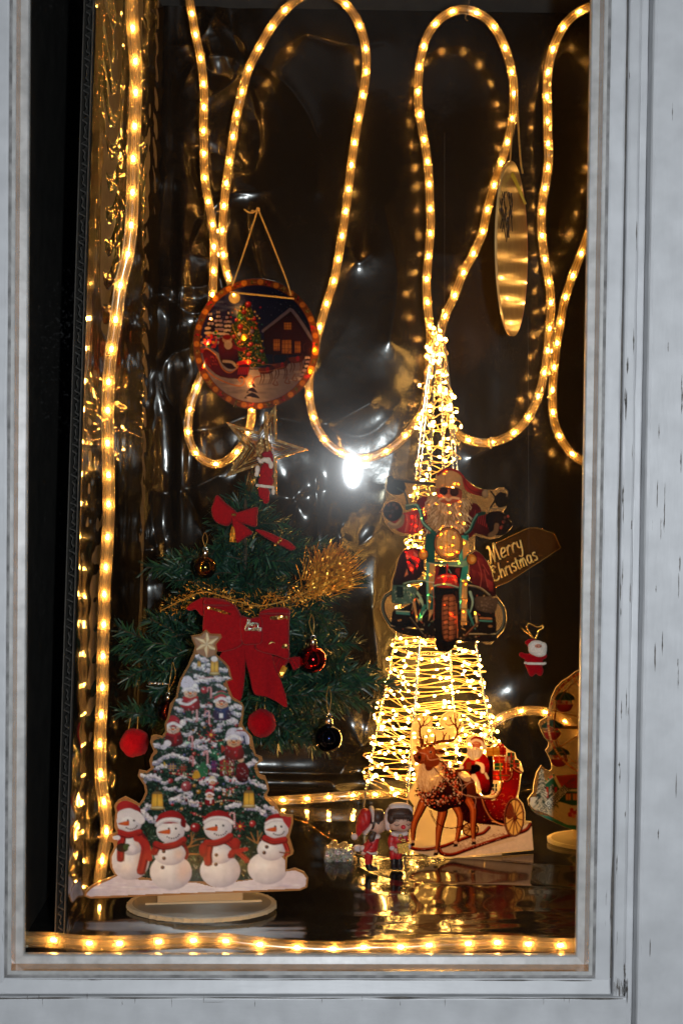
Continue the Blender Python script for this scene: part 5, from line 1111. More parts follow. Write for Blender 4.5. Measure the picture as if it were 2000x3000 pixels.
for px, py, s, a, k, ph in ((862,1462,.028,.006,3,.4),(1000,1540,.035,.008,2,1.),(455,1612,.022,.006,3,0),(1058,2185,.03,.006,4,.7),(480,835,.03,.005,2,.3),(1110,1950,.05,.006,2,.3),(1500,2100,.04,.006,2,1.3)):
    h += bump_px(X, Z, px, py, YB, s, a, k, ph)
# the film sweeps forward on to the floor
t = np.clip((ZF + .02 - Z) / .03, 0, 1)
Yg = YB + h - .02 * t ** 2
q = np.arange((nz - 1) * (nx - 1)); j, i = q // (nx - 1), q % (nx - 1); a_ = j * nx + i
bd = link('backdrop_film', grid_mesh('backdrop_film', np.stack([X, Yg, Z], -1).reshape(-1, 3), np.stack([a_, a_ + 1, a_ + nx + 1, a_ + nx], 1), FILM))
tag(bd, 'black shiny plastic film hung as a creased backdrop behind the decorations', 'plastic film')
nx, ny = 360, 340
X, Yy = np.meshgrid(np.linspace(-.31, .66, nx), np.linspace(.004, .805, ny))
h = .0035 * (fbm(X * 5, Yy * 6, 41, 2) - .5) + .0010 * (fbm(X * 12, Yy * 15, 42, 2) - .5) + .0022 * (fbm(X * 10, Yy * 30, 47, 2) - .5) * np.clip((.16 - Yy) / .05, 0, 1) + .0016 * ridge(X * 5 + Yy * 3, Yy * 9, 43, 6) * np.clip((X - .0) / .1, 0, 1)
h += .0045 * np.clip((X - .02) / .1, 0, 1) * (noise2(X * 9, Yy * 14, 44) - .5) * np.clip((.42 - Yy) / .1, 0, 1)
q = np.arange((ny - 1) * (nx - 1)); j, i = q // (nx - 1), q % (nx - 1); a_ = j * nx + i
fo = link('display_floor', grid_mesh('display_floor', np.stack([X, Yy, ZF + h - .0015], -1).reshape(-1, 3), np.stack([a_, a_ + 1, a_ + nx + 1, a_ + nx], 1), FLOORM))
tag(fo, 'display floor covered with glossy black plastic film', kind='structure')
V, F = box(-.40, .70, .0, .9, ZF - .05, ZF - .01); V2, F2 = box(-.40, .70, .86, .90, ZF, .8)
o = part('display_room', *join([(V, F), (V2, F2), box(-.312, -.285, .02, .86, ZF, .8), box(.665, .70, .02, .86, ZF, .8), box(-.40, .70, .02, .9, .78, .82)]), DARKWOOD); tag(o, 'dark inside walls of the display recess', kind='structure')

# cardboard panel at the left, its cut edge showing, faced with film
pa, pb = P(246, 0, .06), P(160, 2740, .06)
def px_x(z): t = (z - pb[2]) / (pa[2] - pb[2]); return pb[0] + (pa[0] - pb[0]) * t
cb = thing('cardboard_panel', 'corrugated cardboard panel standing edge-on at the left of the display', 'cardboard', (px_x(ZF), .06, ZF))
CARD = pbr('dark_card', (.045, .038, .032), .8, noise=.3, nscale=100, bump=.4)
CARDL = pbr('card_edge', (.042, .037, .033), .8, noise=.3, nscale=200)
def strip(x_off, w, y0, y1):
    V = []; 
    for z in (ZF, .70):
        x = px_x(z) + x_off; V += [(x, y0, z), (x + w, y0, z), (x + w, y1, z), (x, y1, z)]
    return V, [[0, 1, 5, 4], [1, 2, 6, 5], [2, 3, 7, 6], [3, 0, 4, 7], [4, 5, 6, 7], [3, 2, 1, 0]]
part('card_liner', *strip(0, .0012, .06, .76), CARD, cb); part('card_liner', *strip(.0095, .0012, .06, .76), CARD, cb)
zz = np.arange(ZF, .70, .0016); V = []; F = []
for k, z in enumerate(zz):
    x = px_x(z) + .0055 + .0036 * math.sin(k * 1.35 + 1.5 * math.sin(k * .11)) * (.55 + .45 * math.sin(k * .37 + math.sin(k * .05))) ; V += [(x - .0004, .0605, z), (x + .0005, .0605, z + .0006), (x + .0005, .10, z + .0006), (x - .0004, .10, z)]
for k in range(len(zz) - 1): F += [[4 * k, 4 * k + 1, 4 * k + 5, 4 * k + 4], [4 * k + 1, 4 * k + 2, 4 * k + 6, 4 * k + 5]]
o = part('card_fluting', V, F, CARDL, cb)
# side film
ns, nz = 260, 460
S, Z = np.meshgrid(np.linspace(.064, .80, ns), np.linspace(ZF, .70, nz))
X = px_x(Z) + .0125
w = .014 * (fbm(S * 7, Z * 1.6, 61, 2) - .45) + .0035 * (fbm(S * 20, Z * 6, 62, 2) - .5) + .005 * ridge(S * 9 + Z * 1.2, Z * 1.4, 63, 3) + .0030 * np.sin(Z * 170 + 10 * noise2(S * 9, Z * 3, 65)) * noise2(S * 12, Z * 4, 66) ** 2 + .0012 * (fbm(S * 50, Z * 26, 67, 2) - .5)
w *= np.clip((S - .064) / .03, 0, 1)
zl = np.exp(-((Z + .45) / .055) ** 2) * np.exp(-((S - .25) / .09) ** 2)
w += .006 * zl * (1 + .22 * np.cos(Z * 230) * np.exp(-((S - .24) / .05) ** 2))
q = np.arange((nz - 1) * (ns - 1)); j, i = q // (ns - 1), q % (ns - 1); a_ = j * ns + i
sf = link('side_film', grid_mesh('side_film', np.stack([X + w, S, Z], -1).reshape(-1, 3), np.stack([a_, a_ + 1, a_ + ns + 1, a_ + ns], 1), SIDEF))
tag(sf, 'crumpled black film covering the cardboard side, full of golden reflections', 'plastic film')

# a loose fold of the side film, bunched up behind the foot of the left rope light
U, Vv = np.meshgrid(np.linspace(232, 372, 70), np.linspace(2392, 2652, 130)); t = (Vv - 2392) / 260
lean = -26 * t; PX = 296 + (U - 296) * (.45 + .75 * t) + lean + 5 * np.sin(Vv / 17.)
Yf = .242 + .010 * np.sin(Vv / 11.5 + U / 40.) * (.4 + .6 * t) + .012 * (noise2(U / 26, Vv / 40, 5) - .5) + .016 * ((U - 300) / 70) ** 2 + .004 * (noise2(U / 9, Vv / 14, 6) - .5)
W = np.stack([P(a, b, c) for a, b, c in zip(PX.ravel(), Vv.ravel(), Yf.ravel())]); W[:, 2] = np.maximum(W[:, 2], ZF + .001)
q = np.arange(129 * 69); j, i = q // 69, q % 69; a_ = j * 70 + i
o = link('film_fold', grid_mesh('film_fold', W, np.stack([a_, a_ + 1, a_ + 71, a_ + 70], 1), SIDEF)); tag(o, 'bunched fold of shiny film glowing gold behind the foot of the left rope light', 'plastic film')

# ------------------------------------------------------------------ rope lights
bulb_me = raw_mesh('bulb', *sphere((0, 0, 0), (.00115, .00115, .0027), 8, 5), BULB, True)
def rope(name, label, pts, r=.0066, floor=None, seed=0, bulbs_at=None, rb=1.0, step=.035, group='clear rope lights with warm bulbs'):
    """pts: (px, py, Y) seen places along the rope"""
    W = np.array([P(a, b, c) if c is not None else PF(a, b, ZF + r + .001) for a, b, c in pts])
    c = resample(catmull(W, 10), .004)
    # gentle smoothing
    for _ in range(3): c[1:-1] = (c[:-2] + 2 * c[1:-1] + c[2:]) / 4
    t = thing(name, label, 'rope light', c[0] if floor is None else c[-1], group)
    part('tube', *tube(c, r, 28, .045, 9), TUBE, t, True)
    part('core', *tube(c, r * .42, 8), CORE, t, True)
    rr = random.Random(seed)
    cum = np.r_[0, np.cumsum(np.linalg.norm(np.diff(c, axis=0), axis=1))]
    ss = np.arange(step * .4, cum[-1], step)
    if bulbs_at is not None:
        ss = []
        for a, b, y in bulbs_at: q = P(a, b, y); ss.append(cum[np.argmin(np.linalg.norm(c - q, axis=1))])
    for s_ in ss:
        s_ += rr.uniform(-.002, .002)
        p = np.array([np.interp(s_, cum, c[:, k]) for k in range(3)]); k = min(len(c) - 2, int(np.searchsorted(cum, s_)))
        tg = Vector(c[k + 1] - c[k - 1 if k else 0]).normalized()
        o = link('bulb', bulb_me, t, p - WL[t.name]); o.rotation_mode = 'QUATERNION'; o.rotation_quaternion = tg.to_track_quat('Z', 'Y'); o.scale = (rb, rb, rb)
    return t
ya = lambda y: .10 + .10 * y / 2440
A = [(386,-60),(386,0),(389,83),(398,185),(398,274),(395,367),(391,456),(389,555),(386,644),(376,740),(354,833),(342,922),(328,1015),(319,1107),(316,1209),(316,1298),(318,1400),(319,1496),(314,1615),(307,1717),(305,1819),(302,1908),(301,2004),(297,2099),(293,2179),(297,2295),(305,2346),(311,2393),(313,2438)]
ptsA = [(a, b, ya(b)) for a, b in A] + [(303, 2500, .203), (294, 2560, .205), (292, 2605, .21), (315, 2622, .235), (370, 2585, .29), (450, 2500, .38), (560, 2400, .52), (700, 2356, .66), (820, 2345, .70), (930, 2338, .70), (1040, 2330, .70), (1160, 2324, .705), (1280, 2310, .71), (1370, 2255, .71), (1410, 2170, .71), (1446, 2117, .71), (1491, 2092, .71), (1545, 2081, .71), (1599, 2087, .71), (1647, 2108, .71), (1700, 2150, .71), (1750, 2210, .71)]
rope('rope_light', 'rope light falling down the left side, then along the back floor to an arch', ptsA, .0069, seed=1)
B = [(545,-60),(558,13),(571,89),(587,166),(596,236),(598,300),(596,367),(598,427),(598,488),(603,545),(614,609),(625,673),(627,740),(625,817),(622,881),(614,960),(604,1040),(593,1094),(573,1144),(555,1209),(553,1282),(583,1338),(640,1360),(701,1317),(733,1247),(738,1190),(733,1109),(717,1000),(695,900),(676,830),(660,779),(651,708),(654,638),(659,574),(668,501),(678,434),(687,370),(700,306),(714,249),(733,190),(761,137),(793,82),(832,32),(880,-8),(935,-25),(985,-10),(1018,18),(1045,57),(1067,118),(1073,175),(1069,239),(1059,297),(1048,357),(1038,418),(1029,481),(1021,548),(1013,615),(1003,682),(982,804),(963,868),(943,935),(928,992),(912,1069),(904,1129),(912,1200),(934,1263),(976,1314),(1038,1340),(1096,1337),(1159,1304),(1205,1254),(1239,1200),(1252,1133),(1258,1056),(1260,980),(1254,916),(1249,852),(1251,788),(1257,721),(1261,654),(1258,584),(1256,520),(1249,453),(1238,389),(1228,328),(1224,274),(1226,220),(1233,163),(1254,99),(1297,48),(1357,27),(1424,54),(1464,108),(1488,169),(1502,236),(1504,306),(1494,383),(1478,440),(1460,501),(1441,561),(1424,625),(1411,688),(1386,743),(1354,804),(1330,868),(1303,925),(1288,990),(1284,1070),(1292,1160),(1315,1235),(1357,1283),(1424,1298),(1488,1279),(1536,1238),(1569,1179),(1588,1117),(1601,1050),(1606,986),(1612,922),(1611,852),(1601,795),(1590,727),(1585,663),(1587,599),(1598,533),(1606,462),(1603,405),(1603,338),(1601,267),(1605,201),(1622,134),(1657,67),(1708,27),(1760,20),(1800,80),(1815,250),(1790,480),(1750,600),(1721,689),(1689,775),(1668,830),(1651,887),(1638,960),(1628,1021),(1621,1088),(1617,1155),(1620,1222),(1638,1279),(1679,1334),(1730,1362),(1790,1370)]
def yb(i, n):
    return .70 + .012 * math.sin(i * .11)
ptsB = [(a, b, .70 + (.016 if 30 <= i <= 36 or 110 <= i <= 124 else (-.004))) for i, (a, b) in enumerate(B)]
rope('rope_light', 'long rope light hung in deep wavy loops across the black backdrop', ptsB, .0066, seed=2)
D = [(70,2752),(110,2752),(159,2754),(265,2764),(351,2764),(466,2759),(568,2755),(666,2757),(765,2768),(867,2776),(982,2780),(1070,2775),(1163,2775),(1261,2769),(1364,2765),(1456,2761),(1548,2766),(1647,2770),(1700,2768)]
rope('rope_light', 'rope light lying along the bottom edge just behind the glass', [(a, b, .024) for a, b in D], .0078, seed=3, rb=1.05, bulbs_at=[(a, b, .024) for a, b in D[2:18]])
# wire hook and clip that hold the wave
hk = catmull([P(1376,-20,.70), P(1372,10,.697), P(1366,38,.690), P(1362,52,.70), P(1368,60,.712)], 6)
o = part('wire_hook', *tube(hk, .0009, 6), STEEL); tag(o, 'thin wire hook holding up the tall middle loop of rope light', 'hook')
c0 = P(1437, 1297, .70); th = np.linspace(0, 2 * np.pi, 16, endpoint=False)
o = part('tie_clip', *tube(np.stack([c0[0] + .0008 * np.sin(th * 0), c0[1] + .0078 * np.cos(th), c0[2] + .0078 * np.sin(th)], 1), .0011, 6, closed=True), pbr('clip_plastic', (.5, .4, .28), .4, noise=.1)); tag(o, 'small clip round the low loop of rope light right of the tower', 'clip')
# ------------------------------------------------------------------ printed acrylic pieces
print_n = []
def oval_base(parent, c, rx, ry, slot_yaw=0, slot_w=.0, seed=1, th=.0042):
    r = random.Random(seed); n = 150; V = []; F = []
    for lev, (z, s_) in enumerate(((0, 1.0), (th, .992), (th, .93))):
        for k in range(n):
            a = 2 * math.pi * k / n; j = 1 + (r.uniform(0, .022) if (k % 3 == 0 and lev < 2) else 0)
            V.append((c[0] + rx * s_ * j * math.cos(a), c[1] + ry * s_ * j * math.sin(a), c[2] + z))
    V.append((c[0], c[1], c[2] + th))
    for lev in (0, 1):
        for k in range(n): a, b = lev * n + k, lev * n + (k + 1) % n; F.append([a, b, b + n, a + n])
    for k in range(n): F.append([2 * n + k, 2 * n + (k + 1) % n, 3 * n])
    idx = [1] * n + [1] * n + [0] * n
    return part('base', V, F, None, parent, mats=[ACRB, ACRE], idx=idx)
def flat_poly(uv, sh, w0, w1): 
    n = len(uv); A = np.array([sh(u, v, w0) for u, v in uv]); B = np.array([sh(u, v, w1) for u, v in uv])
    return np.vstack([A, B]), [list(range(n))[::-1], [n + k for k in range(n)]] + [[k, (k + 1) % n, (k + 1) % n + n, k + n] for k in range(n)]

# tree with four snowmen
bc = PF(592, 2656); shT = Sheet(230, 1800, 2.24, (bc[0], bc[1], ZF), R(5.2))
t1 = thing('printed_tree_stand', 'printed acrylic cutout of a snowy tree with four snowmen on an oval base', 'decoration', bc)
cv, O, ins = paint_tree()
slab('acrylic_plate', O, shT, .003, [ACR, ACRE], t1)
print_sheet('printed_picture', cv, shT, INK, t1)
tb = lambda: shT
o = part('tab', *flat_poly([(520,1838),(1078,1826),(1078,1895),(520,1905)], shT, .0004, .0026), ACRB, t1)
oval_base(t1, (bc[0], bc[1], ZF + .0006), .0855, .0625, seed=4)
o = part('slot', *flat_poly([(440,1890),(1200,1868),(1200,1880),(440,1902)], Sheet(230, 1800, 2.24, (bc[0], bc[1] - .0, ZF), R(5.2)), -.004, -.002), ACRE, t1)

# bearded rider on motorcycle
shM = Sheet(1080, 1350, 2.703, (P(1300, 1650, .33)), R(5))
t2 = thing('printed_motorcycle_panel', 'printed cutout of a bearded man riding a green motorcycle, hanging before the lit tower', 'decoration', shM(628, 65))
cv, O = paint_moto()
slab('acrylic_plate', O, shM, .0025, [clear_mat('acrylic_clear', (.93, .88, .76), body=.12, bodycol=(.8, .6, .38), rough=.08, gl=.03), ACRE], t2)
print_sheet('printed_picture', cv, shM, INKT, t2, deep=.82)
o = part('thread', *tube([shM(600, 66, .001), shM(600, -2600, .001)], .00009, 4), pbr('nylon', (.12, .11, .10), .3, noise=.1), t2)

# reindeer and sleigh
pv = PF(1314, 2514); shR = Sheet(1180, 2060, 3.733, pv, R(18))
t3 = thing('printed_sleigh_stand', 'printed acrylic cutout of a reindeer pulling a red sleigh with a bearded driver and presents', 'decoration', pv)
cv, O = paint_reindeer()
slab('acrylic_plate', O, shR, .003, [clear_mat('acrylic_warm', (.97, .93, .80), body=.40, bodycol=(1, .76, .42), rough=.1, gl=.02), ACRE], t3)
print_sheet('printed_picture', cv, shR, INKR, t3, deep=1.35)
part('tab', *flat_poly([(560,1690),(1080,1640),(1080,1690),(560,1740)], shR, .0004, .0026), ACRB, t3)

# ferris wheel
fb = PF(1603, 2466); fc = (fb[0] + .075, fb[1], ZF + .0006)
shF = Sheet(1500, 1900, 3.92, (fc[0], fc[1], ZF), R(3))
t4 = thing('printed_ferris_wheel_stand', 'printed acrylic ferris wheel above a snowy red-roofed house, partly behind the right frame', 'decoration', fc)
cv, O = paint_ferris()
slab('acrylic_plate', O, shF, .003, [clear_mat('acrylic_smoke', (.86, .80, .68), body=.18, bodycol=(.50, .34, .18), rough=.1, gl=.03), ACRE], t4)
print_sheet('printed_picture', cv, shF, INK, t4)
part('tab', *flat_poly([(700,2080),(1250,2095),(1250,2210),(700,2200)], shF, .0004, .0026), ACRB, t4)
oval_base(t4, fc, .075, .053, seed=9)
# paper sticker with its two printed lines
ang = math.atan2(-210, 200)
st = thing('sticker', 'small cream sticker with two lines of print stuck on the ferris wheel cutout', 'sticker', shF(505, 1705, -.001))
stO = [(372,1775),(380,1760),(585,1572),(600,1570),(634,1610),(636,1628),(440,1838),(425,1842)]
part('paper', *flat_poly(stO, shF, -.0012, -.0007), pbr('sticker_paper', (.92, .82, .60), .6, noise=.05), st)
def text_mesh(body, size, ext=.00005):
    c = bpy.data.curves.new('txt', 'FONT'); c.body = body; c.size = size; c.extrude = ext; c.align_x = 'CENTER'; c.align_y = 'CENTER'
    o = bpy.data.objects.new('txt', c); COL.objects.link(o); dg = bpy.context.evaluated_depsgraph_get(); dg.update()
    me = bpy.data.meshes.new_from_object(o.evaluated_get(dg)); bpy.data.objects.remove(o); return me
INKB = pbr('dark_ink', (.10, .07, .04), .6, noise=.05)
for ln, (u, v) in (('Please tear off the', (487, 1690)), ('protective film', (523, 1722))):
    me = text_mesh(ln, .0098); me.materials.clear(); me.materials.append(INKB)
    o = link('lettering', me, st, shF(u, v, -.00145) - WL[st.name]); o.rotation_euler = (R(90), R(-43.5), R(3))

# round picture on a cord
shD = Sheet(540, 780, 3.733, P(750, 1000, .672), R(4))
t5 = thing('round_hanging_picture', 'round see-through picture of a lit fir and cottage, hung on a gold cord', 'decoration', shD(786, 140))
cv, (CX, CY, RX, RY) = paint_disc()
th = np.linspace(0, 2 * np.pi, 90, endpoint=False)
slab('acrylic_plate', [(CX + (RX + 3) * math.cos(a), CY + (RY + 3) * math.sin(a)) for a in th], shD, .0025, [clear_mat('disc_clear', (.95, .92, .85), body=.05, bodycol=(.8, .7, .5), rough=.06, gl=.03), clear_mat('disc_rim', (.9, .7, .4), body=.4, bodycol=(.7, .4, .15))], t5)
print_sheet('printed_picture', cv, shD, INKD, t5, deep=1.15)
def cord(name, pts, r, parent, m=CORD, tw=.006):
    c = resample(catmull(np.array(pts, float), 8), .0009); out = []
    t_ = np.gradient(c, axis=0); t_ /= np.linalg.norm(t_, axis=1)[:, None]; u = np.cross(t_, [0.31, .9, .2]); u /= np.linalg.norm(u, axis=1)[:, None]; w = np.cross(t_, u)
    s_ = np.arange(len(c)) * .0009 * 2 * np.pi / tw
    for k in range(3):
        a = (s_ + k * 2.094)[:, None]; out.append(tube(c + r * .5 * (np.cos(a) * u + np.sin(a) * w), r * .56, 5))
    return part(name, *join(out), m, parent, True)
Pk = P(756, 612, .668)
cord('cord', [Pk, P(716, 735, .668), P(686, 822, .668), shD(500, 286, .005)], .0012, t5)
cord('cord', [Pk, P(800, 720, .668), P(835, 810, .668), shD(1165, 320, -.003)], .0012, t5)
cord('cord', [shD(500, 286, -.003), shD(700, 305, -.0035), shD(950, 332, -.0035), shD(1195, 358, -.003)], .0015, t5)
part('knot', *blob([sphere(Pk + [0, 0, -.001], (.003, .003, .0035), 12, 8), sphere(P(740, 618, .668), (.003, .002, .0018), 10, 6)], .0006), CORD, t5, True)
cord('cord_end', [Pk, P(742, 622, .668), P(728, 622, .668), P(716, 613, .668)], .0012, t5)

# second disc, seen almost edge-on
cE = P(1499, 731, .52); hz = .5 * 505 * mpp(.52); hx = .5 * 90 * mpp(.52); phE = math.atan2(cE[0] - CAM[0], cE[1] - CAM[1]); yawE = math.pi / 2 - (phE + math.asin(hx / hz))
t6 = thing('edge_on_disc', 'oval-looking wooden disc turned nearly edge-on, hanging on a gold cord at the right', 'decoration', cE + [0, 0, hz])
dirx = np.array([math.cos(yawE), math.sin(yawE), 0]); nrm = np.array([-math.sin(yawE), math.cos(yawE), 0]); nrm = nrm if nrm.dot(cE - CAM) < 0 else -nrm
up = np.array([0, 0, 1.0])
def dpt(a, b, w=0): return cE + dirx * a * hz + up * b * hz + nrm * w
n = 96; V = [dpt(math.cos(a), math.sin(a), .0015) for a in np.linspace(0, 2 * np.pi, n, endpoint=False)] + [dpt(math.cos(a), math.sin(a), -.0015) for a in np.linspace(0, 2 * np.pi, n, endpoint=False)]
WOODD = pbr('varnished_disc', (.74, .44, .17), .22, 0.0, spec=.7, noise=.14, nscale=30, bump=.05, bscale=40, coat=.3)
part('board', V, [list(range(n)), [2 * n - 1 - k for k in range(n)]] + [[k, k + n, (k + 1) % n + n, (k + 1) % n] for k in range(n)], WOODD, t6)
DI = pbr('dark_twig_ink', (.05, .022, .01), .4, noise=.2); RI = pbr('red_ink', (.42, .05, .02), .35, noise=.3)
lines = []
r = random.Random(3)
for k in range(15):
    a = r.uniform(-.95, -.1); b = r.uniform(.25, .62); 
    if a * a + b * b > .86: continue
    q = [dpt(a, b, .0019), dpt(a + r.uniform(-.1, .1), b - .10, .0019), dpt(a + r.uniform(-.12, .16), b - r.uniform(.16, .26), .0019)]
    lines.append(tube(catmull(q, 5), np.linspace(.0016, .0005, 11), 6))
    lines.append(tube([q[1], dpt(a + r.uniform(-.2, .2), b - .02, .0019)], [.0009, .0004], 5))
part('painted_twigs', *join(lines), DI, t6, True)
th = np.linspace(-1.05, .95, 40); part('red_border', [dpt(math.cos(a) * q, math.sin(a) * q, .0017) for a in th for q in (.995, .965)], [[2 * k, 2 * k + 1, 2 * k + 3, 2 * k + 2] for k in range(39)], RI, t6)
top = P(1512, 262, .60)
cord('cord', [top, P(1518, 380, .57), P(1524, 470, .54), P(1530, 508, .53)], .0013, t6)
cord('cord', [top, P(1502, 340, .60), P(1497, 420, .60), P(1492, 495, .60)], .0010, t6)
part('cord_loop', *join([tube(catmull([P(1494, 508, .50), P(1512, 540, .49), P(1538, 598, .487)], 6), .0017, 8), tube(catmull([P(1500, 506, .50), P(1518, 545, .49), P(1538, 598, .487)], 6), .0014, 8)]), pbr('yellow_cord', (.80, .46, .03), .45, noise=.1), t6, True)

# ------------------------------------------------------------------ wire tower and its fairy lights
TC = np.array([0.0, .565]); 
lv = []
def tower_pts(py, half_px):
    """four leg places at the height seen at py; half_px is the half width seen"""
    c = P(CXP(py), py, .565); k = mpp(.565) * half_px
    a = R(-25.8)
    out = []
    for j in range(4):
        b = a + j * math.pi / 2; out.append(c + np.array([math.cos(b), math.sin(b), 0]) * k * 1.05)
    return out
def CXP(py): return 1284 - (py - 960) * .0115
prof = [(958, 10), (1010, 17), (1080, 29), (1160, 38), (1250, 48), (1330, 56), (1420, 66), (1520, 77), (1640, 91), (1760, 105), (1880, 122), (1980, 139), (2080, 160), (2180, 181), (2290, 200), (2400, 217)]
PY = np.array([a for a, b in prof], float); HW = np.array([b for a, b in prof], float)
tw = thing('wire_tower', 'tall thin metal rod model of a lattice tower with four spreading legs', 'tower model', (P(1268, 2400, .565)[0], .565, ZF))
legs = [[], [], [], []]
for py in np.linspace(958, 2395, 30):
    for j, q in enumerate(tower_pts(py, float(np.interp(py, PY, HW)))): legs[j].append(q)
for j in range(4):
    L_ = np.array(legs[j]); z0 = L_[-1, 2]; s_ = np.clip((L_[:, 2] - z0) / (L_[0, 2] - z0), 0, 1); L_[:, 2] = z0 + s_ * (L_[0, 2] - z0) + (ZF + .004 - z0) * (1 - s_) ** 3
    legs[j] = L_
    part('leg', *tube(L_, .0019, 10), STEEL, tw, True)
cen = np.array([tower_pts(py, 0.0)[0] for py in np.linspace(958, 2395, 30)]); 
for j in range(4):
    q = legs[j] * .80 + cen * .20; q[:, 2] = legs[j][:, 2]
    part('inner_rod', *tube(q[:17], .0013, 6), STEEL, tw, True)
def ring_at(idx, r_=.0012):
    q = [legs[j][idx] for j in range(4)]; part('cross_ring', *tube(np.array(q + [q[0]]), r_, 6), STEEL, tw, True)
for i_ in (4, 9, 14, 19, 24): ring_at(i_)
# base loop of bent rod with rounded corners
fl4 = np.array([legs[j][-1] for j in range(4)]); cc = fl4.mean(0); bl = []
for j in range(4):
    a, b = fl4[j], fl4[(j + 1) % 4]
    for t in (.06, .35, .65, .94): bl.append(a + (b - a) * t)
bl = catmull(np.array(bl), 6, True); bl[:, 2] = ZF + .003
part('base_rod', *tube(bl, .0018, 8, closed=True), STEEL, tw, True)
bulbt = part('finial', *sphere(P(1284, 950, .565), (.0022, .0022, .005), 10, 8), STEEL, tw, True)

fs = thing('fairy_light_string', 'copper wire string of tiny warm lights wound round the metal tower', 'fairy lights', P(1284, 960, .565))
r = random.Random(77)
led_me = raw_mesh('led', *sphere((0, 0, 0), (.0013, .0013, .0021), 7, 5), LED, True)
wires = []; leds = []
def leg_at(j, t): # t 0 top .. 1 bottom along z
    L_ = legs[j % 4]; x = t * (len(L_) - 1); k = min(len(L_) - 2, int(x)); return L_[k] + (L_[k + 1] - L_[k]) * (x - k)
for strand in range(4):
    pts = []; turns = [20, 17, 23, 15][strand]; n = turns * 4; tt = 0
    for k in range(n):
        f = k / n
        # denser at the waist and in the belly
        t = (f ** .68) * .93 + .004 + r.uniform(-.009, .009) + (.012 if strand == 1 else 0)
        j = (k + strand) % 4 if strand != 1 else (-k) % 4
        q = leg_at(j, min(max(t, .002), .965)); c_ = np.array([cc[0], .565, q[2]])
        q = q + (q - c_) * r.uniform(.0, .10) + np.array([r.gauss(0, .0016), r.gauss(0, .0016), r.gauss(0, .003)])
        q2 = leg_at(j + (1 if strand != 1 else -1), min(max(t, .002), .965))
        pts.append(q); m_ = (q + q2) / 2; m_ = m_ + (m_ - c_) * .10 + np.array([r.gauss(0, .002), r.gauss(0, .002), r.gauss(-.0025, .004)]); pts.append(m_)
    c = catmull(np.array(pts), 5); wires.append(tube(c, .0006, 5)); cum = np.r_[0, np.cumsum(np.linalg.norm(np.diff(c, axis=0), axis=1))]
    s_ = .01
    while s_ < cum[-1]:
        p = np.array([np.interp(s_, cum, c[:, k]) for k in range(3)]); leds.append((p + [r.gauss(0, .0008), -.0012, r.gauss(0, .0008)], c[min(len(c) - 1, int(np.searchsorted(cum, s_)))] - c[max(0, int(np.searchsorted(cum, s_)) - 1)]))
        s_ += .056 + r.uniform(-.018, .018)
# tangles: small loops at the waist
for k in range(26):
    py = r.choice([975, 1000, 1020, 1040, 1100, 1130, 1160, 1190, 1195, 1250, 1300]) + r.uniform(-12, 12); j = r.randrange(4)
    c0 = tower_pts(py, float(np.interp(py, PY, HW)) + 6)[j]; a0 = r.uniform(0, 6.28); rr_ = r.uniform(.003, .008)
    q = [c0 + np.array([rr_ * math.cos(a0 + t) + r.gauss(0, .0008), .3 * rr_ * math.sin(t), rr_ * math.sin(a0 + t) * .8]) for t in np.linspace(0, 5.4, 9)]
    wires.append(tube(catmull(q, 4), .0004, 5)); leds.append((q[4], q[5] - q[4]))
    if k % 2: leds.append((q[8], q[8] - q[7]))
part('copper_wire', *join(wires), WIRE, fs, True)
r.shuffle(leds); extra = leds[295:]; print('leds', len(leds))
for p, d in leds[:295]:
    o = link('led', led_me, fs, p - WL[fs.name]); o.rotation_mode = 'QUATERNION'; o.rotation_quaternion = Vector(d).normalized().to_track_quat('Z', 'Y')
if extra:
    o = part('led_mass', *join([sphere(p, .0017, 7, 5) for p, d in extra]), LED, fs, True); o['kind'] = 'stuff'

# ------------------------------------------------------------------ gold lettered plaque
GL = {  # strokes in a unit box, y up, x-height 1
 'M': [[(0,0),(.15,.9),(.2,1.7),(.05,1.9),(-.1,1.7)], [(.2,1.7),(.45,.3),(.5,0)], [(.5,.2),(.75,1.8),(.85,1.9)], [(.82,1.85),(.95,.9),(1.05,.1),(1.2,.05)]],
 'e': [[(.05,.5),(.5,.6),(.55,.95),(.25,1.0),(.05,.55),(.15,.08),(.6,.15)]],
 'r': [[(.1,0),(.15,.95)], [(.15,.6),(.35,1.0),(.55,.85)]],
 'y': [[(.1,1),(.15,.4),(.45,.3),(.55,1)], [(.55,1),(.5,-.2),(.3,-.7),(0,-.5)]],
 'C': [[(.85,1.5),(.6,1.85),(.15,1.5),(0,.8),(.25,.1),(.7,.1),(.9,.4)], [(.55,1.5),(.4,1.2),(.6,1.0)]],
 'h': [[(.1,0),(.15,1.0),(.3,1.9)], [(.12,.5),(.4,1.0),(.55,.7),(.55,0)]],
 'i': [[(.1,1),(.1,.1),(.25,0)], [(.12,1.4),(.13,1.5)]],
 's': [[(.5,.9),(.25,1),(.1,.75),(.45,.45),(.4,.08),(.05,.1)]],
 't': [[(.2,1.5),(.2,.2),(.4,0)], [(0,1),(.45,1.05)]],
 'm': [[(.05,0),(.1,1)], [(.1,.6),(.3,1),(.4,.7),(.4,0)], [(.4,.6),(.6,1),(.75,.7),(.75,.05),(.85,0)]],
 'a': [[(.55,.9),(.2,1),(.05,.5),(.2,.05),(.5,.3),(.55,.95)], [(.55,.9),(.55,.1),(.7,0)]]}
GW = {'M': 1.3, 'e': .7, 'r': .62, 'y': .72, 'C': 1.05, 'h': .72, 'i': .34, 's': .6, 't': .5, 'm': 1.0, 'a': .8}
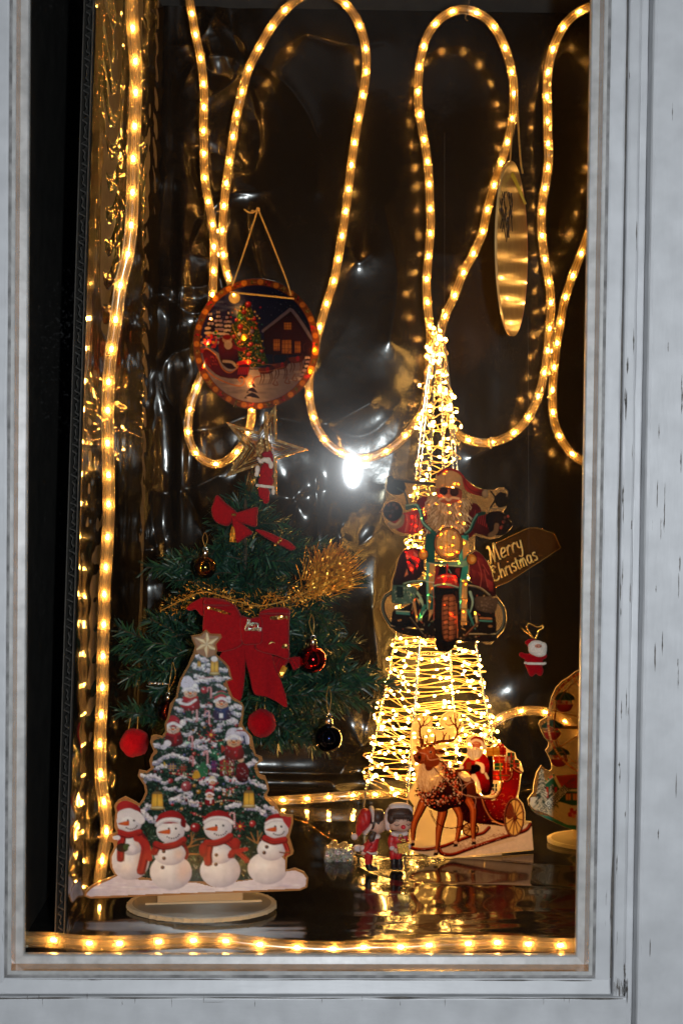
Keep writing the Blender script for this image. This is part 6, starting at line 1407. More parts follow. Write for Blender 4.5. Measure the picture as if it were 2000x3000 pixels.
def script_word(word, sh, u, v, ux, vx, xh, rad, w, shear=.2):
    out = []; x = 0; d = np.array([ux, vx], float); d /= np.linalg.norm(d); nn = np.array([d[1], -d[0]])
    for ch in word:
        for st_ in GL[ch]:
            q = []
            for a, b in st_:
                p2 = np.array([u, v]) + d * ((x + a + b * shear) * xh) + nn * b * xh; q.append(sh(p2[0], p2[1], w))
            out.append(tube(catmull(np.array(q), 4) if len(q) > 2 else np.array(q), rad, 6))
        x += GW[ch]
    return out
shS = Sheet(1080, 1350, 2.703, P(1530, 1640, .50), R(6))
t7 = thing('greeting_plaque', 'gold embossed plastic plaque reading Merry Christmas, tilted, behind the motorcycle cutout', 'sign', shS(1240, 560))
so = [(940,830),(1000,652),(1262,530),(1330,530),(1468,574),(1520,690),(1100,965),(1000,1005),(985,930)]
part('backing', *flat_poly(so, shS, 0, .0012), clear_mat('amber_plate', (.55, .42, .22), body=.35, bodycol=(.12, .07, .02), rough=.2, gl=.03), t7)
part('border', *tube([shS(u, v, 0) for u, v in resample(np.array([(980,720),(1000,655),(1262,532),(1330,532),(1466,576),(1517,690),(1100,962),(1000,1000)], float), 20)], .0007, 6), GOLD, t7, True)
EMB = pbr('embossed_gold', (1.0, .64, .18), .3, .6, noise=.3, nscale=400, bump=.8, bscale=500)
part('lettering', *join(script_word('Merry', shS, 965, 815, 345, -165, 72, .0012, -.002)), EMB, t7, True)
part('lettering', *join(script_word('Christmas', shS, 985, 960, 515, -265, 64, .0012, -.002, .12)), EMB, t7, True)
# ------------------------------------------------------------------ small artificial fir
TY = .40
tx = P(718, 1900, TY)[0]
NG1 = pbr('needle_green', (.009, .042, .027), .42, spec=.5, noise=.35, nscale=60)
NG2 = pbr('needle_light_green', (.020, .078, .030), .45, noise=.3, nscale=60)
TWG = pbr('twig_brown', (.05, .035, .02), .8, noise=.3)
t8 = thing('artificial_fir', 'small dark green artificial fir tree hung with bows and baubles, behind the snowman cutout', 'christmas tree', (tx, TY, ZF))
def sprig_mesh(name, L, seed, per=1500, nl=.019):
    r = random.Random(seed); V = []; F = []; idx = []
    ax = catmull(np.array([(0, 0, 0), (L * .35, r.uniform(-.006, .006), .006 * L / .1), (L * .7, r.uniform(-.01, .01), .003), (L, r.uniform(-.014, .014), -.004 + .012 * r.random())]), 8)
    axs = [ax]; subs = int(L / .035)
    for k in range(subs):      # side twigs
        i0 = int(len(ax) * (.25 + .6 * k / max(1, subs))); sd = 1 if k % 2 else -1; l2 = L * r.uniform(.28, .42)
        b = ax[i0]; axs.append(catmull(np.array([b, b + [l2 * .5, sd * l2 * .45, r.uniform(0, .01)], b + [l2, sd * l2 * .8, r.uniform(-.004, .012)]]), 6))
    for a in axs:
        v, f = tube(a, .0009, 5); f = [[q + len(V) for q in g] for g in f]; V += list(map(tuple, v)); F += f; idx += [2] * len(f)
        cum = np.r_[0, np.cumsum(np.linalg.norm(np.diff(a, axis=0), axis=1))]; n = int(cum[-1] * per)
        for k in range(n):
            s_ = cum[-1] * (k + r.random()) / n; p = np.array([np.interp(s_, cum, a[:, c]) for c in range(3)])
            i = min(len(a) - 2, int(np.searchsorted(cum, s_))); t_ = a[i + 1] - a[i]; t_ = t_ / (np.linalg.norm(t_) + 1e-9)
            u = np.cross(t_, [0, 0, 1.0]); u /= np.linalg.norm(u) + 1e-9; w = np.cross(u, t_)
            ph = r.uniform(0, 6.283); spread = R(r.uniform(32, 62)); d = t_ * math.cos(spread) + (u * math.cos(ph) + w * math.sin(ph)) * math.sin(spread)
            l = nl * r.uniform(.7, 1.1); sidev = np.cross(d, [r.gauss(0, 1), r.gauss(0, 1), r.gauss(0, 1)]); sidev /= np.linalg.norm(sidev) + 1e-9; hw = .00088
            e = p + d * l + np.array([0, 0, -.002 * r.random()]); m_ = p + d * l * .55
            b0 = len(V); V += [tuple(p - sidev * hw), tuple(p + sidev * hw), tuple(m_ + sidev * hw), tuple(e + sidev * hw * .5), tuple(e - sidev * hw * .5), tuple(m_ - sidev * hw)]
            F += [[b0, b0 + 1, b0 + 2, b0 + 5], [b0 + 5, b0 + 2, b0 + 3, b0 + 4]]; q = 1 if r.random() < .25 else 0; idx += [q, q]
    return raw_mesh(name, V, F, None, False, [NG1, NG2, TWG], idx)
SPR = {L: [sprig_mesh('branch', L, 100 + int(L * 1000) + k) for k in range(3)] for L in (.045, .08, .115, .145)}
tc = [(tx + .002 * math.sin(k), TY, ZF + .02 + k * (P(762, 1440, TY)[2] - ZF - .02) / 12) for k in range(13)]
part('trunk', *tube(tc, np.linspace(.007, .002, 13), 10), TWG, t8, True)
part('stand', *join([tube([(tx, TY, ZF + .004), (tx + .06 * math.cos(a), TY + .06 * math.sin(a), ZF + .004)], .004, 8) for a in (0.3, 1.87, 3.44, 5.01)] + [tube([(tx, TY, ZF + .001), (tx, TY, ZF + .03)], .009, 10)]), pbr('stand_plastic', (.02, .04, .02), .5, noise=.2), t8, True)
def branch(py, az, L, tilt, k=None, off=0.0):
    z = P(735, py, TY)[2]; Lk = min(SPR, key=lambda q: abs(q - L)); o = link('branch', rnd.choice(SPR[Lk]), t8, (off * math.cos(az), off * math.sin(az), z - ZF))
    o.rotation_euler = (rnd.uniform(-.6, .6), -tilt, az); s_ = L / Lk; o.scale = (s_, s_ ** .3, s_ ** .3); return o
tiers = [(1475, .045, 6, 1.1), (1520, .050, 7, .55), (1575, .070, 8, .30), (1625, .090, 10, .2), (1680, .100, 10, .05), (1740, .115, 10, .1), (1800, .125, 11, .08), (1860, .145, 12, .08), (1915, .150, 11, .02), (1970, .152, 11, -.02), (2030, .142, 11, .0), (2095, .135, 10, -.05), (2150, .120, 9, -.05)]
for i_, (py, L, n, tl) in enumerate(tiers):
    for k in range(n):
        if rnd.random() < .34: continue
        branch(py + rnd.uniform(-18, 18), 2 * math.pi * (k + .37 * i_) / n + rnd.uniform(-.2, .2), .90 * L * rnd.uniform(.85, 1.06), tl + rnd.uniform(-.15, .15))
for px, py, L, tl in ((1, 2020, .165, .10), (1, 2040, .15, .02), (1, 2015, .158, .06), (1, 1950, .15, -.05), (-1, 1905, .165, .05), (-1, 1960, .155, .0), (1, 1780, .13, .1), (1, 2120, .10, .02), (-1, 2130, .15, .12), (-1, 1690, .115, .12), (1, 1650, .12, .08)):
    branch(py, (0 if px > 0 else math.pi) - .35 * px, L, tl)

# ------------------------------------------------------------------ star on top
s7 = 4.61; sh7 = Sheet(600, 1180, s7, P(780, 1320, .385))
t9 = thing('tree_topper_star', 'gold glitter star of nested outlines on top of the artificial fir', 'star', sh7(665, 1180))
so = np.array([(960,20),(972,492),(1388,632),(965,765),(975,1242),(690,860),(282,1005),(545,600),(290,265),(715,395)], float); sc_ = np.array([800., 620.])
def star_band(name, a, b, y0, y1, m):
    o = sc_ + (so - sc_) * a; i = sc_ + (so - sc_) * b; n = len(o); V = [sh7(*q, y0) for q in o] + [sh7(*q, y0 - .001) for q in i] + [sh7(*q, y1) for q in o] + [sh7(*q, y1) for q in i]
    F = []
    for k in range(n): l = (k + 1) % n; F += [[k, k + n, l + n, l], [k + 2 * n, l + 2 * n, l + 3 * n, k + 3 * n], [k, l, l + 2 * n, k + 2 * n], [k + n, k + 3 * n, l + 3 * n, l + n]]
    return part(name, V, F, m, t9)
star_band('outer_band', 1.0, .80, -.003, .003, GOLDG); star_band('edge_rim', 1.03, .995, -.0045, .0035, GOLD)
star_band('middle_band', .74, .68, -.002, .002, GOLD); star_band('inner_band', .60, .52, -.0015, .0015, GOLDG); star_band('inner_rim', .46, .41, -.002, .002, GOLD); star_band('inner_ring', .34, .28, -.001, .001, GOLD)
part('centre', *sphere(sh7(790, 620), (.011, .004, .014), 14, 8), GOLDG, t9, True)
for k in range(5): q = so[2 * k]; part('rib', *tube([sh7(*(sc_ + (q - sc_) * .99), .001), sh7(*sc_, .001)], .0008, 6), GOLD, t9)
part('socket', *tube([sh7(700, 860, .006), sh7(675, 1000, .008), sh7(640, 1190, .010)], [.004, .0075, .0092], 14), GOLD, t9, True)
part('socket_sparkle', *tube([sh7(600, 930, .002), sh7(560, 1110, .002)], .0010, 6), GOLDG, t9, True)

# ------------------------------------------------------------------ bows
def cloth(name, polys, sh, mat, parent, w=0.0, bulge=.004, th=.0007, cell=2.2, folds=None, seed=1):
    """a stiff ribbon piece: cut to its outline, swelling between its edges"""
    P_ = np.array([q for p in polys for q in p], float); x0, y0 = P_.min(0) - 4; x1, y1 = P_.max(0) + 4
    cv = Canvas(x1 - x0, y1 - y0, cell / 2); m_ = np.zeros((cv.ny, cv.nx))
    for p in polys: m_ = np.maximum(m_, cv.mask(np.array(catmull(np.array(p, float), 6, True) if len(p) > 5 else p) - [x0, y0]))
    m_ = m_[:cv.ny // 2 * 2, :cv.nx // 2 * 2].reshape(cv.ny // 2, 2, cv.nx // 2, 2).mean((1, 3)); keep = m_ > .5
    d = keep.astype(float); soft = d.copy()
    for _ in range(26):
        soft = (np.pad(soft, 1)[:-2, 1:-1] + np.pad(soft, 1)[2:, 1:-1] + np.pad(soft, 1)[1:-1, :-2] + np.pad(soft, 1)[1:-1, 2:]) / 4 * .995; soft = np.minimum(soft, d)
    ny, nx = keep.shape; hh = np.zeros((ny + 1, nx + 1)); hh[:-1, :-1] = soft
    U, V = np.meshgrid(x0 + np.arange(nx + 1) * cell, y0 + np.arange(ny + 1) * cell)
    W = -bulge * np.sqrt(np.clip(hh, 0, 1)) + w + .0012 * (fbm(U / 60, V / 60, seed) - .5)
    if folds: W = W + folds(U, V)
    j, i = np.nonzero(keep); s_ = nx + 1; Q = np.stack([j * s_ + i, (j + 1) * s_ + i, (j + 1) * s_ + i + 1, j * s_ + i + 1], 1)
    used, inv = np.unique(Q, return_inverse=True); Q = inv.reshape(Q.shape)
    Wd = sh.many(U.ravel()[used], V.ravel()[used]) + sh.n * W.ravel()[used][:, None] - (WL[parent.name] if parent is not None else 0)
    o = link(name, grid_mesh(name, Wd, Q, mat), parent); md = o.modifiers.new('s', 'SOLIDIFY'); md.thickness = th; md.offset = 1; return o
sh8 = Sheet(520, 1680, 2.8, P(725, 1880, .236))
b1 = thing('big_red_bow', 'big red velvet bow with gold bands and glitter lettering on the fir', 'bow', sh8(610, 420))
fold = lambda U, V: .0016 * np.sin((U - 560) / 30.0) * np.clip((V - 560) / 300, 0, 1)
cloth('ribbon_tail', [[(470,540),(360,660),(330,760),(345,900),(400,1010),(512,1045),(548,860),(556,700),(575,560)]], sh8, REDF, b1, .003, .003, folds=fold)
cloth('ribbon_tail', [[(560,560),(556,690),(590,830),(630,985),(720,1008),(800,1045),(897,1092),(860,920),(800,780),(745,620)]], sh8, REDF, b1, .003, .003, folds=fold)
lf = lambda U, V: .003 * np.exp(-((V - 270) / 22) ** 2) - .004 * np.exp(-((V - 235) / 18) ** 2)
cloth('ribbon_loop', [[(228,205),(330,203),(420,228),(490,285),(522,345),(545,360),(545,540),(500,600),(400,632),(330,632),(250,560),(214,460),(220,330)]], sh8, REDF, b1, -.002, .009, folds=lf)
cloth('ribbon_loop', [[(672,330),(710,296),(800,276),(900,282),(924,318),(918,345),(914,470),(914,600),(908,696),(800,664),(700,640),(640,600),(660,450)]], sh8, REDF, b1, -.002, .009, folds=lambda U, V: -.004 * np.exp(-((V - 300) / 18) ** 2) + .003 * np.exp(-((V - 335) / 16) ** 2))
cloth('knot', [[(528,352),(600,362),(690,356),(700,450),(690,560),(610,575),(540,565),(520,450)]], sh8, REDF, b1, -.006, .008)
cloth('ribbon_loop', [[(75,290),(130,240),(210,205),(232,215),(228,350),(190,345),(150,300),(100,310)]], sh8, REDF, b1, .010, .004)
BND = glitter('gold_foil_band', (.65, .42, .14), 500, 1.0, .3)
def band(uv, w): return part('gold_band', *flat_poly(uv, sh8, w, w + .0004), BND, b1)
band([(256,268),(300,272),(350,288),(400,306),(440,322),(436,345),(390,328),(340,308),(290,292),(252,288)], -.0112)
band([(760,348),(820,338),(905,340),(905,372),(830,372),(762,374)], -.0112); band([(748,570),(770,542),(800,560),(905,572),(905,606),(830,600),(785,588)], -.0112); band([(340,545),(400,538),(400,560),(345,566)], -.010)
part('lettering', *join(script_word('Merry', sh8, 566, 415, 120, 6, 26, .0007, -.0150) + script_word('Christmas', sh8, 556, 458, 150, 2, 22, .0007, -.0150, .1)), SILVG, b1, True)
part('loose_thread', *tube(catmull(np.array([sh8(a, b, -.0125) for a, b in [(410,440),(440,420),(490,460),(505,560),(480,640),(520,760),(500,840)]]), 8), .00012, 4), REDK, b1)
sh4 = Sheet(350, 1420, 2.148, P(690, 1500, .315))
b2 = thing('red_bow', 'small plain red bow with a gold tag near the top of the fir', 'bow', sh4(722, 190))
cloth('ribbon_loop', [[(616,68),(660,110),(740,180),(722,205),(690,255),(640,250),(600,222),(582,160),(596,110)]], sh4, REDF, b2, 0, .006)
cloth('ribbon_loop', [[(722,188),(780,165),(866,143),(866,200),(858,262),(800,250),(740,230)]], sh4, REDF, b2, 0, .006)
cloth('ribbon_tail', [[(716,200),(740,215),(790,260),(836,302),(790,332),(740,362),(725,290),(712,240)]], sh4, REDF, b2, -.003, .004)
part('gold_tag', *join([tube([sh4(716, 262, -.004), sh4(716, 300, -.004), sh4(714, 360, -.004)], [.0020, .0040, .0044], 8)]), GOLDS, b2)
part('tie', *tube([sh4(708, 188, -.006), sh4(734, 188, -.006)], .0016, 6), GOLD, b2)
b3 = thing('red_ribbon_end', 'narrow red bow seen from its side, right of the small top bow', 'bow', sh4(990, 350))
cloth('ribbon', [[(858,284),(900,288),(960,310),(1010,335),(1060,355),(1105,395),(1080,412),(1030,388),(970,360),(900,318)]], sh4, REDF, b3, 0, .005)
part('gold_bells', *join([sphere(sh4(1012, 350, -.006), .0024, 10, 8), sphere(sh4(1000, 362, -.006), .002, 10, 8), sphere(sh4(980, 378, -.006), .0024, 10, 8)]), GOLD, b3, True)
b4 = thing('small_red_bow', 'tiny red bow with a bright gold tag beside the red bauble', 'bow', sh8(910, 700))
sh8b = Sheet(520, 1680, 2.8, P(850, 1930, .27))
cloth('ribbon_loop', [[(750,690),(820,680),(915,702),(880,760),(830,820),(780,780)]], sh8b, REDF, b4, 0, .004, folds=lambda U, V: .0015 * np.sin(U / 9 + V / 14))
cloth('ribbon_loop', [[(915,700),(960,685),(1010,690),(1008,750),(960,790),(935,750)]], sh8b, REDF, b4, 0, .004, folds=lambda U, V: .0015 * np.sin(U / 9 - V / 14))
part('gold_tag', *flat_poly([(862,745),(902,770),(862,852),(820,838)], sh8b, -.006, -.0045), GOLDS, b4)

# ------------------------------------------------------------------ baubles
def bauble(px, py, rpx, Y, m, label, stringtop, name='bauble'):
    c = P(px, py, Y); rr_ = rpx * mpp(Y); t = thing(name, label, 'bauble', c, 'shiny baubles hung on the fir')
    part('ball', *sphere(c, rr_, 40, 26), m, t, True)
    SC = pbr('silver_cap', (.8, .76, .68), .2, 1.0)
    part('cap', *lathe([(0, rr_ * .98), (rr_ * .30, rr_ * .97), (rr_ * .28, rr_ * 1.42), (rr_ * .22, rr_ * 1.5), (0, rr_ * 1.5)], c, 18), SC, t, True)
    th = np.linspace(-.6, math.pi + .6, 12); ri = rr_ * .17
    part('ring', *tube([c + np.array([ri * math.cos(a), 0, rr_ * 1.62 + ri * math.sin(a)]) for a in th], rr_ * .035, 6), SC, t, True)
    part('string', *join([tube(catmull(np.array([c + [0, 0, rr_ * 1.78], P(stringtop[0] - 6, (py - rpx * 2 + stringtop[1]) / 2, Y), P(stringtop[0], stringtop[1], Y + .01)]), 5), .00035, 4), tube(catmull(np.array([c + [0, 0, rr_ * 1.78], P(stringtop[0] + 8, (py - rpx * 2 + stringtop[1]) / 2, Y), P(stringtop[0] + 2, stringtop[1], Y + .01)]), 5), .00035, 4)]), CORD, t)
    return t
MR = pbr('red_mirror', (.55, .008, .012), .07, 1.0); MB = pbr('navy_mirror', (.02, .03, .085), .06, 1.0); MG = pbr('gold_mirror', (.42, .24, .05), .08, 1.0); MD = pbr('dark_mirror', (.16, .03, .03), .1, 1.0)
bauble(601, 1662, 33, .285, MG, 'shiny dark gold bauble hanging on the upper left of the fir', (600, 1560))
bauble(916, 1932, 40, .27, MR, 'shiny red bauble hanging right of the big red bow', (912, 1800))
bauble(962, 2163, 40, .27, MB, 'shiny navy blue bauble, lowest on the right of the fir', (962, 2010))
bauble(492, 2082, 30, .30, MD, 'dark bauble half hidden behind the left edge of the snowy tree cutout', (506, 1940))
tg = thing('silver_pick', 'thin silver glitter stick poking out left of the snowy tree cutout', 'ornament', P(497, 2003, .28)); part('stick', *tube([P(435, 2001, .28), P(470, 2003, .28), P(500, 2004, .28)], [.0018, .0014, .001], 6), SILVG, tg)
def felt(px, py, rpx, Y, label, ph):
    c = P(px, py, Y); v, f = sphere((0, 0, 0), 1, 36, 24); n = v / np.linalg.norm(v, axis=1)[:, None]
    k = 1 + .05 * np.sin(n[:, 0] * 5 + ph) * np.cos(n[:, 2] * 4 + ph) + .02 * np.sin(n[:, 2] * 23 + n[:, 0] * 17); t = thing('felt_ball', label, 'ball', c, 'red felt balls hung on the fir')
    part('ball', v * k[:, None] * rpx * mpp(Y) + c, f, REDK, t, True); 
    part('string', *join([tube([P(px - 18, py - rpx * .9, Y), P(px - 12, py - rpx * 1.7, Y + .01)], .0006, 5), tube([P(px + 8, py - rpx * .95, Y), P(px + 10, py - rpx * 1.8, Y + .01)], .0006, 5)]), CORD, t)
felt(395, 2176, 42, .26, 'red felt ball at the lower left of the fir, beside the left rope light', 0.4)
felt(767, 2119, 42, .26, 'red felt ball hanging under the big red bow', 2.0)

# ------------------------------------------------------------------ gold tinsel garland
tn = thing('tinsel_garland', 'gold tinsel garland wound across the fir with a bushy end at the right', 'tinsel', P(1000, 1670, .30))
path = catmull(np.array([P(470, 1790, .30), P(530, 1760, .275), P(600, 1735, .25), P(690, 1760, .24), P(760, 1775, .235), P(850, 1755, .24), P(920, 1725, .26), P(975, 1700, .28), P(995, 1660, .29), P(985, 1610, .30)]), 14)
V = []; F = []; r = random.Random(9); cum = np.r_[0, np.cumsum(np.linalg.norm(np.diff(path, axis=0), axis=1))]
def strandf(p, d, l, w, curl):
    global V, F
    s_ = np.cross(d, [r.gauss(0, 1), r.gauss(0, 1), r.gauss(0, 1)]); s_ /= np.linalg.norm(s_) + 1e-9; c_ = np.cross(s_, d) * curl; b0 = len(V); n_ = 4
    for k in range(n_ + 1):
        t = k / n_; q = p + d * l * t + c_ * l * t * t; ww = w * (1 - .5 * t); V += [q - s_ * ww, q + s_ * ww]
    F += [[b0 + 2 * k, b0 + 2 * k + 1, b0 + 2 * k + 3, b0 + 2 * k + 2] for k in range(n_)]
for k in range(1150):
    f = r.random() ** .75; s_ = cum[-1] * f; p = np.array([np.interp(s_, cum, path[:, c]) for c in range(3)]); 
    d = np.array([r.gauss(0, 1), r.gauss(0, .9) - .3, r.gauss(0, 1)]); d /= np.linalg.norm(d); strandf(p + np.array([r.gauss(0, .004), r.gauss(0, .004), r.gauss(0, .0075)]), d, r.uniform(.005, .012) * (.45 + .9 * f * f), .0005, r.uniform(-.4, .4))
e0 = P(938, 1712, .27)
for k in range(520):
    a = r.gauss(.95, .40); d = np.array([math.cos(a), r.gauss(-.1, .3), math.sin(a)]); d /= np.linalg.norm(d)
    strandf(e0 + np.array([r.gauss(0, .008), r.gauss(0, .006), r.gauss(0, .006)]), d, r.uniform(.022, .050), .00085, r.uniform(-.3, .3))
for k in range(14): strandf(P(960, 1725, .265), np.array([1, -.1, r.uniform(.05, .6)]), r.uniform(.035, .06), .0007, r.uniform(-.1, .2))
part('strands', V, F, GOLDS, tn, False)
o = part('core_thread', *tube(path, .0008, 5), CORD, tn)

# ------------------------------------------------------------------ flocked hanging figures
def thread(name, pts, m, parent, r_=.0007): return part(name, *tube(catmull(np.array(pts), 6), r_, 5), m, parent, True)
Y7 = .33; z6 = Sheet(1000, 1500, 1.568, P(1560, 1930, Y7)); k6 = z6.k
h1 = thing('flocked_figure_ornament', 'fuzzy red and white bearded figure hanging on a gold string at the right', 'ornament', z6(885, 560))
S_ = lambda u, v, ru, rv, rw=None, w=0, n=18: sphere(z6(u, v, w), (ru * k6, (rw or (ru + rv) / 2) * k6, rv * k6), n, 12)
part('body', *blob([S_(882, 690, 44, 46, 26), S_(845, 662, 26, 13, 12), S_(826, 655, 13, 12, 11), S_(926, 660, 18, 16, 14), S_(874, 728, 22, 24, 18), S_(907, 728, 20, 22, 18), S_(872, 742, 14, 14, 13), S_(910, 740, 14, 13, 13), S_(866, 598, 22, 15, 14), S_(878, 606, 30, 22, 20), S_(852, 600, 12, 9, 9)], .0009), REDK, h1, True)
part('beard', *blob([S_(897, 632, 44, 28, 22, -.004), S_(905, 645, 34, 20, 20, -.004), S_(872, 615, 20, 20, 16, -.004), S_(925, 620, 16, 24, 14, -.003), S_(892, 600, 30, 13, 16, -.004)], .0008), WHTF, h1, True)
part('face', *S_(895, 610, 16, 9, 6, -.0135), pbr('flock_face', (.62, .26, .18), .9, noise=.1, bump=.5, bscale=1200), h1, True)
part('eyes', *join([S_(889, 609, 2.4, 2.4, 2, -.0165, 8), S_(902, 610, 2.4, 2.4, 2, -.0165, 8)]), DI, h1, True)
part('belt', *blob([S_(u, 692 + .02 * (u - 885), 9, 7, 8, -.0095 if abs(u - 885) < 40 else -.004) for u in range(842, 936, 8)], .0009), WHTF, h1, True)
thread('gold_string', [z6(884, 582), z6(868, 560), z6(852, 530), z6(858, 512), z6(880, 520), z6(900, 528), z6(925, 522), z6(922, 535), z6(905, 545), z6(896, 570), z6(888, 584)], GOLD, h1, .0009)
thread('gold_string', [z6(878, 580), z6(855, 556), z6(826, 534)], GOLD, h1, .0009)
o = part('hanging_thread', *tube([z6(868, 515), z6(860, 300), z6(855, -900)], .00008, 4), pbr('nylon_dark', (.08, .07, .06), .4, noise=.1), h1)

Y8 = .35; sh7b = Sheet(600, 1180, 4.61, P(780, 1400, Y8)); k7 = sh7b.k
T_ = lambda u, v, ru, rv, rw=None, w=0, n=18: sphere(sh7b(u, v, w), (ru * k7, (rw or min(ru, rv)) * k7, rv * k7), n, 12)
h2 = thing('flocked_figure_ornament', 'fuzzy red and white figure seen from behind, hanging from the gold star', 'ornament', sh7b(850, 640))
part('body', *blob([T_(830, 930, 95, 105, 60), T_(825, 1060, 108, 90, 60), T_(800, 1220, 78, 90, 50), T_(825, 1300, 48, 70, 38), T_(850, 860, 80, 60, 50), T_(770, 1180, 55, 60, 40)], .0011), REDK, h2, True)
part('hood', *blob([T_(845, 700, 80, 46, 50), T_(860, 672, 40, 40, 40), T_(880, 760, 50, 60, 40)], .0011), pbr('dark_red_flock', (.30, .008, .02), .95, sheen=.05, spec=.05, noise=.2, nscale=400, bump=.6, bscale=1500), h2, True)
part('trim', *blob([T_(760, 790, 42, 34, 30, -.010), T_(810, 770, 44, 36, 34, -.012), T_(860, 780, 42, 46, 34, -.012), T_(895, 840, 34, 56, 30, -.009), T_(725, 760, 26, 26, 22, -.006)], .0011), WHTF, h2, True)
part('sleeve_cuff', *blob([T_(712, 900, 36, 60, 30, -.004), T_(700, 970, 34, 34, 28, -.004), T_(925, 1200, 26, 50, 26, -.002)], .0011), WHTF, h2, True)
part('belt', *blob([T_(u, 1128 + .12 * (u - 820), 22, 24, 20, -.0125 if abs(u - 820) < 80 else -.007) for u in range(706, 946, 16)], .0011), WHTF, h2, True)
cordp = [sh7b(850, 660, -.012), sh7b(838, 560, -.012), sh7b(815, 400, -.010), sh7b(808, 240, -.008), sh7b(820, 140, -.004), sh7b(845, 150, 0), sh7b(842, 300, -.008), sh7b(850, 500, -.012), sh7b(870, 640, -.012)]
part('glitter_cord', *tube(catmull(np.array(cordp), 8), .0013, 6), GOLDG, h2, True)

# ------------------------------------------------------------------ two little figurines
def figs():
    SKIN = pbr('figurine_skin', (.62, .36, .27), .5, sss=.2, noise=.05); RV = pbr('figurine_red', (.46, .014, .018), .45, noise=.12, nscale=200); WV = pbr('figurine_white', (.66, .52, .50), .6, noise=.06, bump=.4, bscale=900)
    HR = pbr('figurine_hair', (.055, .026, .02), .5, noise=.2); BT = pbr('figurine_boot', (.02, .014, .014), .25, noise=.2); NS = pbr('figurine_nose', (.6, .012, .03), .3, noise=.05); LN = pbr('figurine_lash', (.10, .03, .02), .6, noise=.05); GB = pbr('figurine_gold', (.50, .32, .06), .35, .6, noise=.15)
    fb_ = PF(1170, 2546); z = Sheet(920, 2320, 4.61, (fb_[0], fb_[1], ZF)); k = z.k
    E = lambda u, v, ru, rv, rw=None, w=0.0, n=20: sphere(z(u, v, w * k), (ru * k, (rw or min(ru, rv)) * k, rv * k), n, 14)
    def cap(a, b, r0, r1, w0=0, w1=0): return tube([z(a[0], a[1], w0 * k), z((a[0] + b[0]) / 2, (a[1] + b[1]) / 2, (w0 + w1) / 2 * k), z(b[0], b[1], w1 * k)], [r0 * k, (r0 + r1) / 2 * k, r1 * k], 12)
    vox = .0008
    b = thing('boy_figurine', 'boy figurine in a red suit and white hood, eyes closed, holding a gold present', 'figurine', (z(1120, 1000)[0], fb_[1], ZF))
    part('body', *blob([E(1130, 640, 110, 100, 90), E(1135, 730, 118, 90, 95), E(1060, 840, 48, 90, 50), E(1140, 840, 48, 90, 50), E(1040, 650, 52, 80, 50, -20), E(1222, 650, 50, 80, 50, -20), cap((1030, 660), (1040, 760), 46, 34, -20, -60), cap((1230, 660), (1250, 740), 46, 34, -20, -60)], vox), RV, b, True)
    part('head', *blob([E(1160, 400, 150, 128, 125, -15), E(1190, 450, 112, 78, 95, -45), E(1085, 440, 80, 70, 80, -40), E(1315, 360, 18, 30, 20)], vox), SKIN, b, True)
    part('hood', *blob([E(1135, 345, 190, 190, 100, 45), E(1000, 400, 62, 130, 60, 0), E(1150, 200, 150, 60, 80, 5), E(1290, 280, 46, 100, 60, 10)], vox), WV, b, True)
    part('hair', *blob([E(1155, 290, 175, 105, 130, -10), E(1040, 345, 62, 78, 70, -60), E(1285, 330, 52, 70, 60, -40), E(1100, 285, 90, 62, 60, -80), E(1200, 285, 90, 58, 60, -82)], vox), HR, b, True)
    part('fringe', *join([tube([z(u, 270, -140 * k), z(u + 6, 310, -146 * k), z(u + 14, 345 + (i_ % 2) * 8, -136 * k)], [18 * k, 15 * k, 5 * k], 8) for i_, u in enumerate(range(1050, 1270, 26))]), HR, b, True)
    part('nose', *E(1192, 440, 33, 30, 28, -146), NS, b, True)
    for u0, u1, v in ((1068, 1140, 412), (1232, 1286, 408)):
        part('closed_eye', *tube(catmull(np.array([z(u0, v - 6, -139 * k), z((u0 + u1) / 2, v + 10, -147 * k), z(u1, v - 4, -140 * k)]), 5), 5 * k, 6), LN, b)
        part('eyebrow', *tube(catmull(np.array([z(u0 + 4, v - 44, -139 * k), z((u0 + u1) / 2, v - 56, -144 * k), z(u1 - 6, v - 46, -139 * k)]), 5), 4 * k, 6), HR, b)
    part('collar', *blob([E(u, 555 + 14 * math.cos((u - 1140) / 45), 34, 32, 40, -50) for u in range(1060, 1240, 22)] + [E(1140, 560, 100, 30, 80, 0)], vox), WV, b, True)
    for u, v in ((1046, 742), (1262, 716)): part('cuff', *E(u, v, 40, 34, 38, -70), WV, b, True)
    part('hand', *blob([E(1085, 765, 32, 28, 24, -92), cap((1080, 770), (1120, 790), 14, 10, -96, -104), cap((1078, 782), (1112, 806), 12, 9, -92, -98), cap((1092, 752), (1110, 738), 11, 8, -96, -106)], .0006), SKIN, b, True)
    part('hand', *blob([E(1256, 752, 24, 24, 22, -92), cap((1256, 750), (1240, 770), 12, 9, -98, -106)], .0006), SKIN, b, True)
    for u in (1072, 1148): part('boot', *blob([E(u, 930, 46, 46, 46), E(u, 990, 50, 46, 52, -8), E(u + 8, 1015, 56, 30, 66, -26), cap((u, 900), (u, 960), 42, 44)], vox), BT, b, True)
    gt = thing('gold_present_toy', 'tiny gold present with a bow held by the boy figurine', 'present', z(1190, 790, -110 * k))
    v, f = flat_poly([(1108, 668), (1262, 650), (1264, 780), (1128, 794)], z, -150 * k, -70 * k); part('box', v, f, GB, gt)
    part('ribbon', *join([flat_poly([(1180, 660), (1204, 657), (1210, 788), (1188, 790)], z, -154 * k, -149 * k), flat_poly([(1114, 706), (1262, 690), (1262, 706), (1116, 722)], z, -153 * k, -149 * k)]), GOLD, gt)
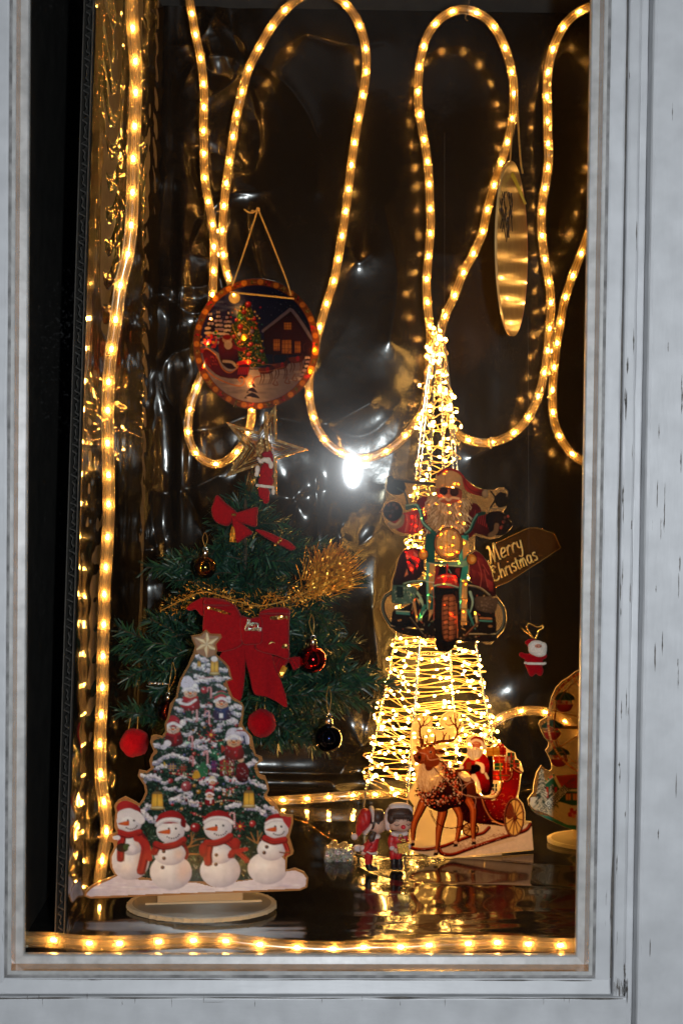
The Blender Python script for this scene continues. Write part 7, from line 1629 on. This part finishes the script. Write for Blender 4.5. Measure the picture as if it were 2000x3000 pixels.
    part('bow', *join([tube([z(1160 + 26 * math.cos(a), 590 + 38 * math.sin(a), -110 * k) for a in np.linspace(0, 6.28, 12)], 9 * k, 8), tube([z(1200 + 26 * math.cos(a), 628 + 14 * math.sin(a), -120 * k) for a in np.linspace(0, 6.28, 10)], 8 * k, 8), E(1178, 634, 16, 14, 14, -115)]), GOLD, gt, True)
    # girl, seen from the side, leaning to kiss
    fb2 = PF(1093, 2556); z = Sheet(920, 2320, 4.61, (fb2[0], fb2[1], ZF)); k = z.k
    def E(u, v, ru, rv, rw=None, w=0.0, n=20): return sphere(z(u, v, w * k), (ru * k, (rw or min(ru, rv)) * k, rv * k), n, 14)
    def cap(a, b, r0, r1, w0=0, w1=0): return tube([z(a[0], a[1], w0 * k), z((a[0] + b[0]) / 2, (a[1] + b[1]) / 2, (w0 + w1) / 2 * k), z(b[0], b[1], w1 * k)], [r0 * k, (r0 + r1) / 2 * k, r1 * k], 12)
    g = thing('girl_figurine', 'little girl figurine in a red dress and pointed red hat, leaning in side-on', 'figurine', (z(760, 1000)[0], fb2[1], ZF))
    part('dress', *blob([E(790, 680, 85, 75, 70), E(760, 740, 105, 70, 90), E(745, 780, 112, 40, 92), E(820, 640, 60, 50, 60)], vox), RV, g, True)
    part('leg', *blob([cap((730, 830), (725, 970), 58, 42, -26, -26), E(730, 850, 60, 50, 44, -26)], vox), RV, g, True); part('leg', *blob([cap((750, 830), (742, 970), 54, 40, 26, 26)], vox), RV, g, True)
    part('head', *blob([E(850, 440, 112, 128, 112), E(890, 490, 72, 62, 70), E(925, 440, 30, 26, 26), E(930, 485, 24, 20, 22)], vox), SKIN, g, True)
    part('hair', *blob([E(850, 335, 92, 110, 118), E(800, 420, 60, 110, 110), E(860, 400, 44, 52, 116), E(900, 290, 40, 60, 80)], vox), HR, g, True)
    part('pigtail', *blob([cap((800, 520), (775, 640), 44, 26, -80, -92), E(770, 600, 50, 56, 40, -88)], vox), HR, g, True)
    part('ear', *E(835, 470, 16, 26, 12, -112), SKIN, g, True)
    part('closed_eye', *tube(catmull(np.array([z(912, 410, -78 * k), z(922, 420, -72 * k), z(936, 414, -62 * k)]), 4), 4 * k, 6), LN, g)
    part('hat', *blob([E(700, 360, 70, 130, 110), E(660, 400, 84, 130, 100), E(610, 480, 50, 110, 60), E(690, 300, 80, 80, 95), E(590, 560, 26, 50, 30)], vox), RV, g, True)
    part('hat_trim', *blob([E(772 + 40 * math.sin(t * 3.1) - 90 * t * t, 225 + 325 * t, 34, 34, 104) for t in np.linspace(0, 1, 14)], vox), WV, g, True)
    part('pompom', *blob([E(545, 605, 48, 46, 46), E(555, 590, 30, 30, 30, -20)], vox), WV, g, True)
    part('collar', *blob([E(850, 600, 50, 36, 66), E(810, 625, 40, 20, 66)], vox), WV, g, True)
    part('hem', *blob([E(640 + t * 190, 770 + 58 * t + 6 * math.sin(t * 12), 32, 26, 60 + 40 * math.sin(t * 3.1)) for t in np.linspace(0, 1, 9)], vox), WV, g, True)
    part('sleeve', *blob([cap((760, 660), (670, 790), 44, 34, -70, -60)], vox), RV, g, True)
    part('cuff', *E(650, 745, 40, 38, 40, -50), WV, g, True); part('back_bow', *blob([E(570, 760, 44, 48, 40), E(600, 735, 30, 24, 30), E(595, 790, 30, 22, 30)], vox), WV, g, True)
    part('hand', *blob([E(660, 815, 34, 26, 22, -50), cap((650, 815), (625, 830), 12, 9, -50, -50), cap((668, 825), (650, 850), 11, 8, -50, -50), cap((680, 815), (700, 830), 11, 8, -50, -50)], .0006), SKIN, g, True)
    for w in (-26, 26): part('boot', *blob([cap((735, 960), (738, 1020), 46, 46, w, w), E(760, 1035, 64, 34, 44, w), cap((760, 1035), (860, 1025), 36, 26, w, w)], vox), BT, g, True)
figs()

# ------------------------------------------------------------------ crumpled silver packet
gp = PF(993, 2516); zg = Sheet(920, 2320, 4.61, gp); kg = zg.k
sp = thing('foil_gift', 'small crumpled silver foil gift packet lying on the floor left of the figurines', 'present', gp)
m_, nt, out = new_mat('holographic_foil'); L = nt.links; b_ = N(nt, 'BsdfPrincipled'); setin(b_, {'Metallic': .75, 'Roughness': .16})
tc_ = N(nt, 'TexCoord'); vo = N(nt, 'TexVoronoi'); vo.inputs['Scale'].default_value = 420; L.new(tc_.outputs['Object'], vo.inputs['Vector'])
hs = N(nt, 'HueSaturation'); L.new(vo.outputs['Color'], hs.inputs['Color']); setin(hs, {'Saturation': .35, 'Value': 1.3}); L.new(hs.outputs[0], b_.inputs['Base Color'])
bp_ = N(nt, 'Bump'); setin(bp_, {'Strength': 1.0, 'Distance': .003}); L.new(vo.outputs['Distance'], bp_.inputs['Height']); L.new(bp_.outputs[0], b_.inputs['Normal']); L.new(b_.outputs[0], out.inputs[0]); FOIL = m_
def crumple(V, F, a, s_): V = np.array(V); return V + a * (np.stack([noise2(V[:, 0] * s_ + V[:, 2] * 91, V[:, 2] * s_ + V[:, 1] * 77, q) for q in (1, 2, 3)], 1) - .5), F
def gridbox(c, sx, sy, sz, n=10, round_=.25):
    v, f = sphere((0, 0, 0), 1, 4 * n, 2 * n); q = np.abs(v).max(1)[:, None]; w = v / q; w = w * (1 - round_) + v * round_ * 1.3; return w * [sx, sy, sz] + c, f
bx = zg(335, 850, 0); part('packet', *crumple(*gridbox(bx + [0, 0, .0], 190 * kg, 150 * kg, 118 * kg), .004, 260), FOIL, sp, False)
part('bow_loop', *join([crumple(*tube(catmull(np.array([zg(a, b, -60 * kg) for a, b in q]), 6), .0022, 6), .002, 300) for q in ([(300,760),(350,700),(420,680),(430,710),(330,770)], [(420,850),(470,780),(530,760),(535,800),(450,860)], [(400,950),(470,910),(545,870),(550,910),(470,955)], [(180,770),(220,700),(270,655),(300,680),(250,760)])]), GOLDG, sp)
th_ = catmull(np.array([zg(280, 670, 0), PF(940, 2440, ZF + .012), PF(900, 2412, ZF + .010), PF(850, 2398, ZF + .006), PF(800, 2400, ZF + .003)]), 8)
part('gold_thread', *tube(th_, .0005, 5), GOLD, sp)
o = part('loose_wire', *tube(catmull(np.array([PF(1190, 2500, ZF + .001), PF(1160, 2505, ZF + .001), PF(1110, 2520, ZF + .002), PF(1065, 2508, ZF + .001), PF(1040, 2500, ZF + .001)]), 6), .0005, 5), WIRE); tag(o, 'thin loose wire on the glossy floor by the figurines', 'wire')
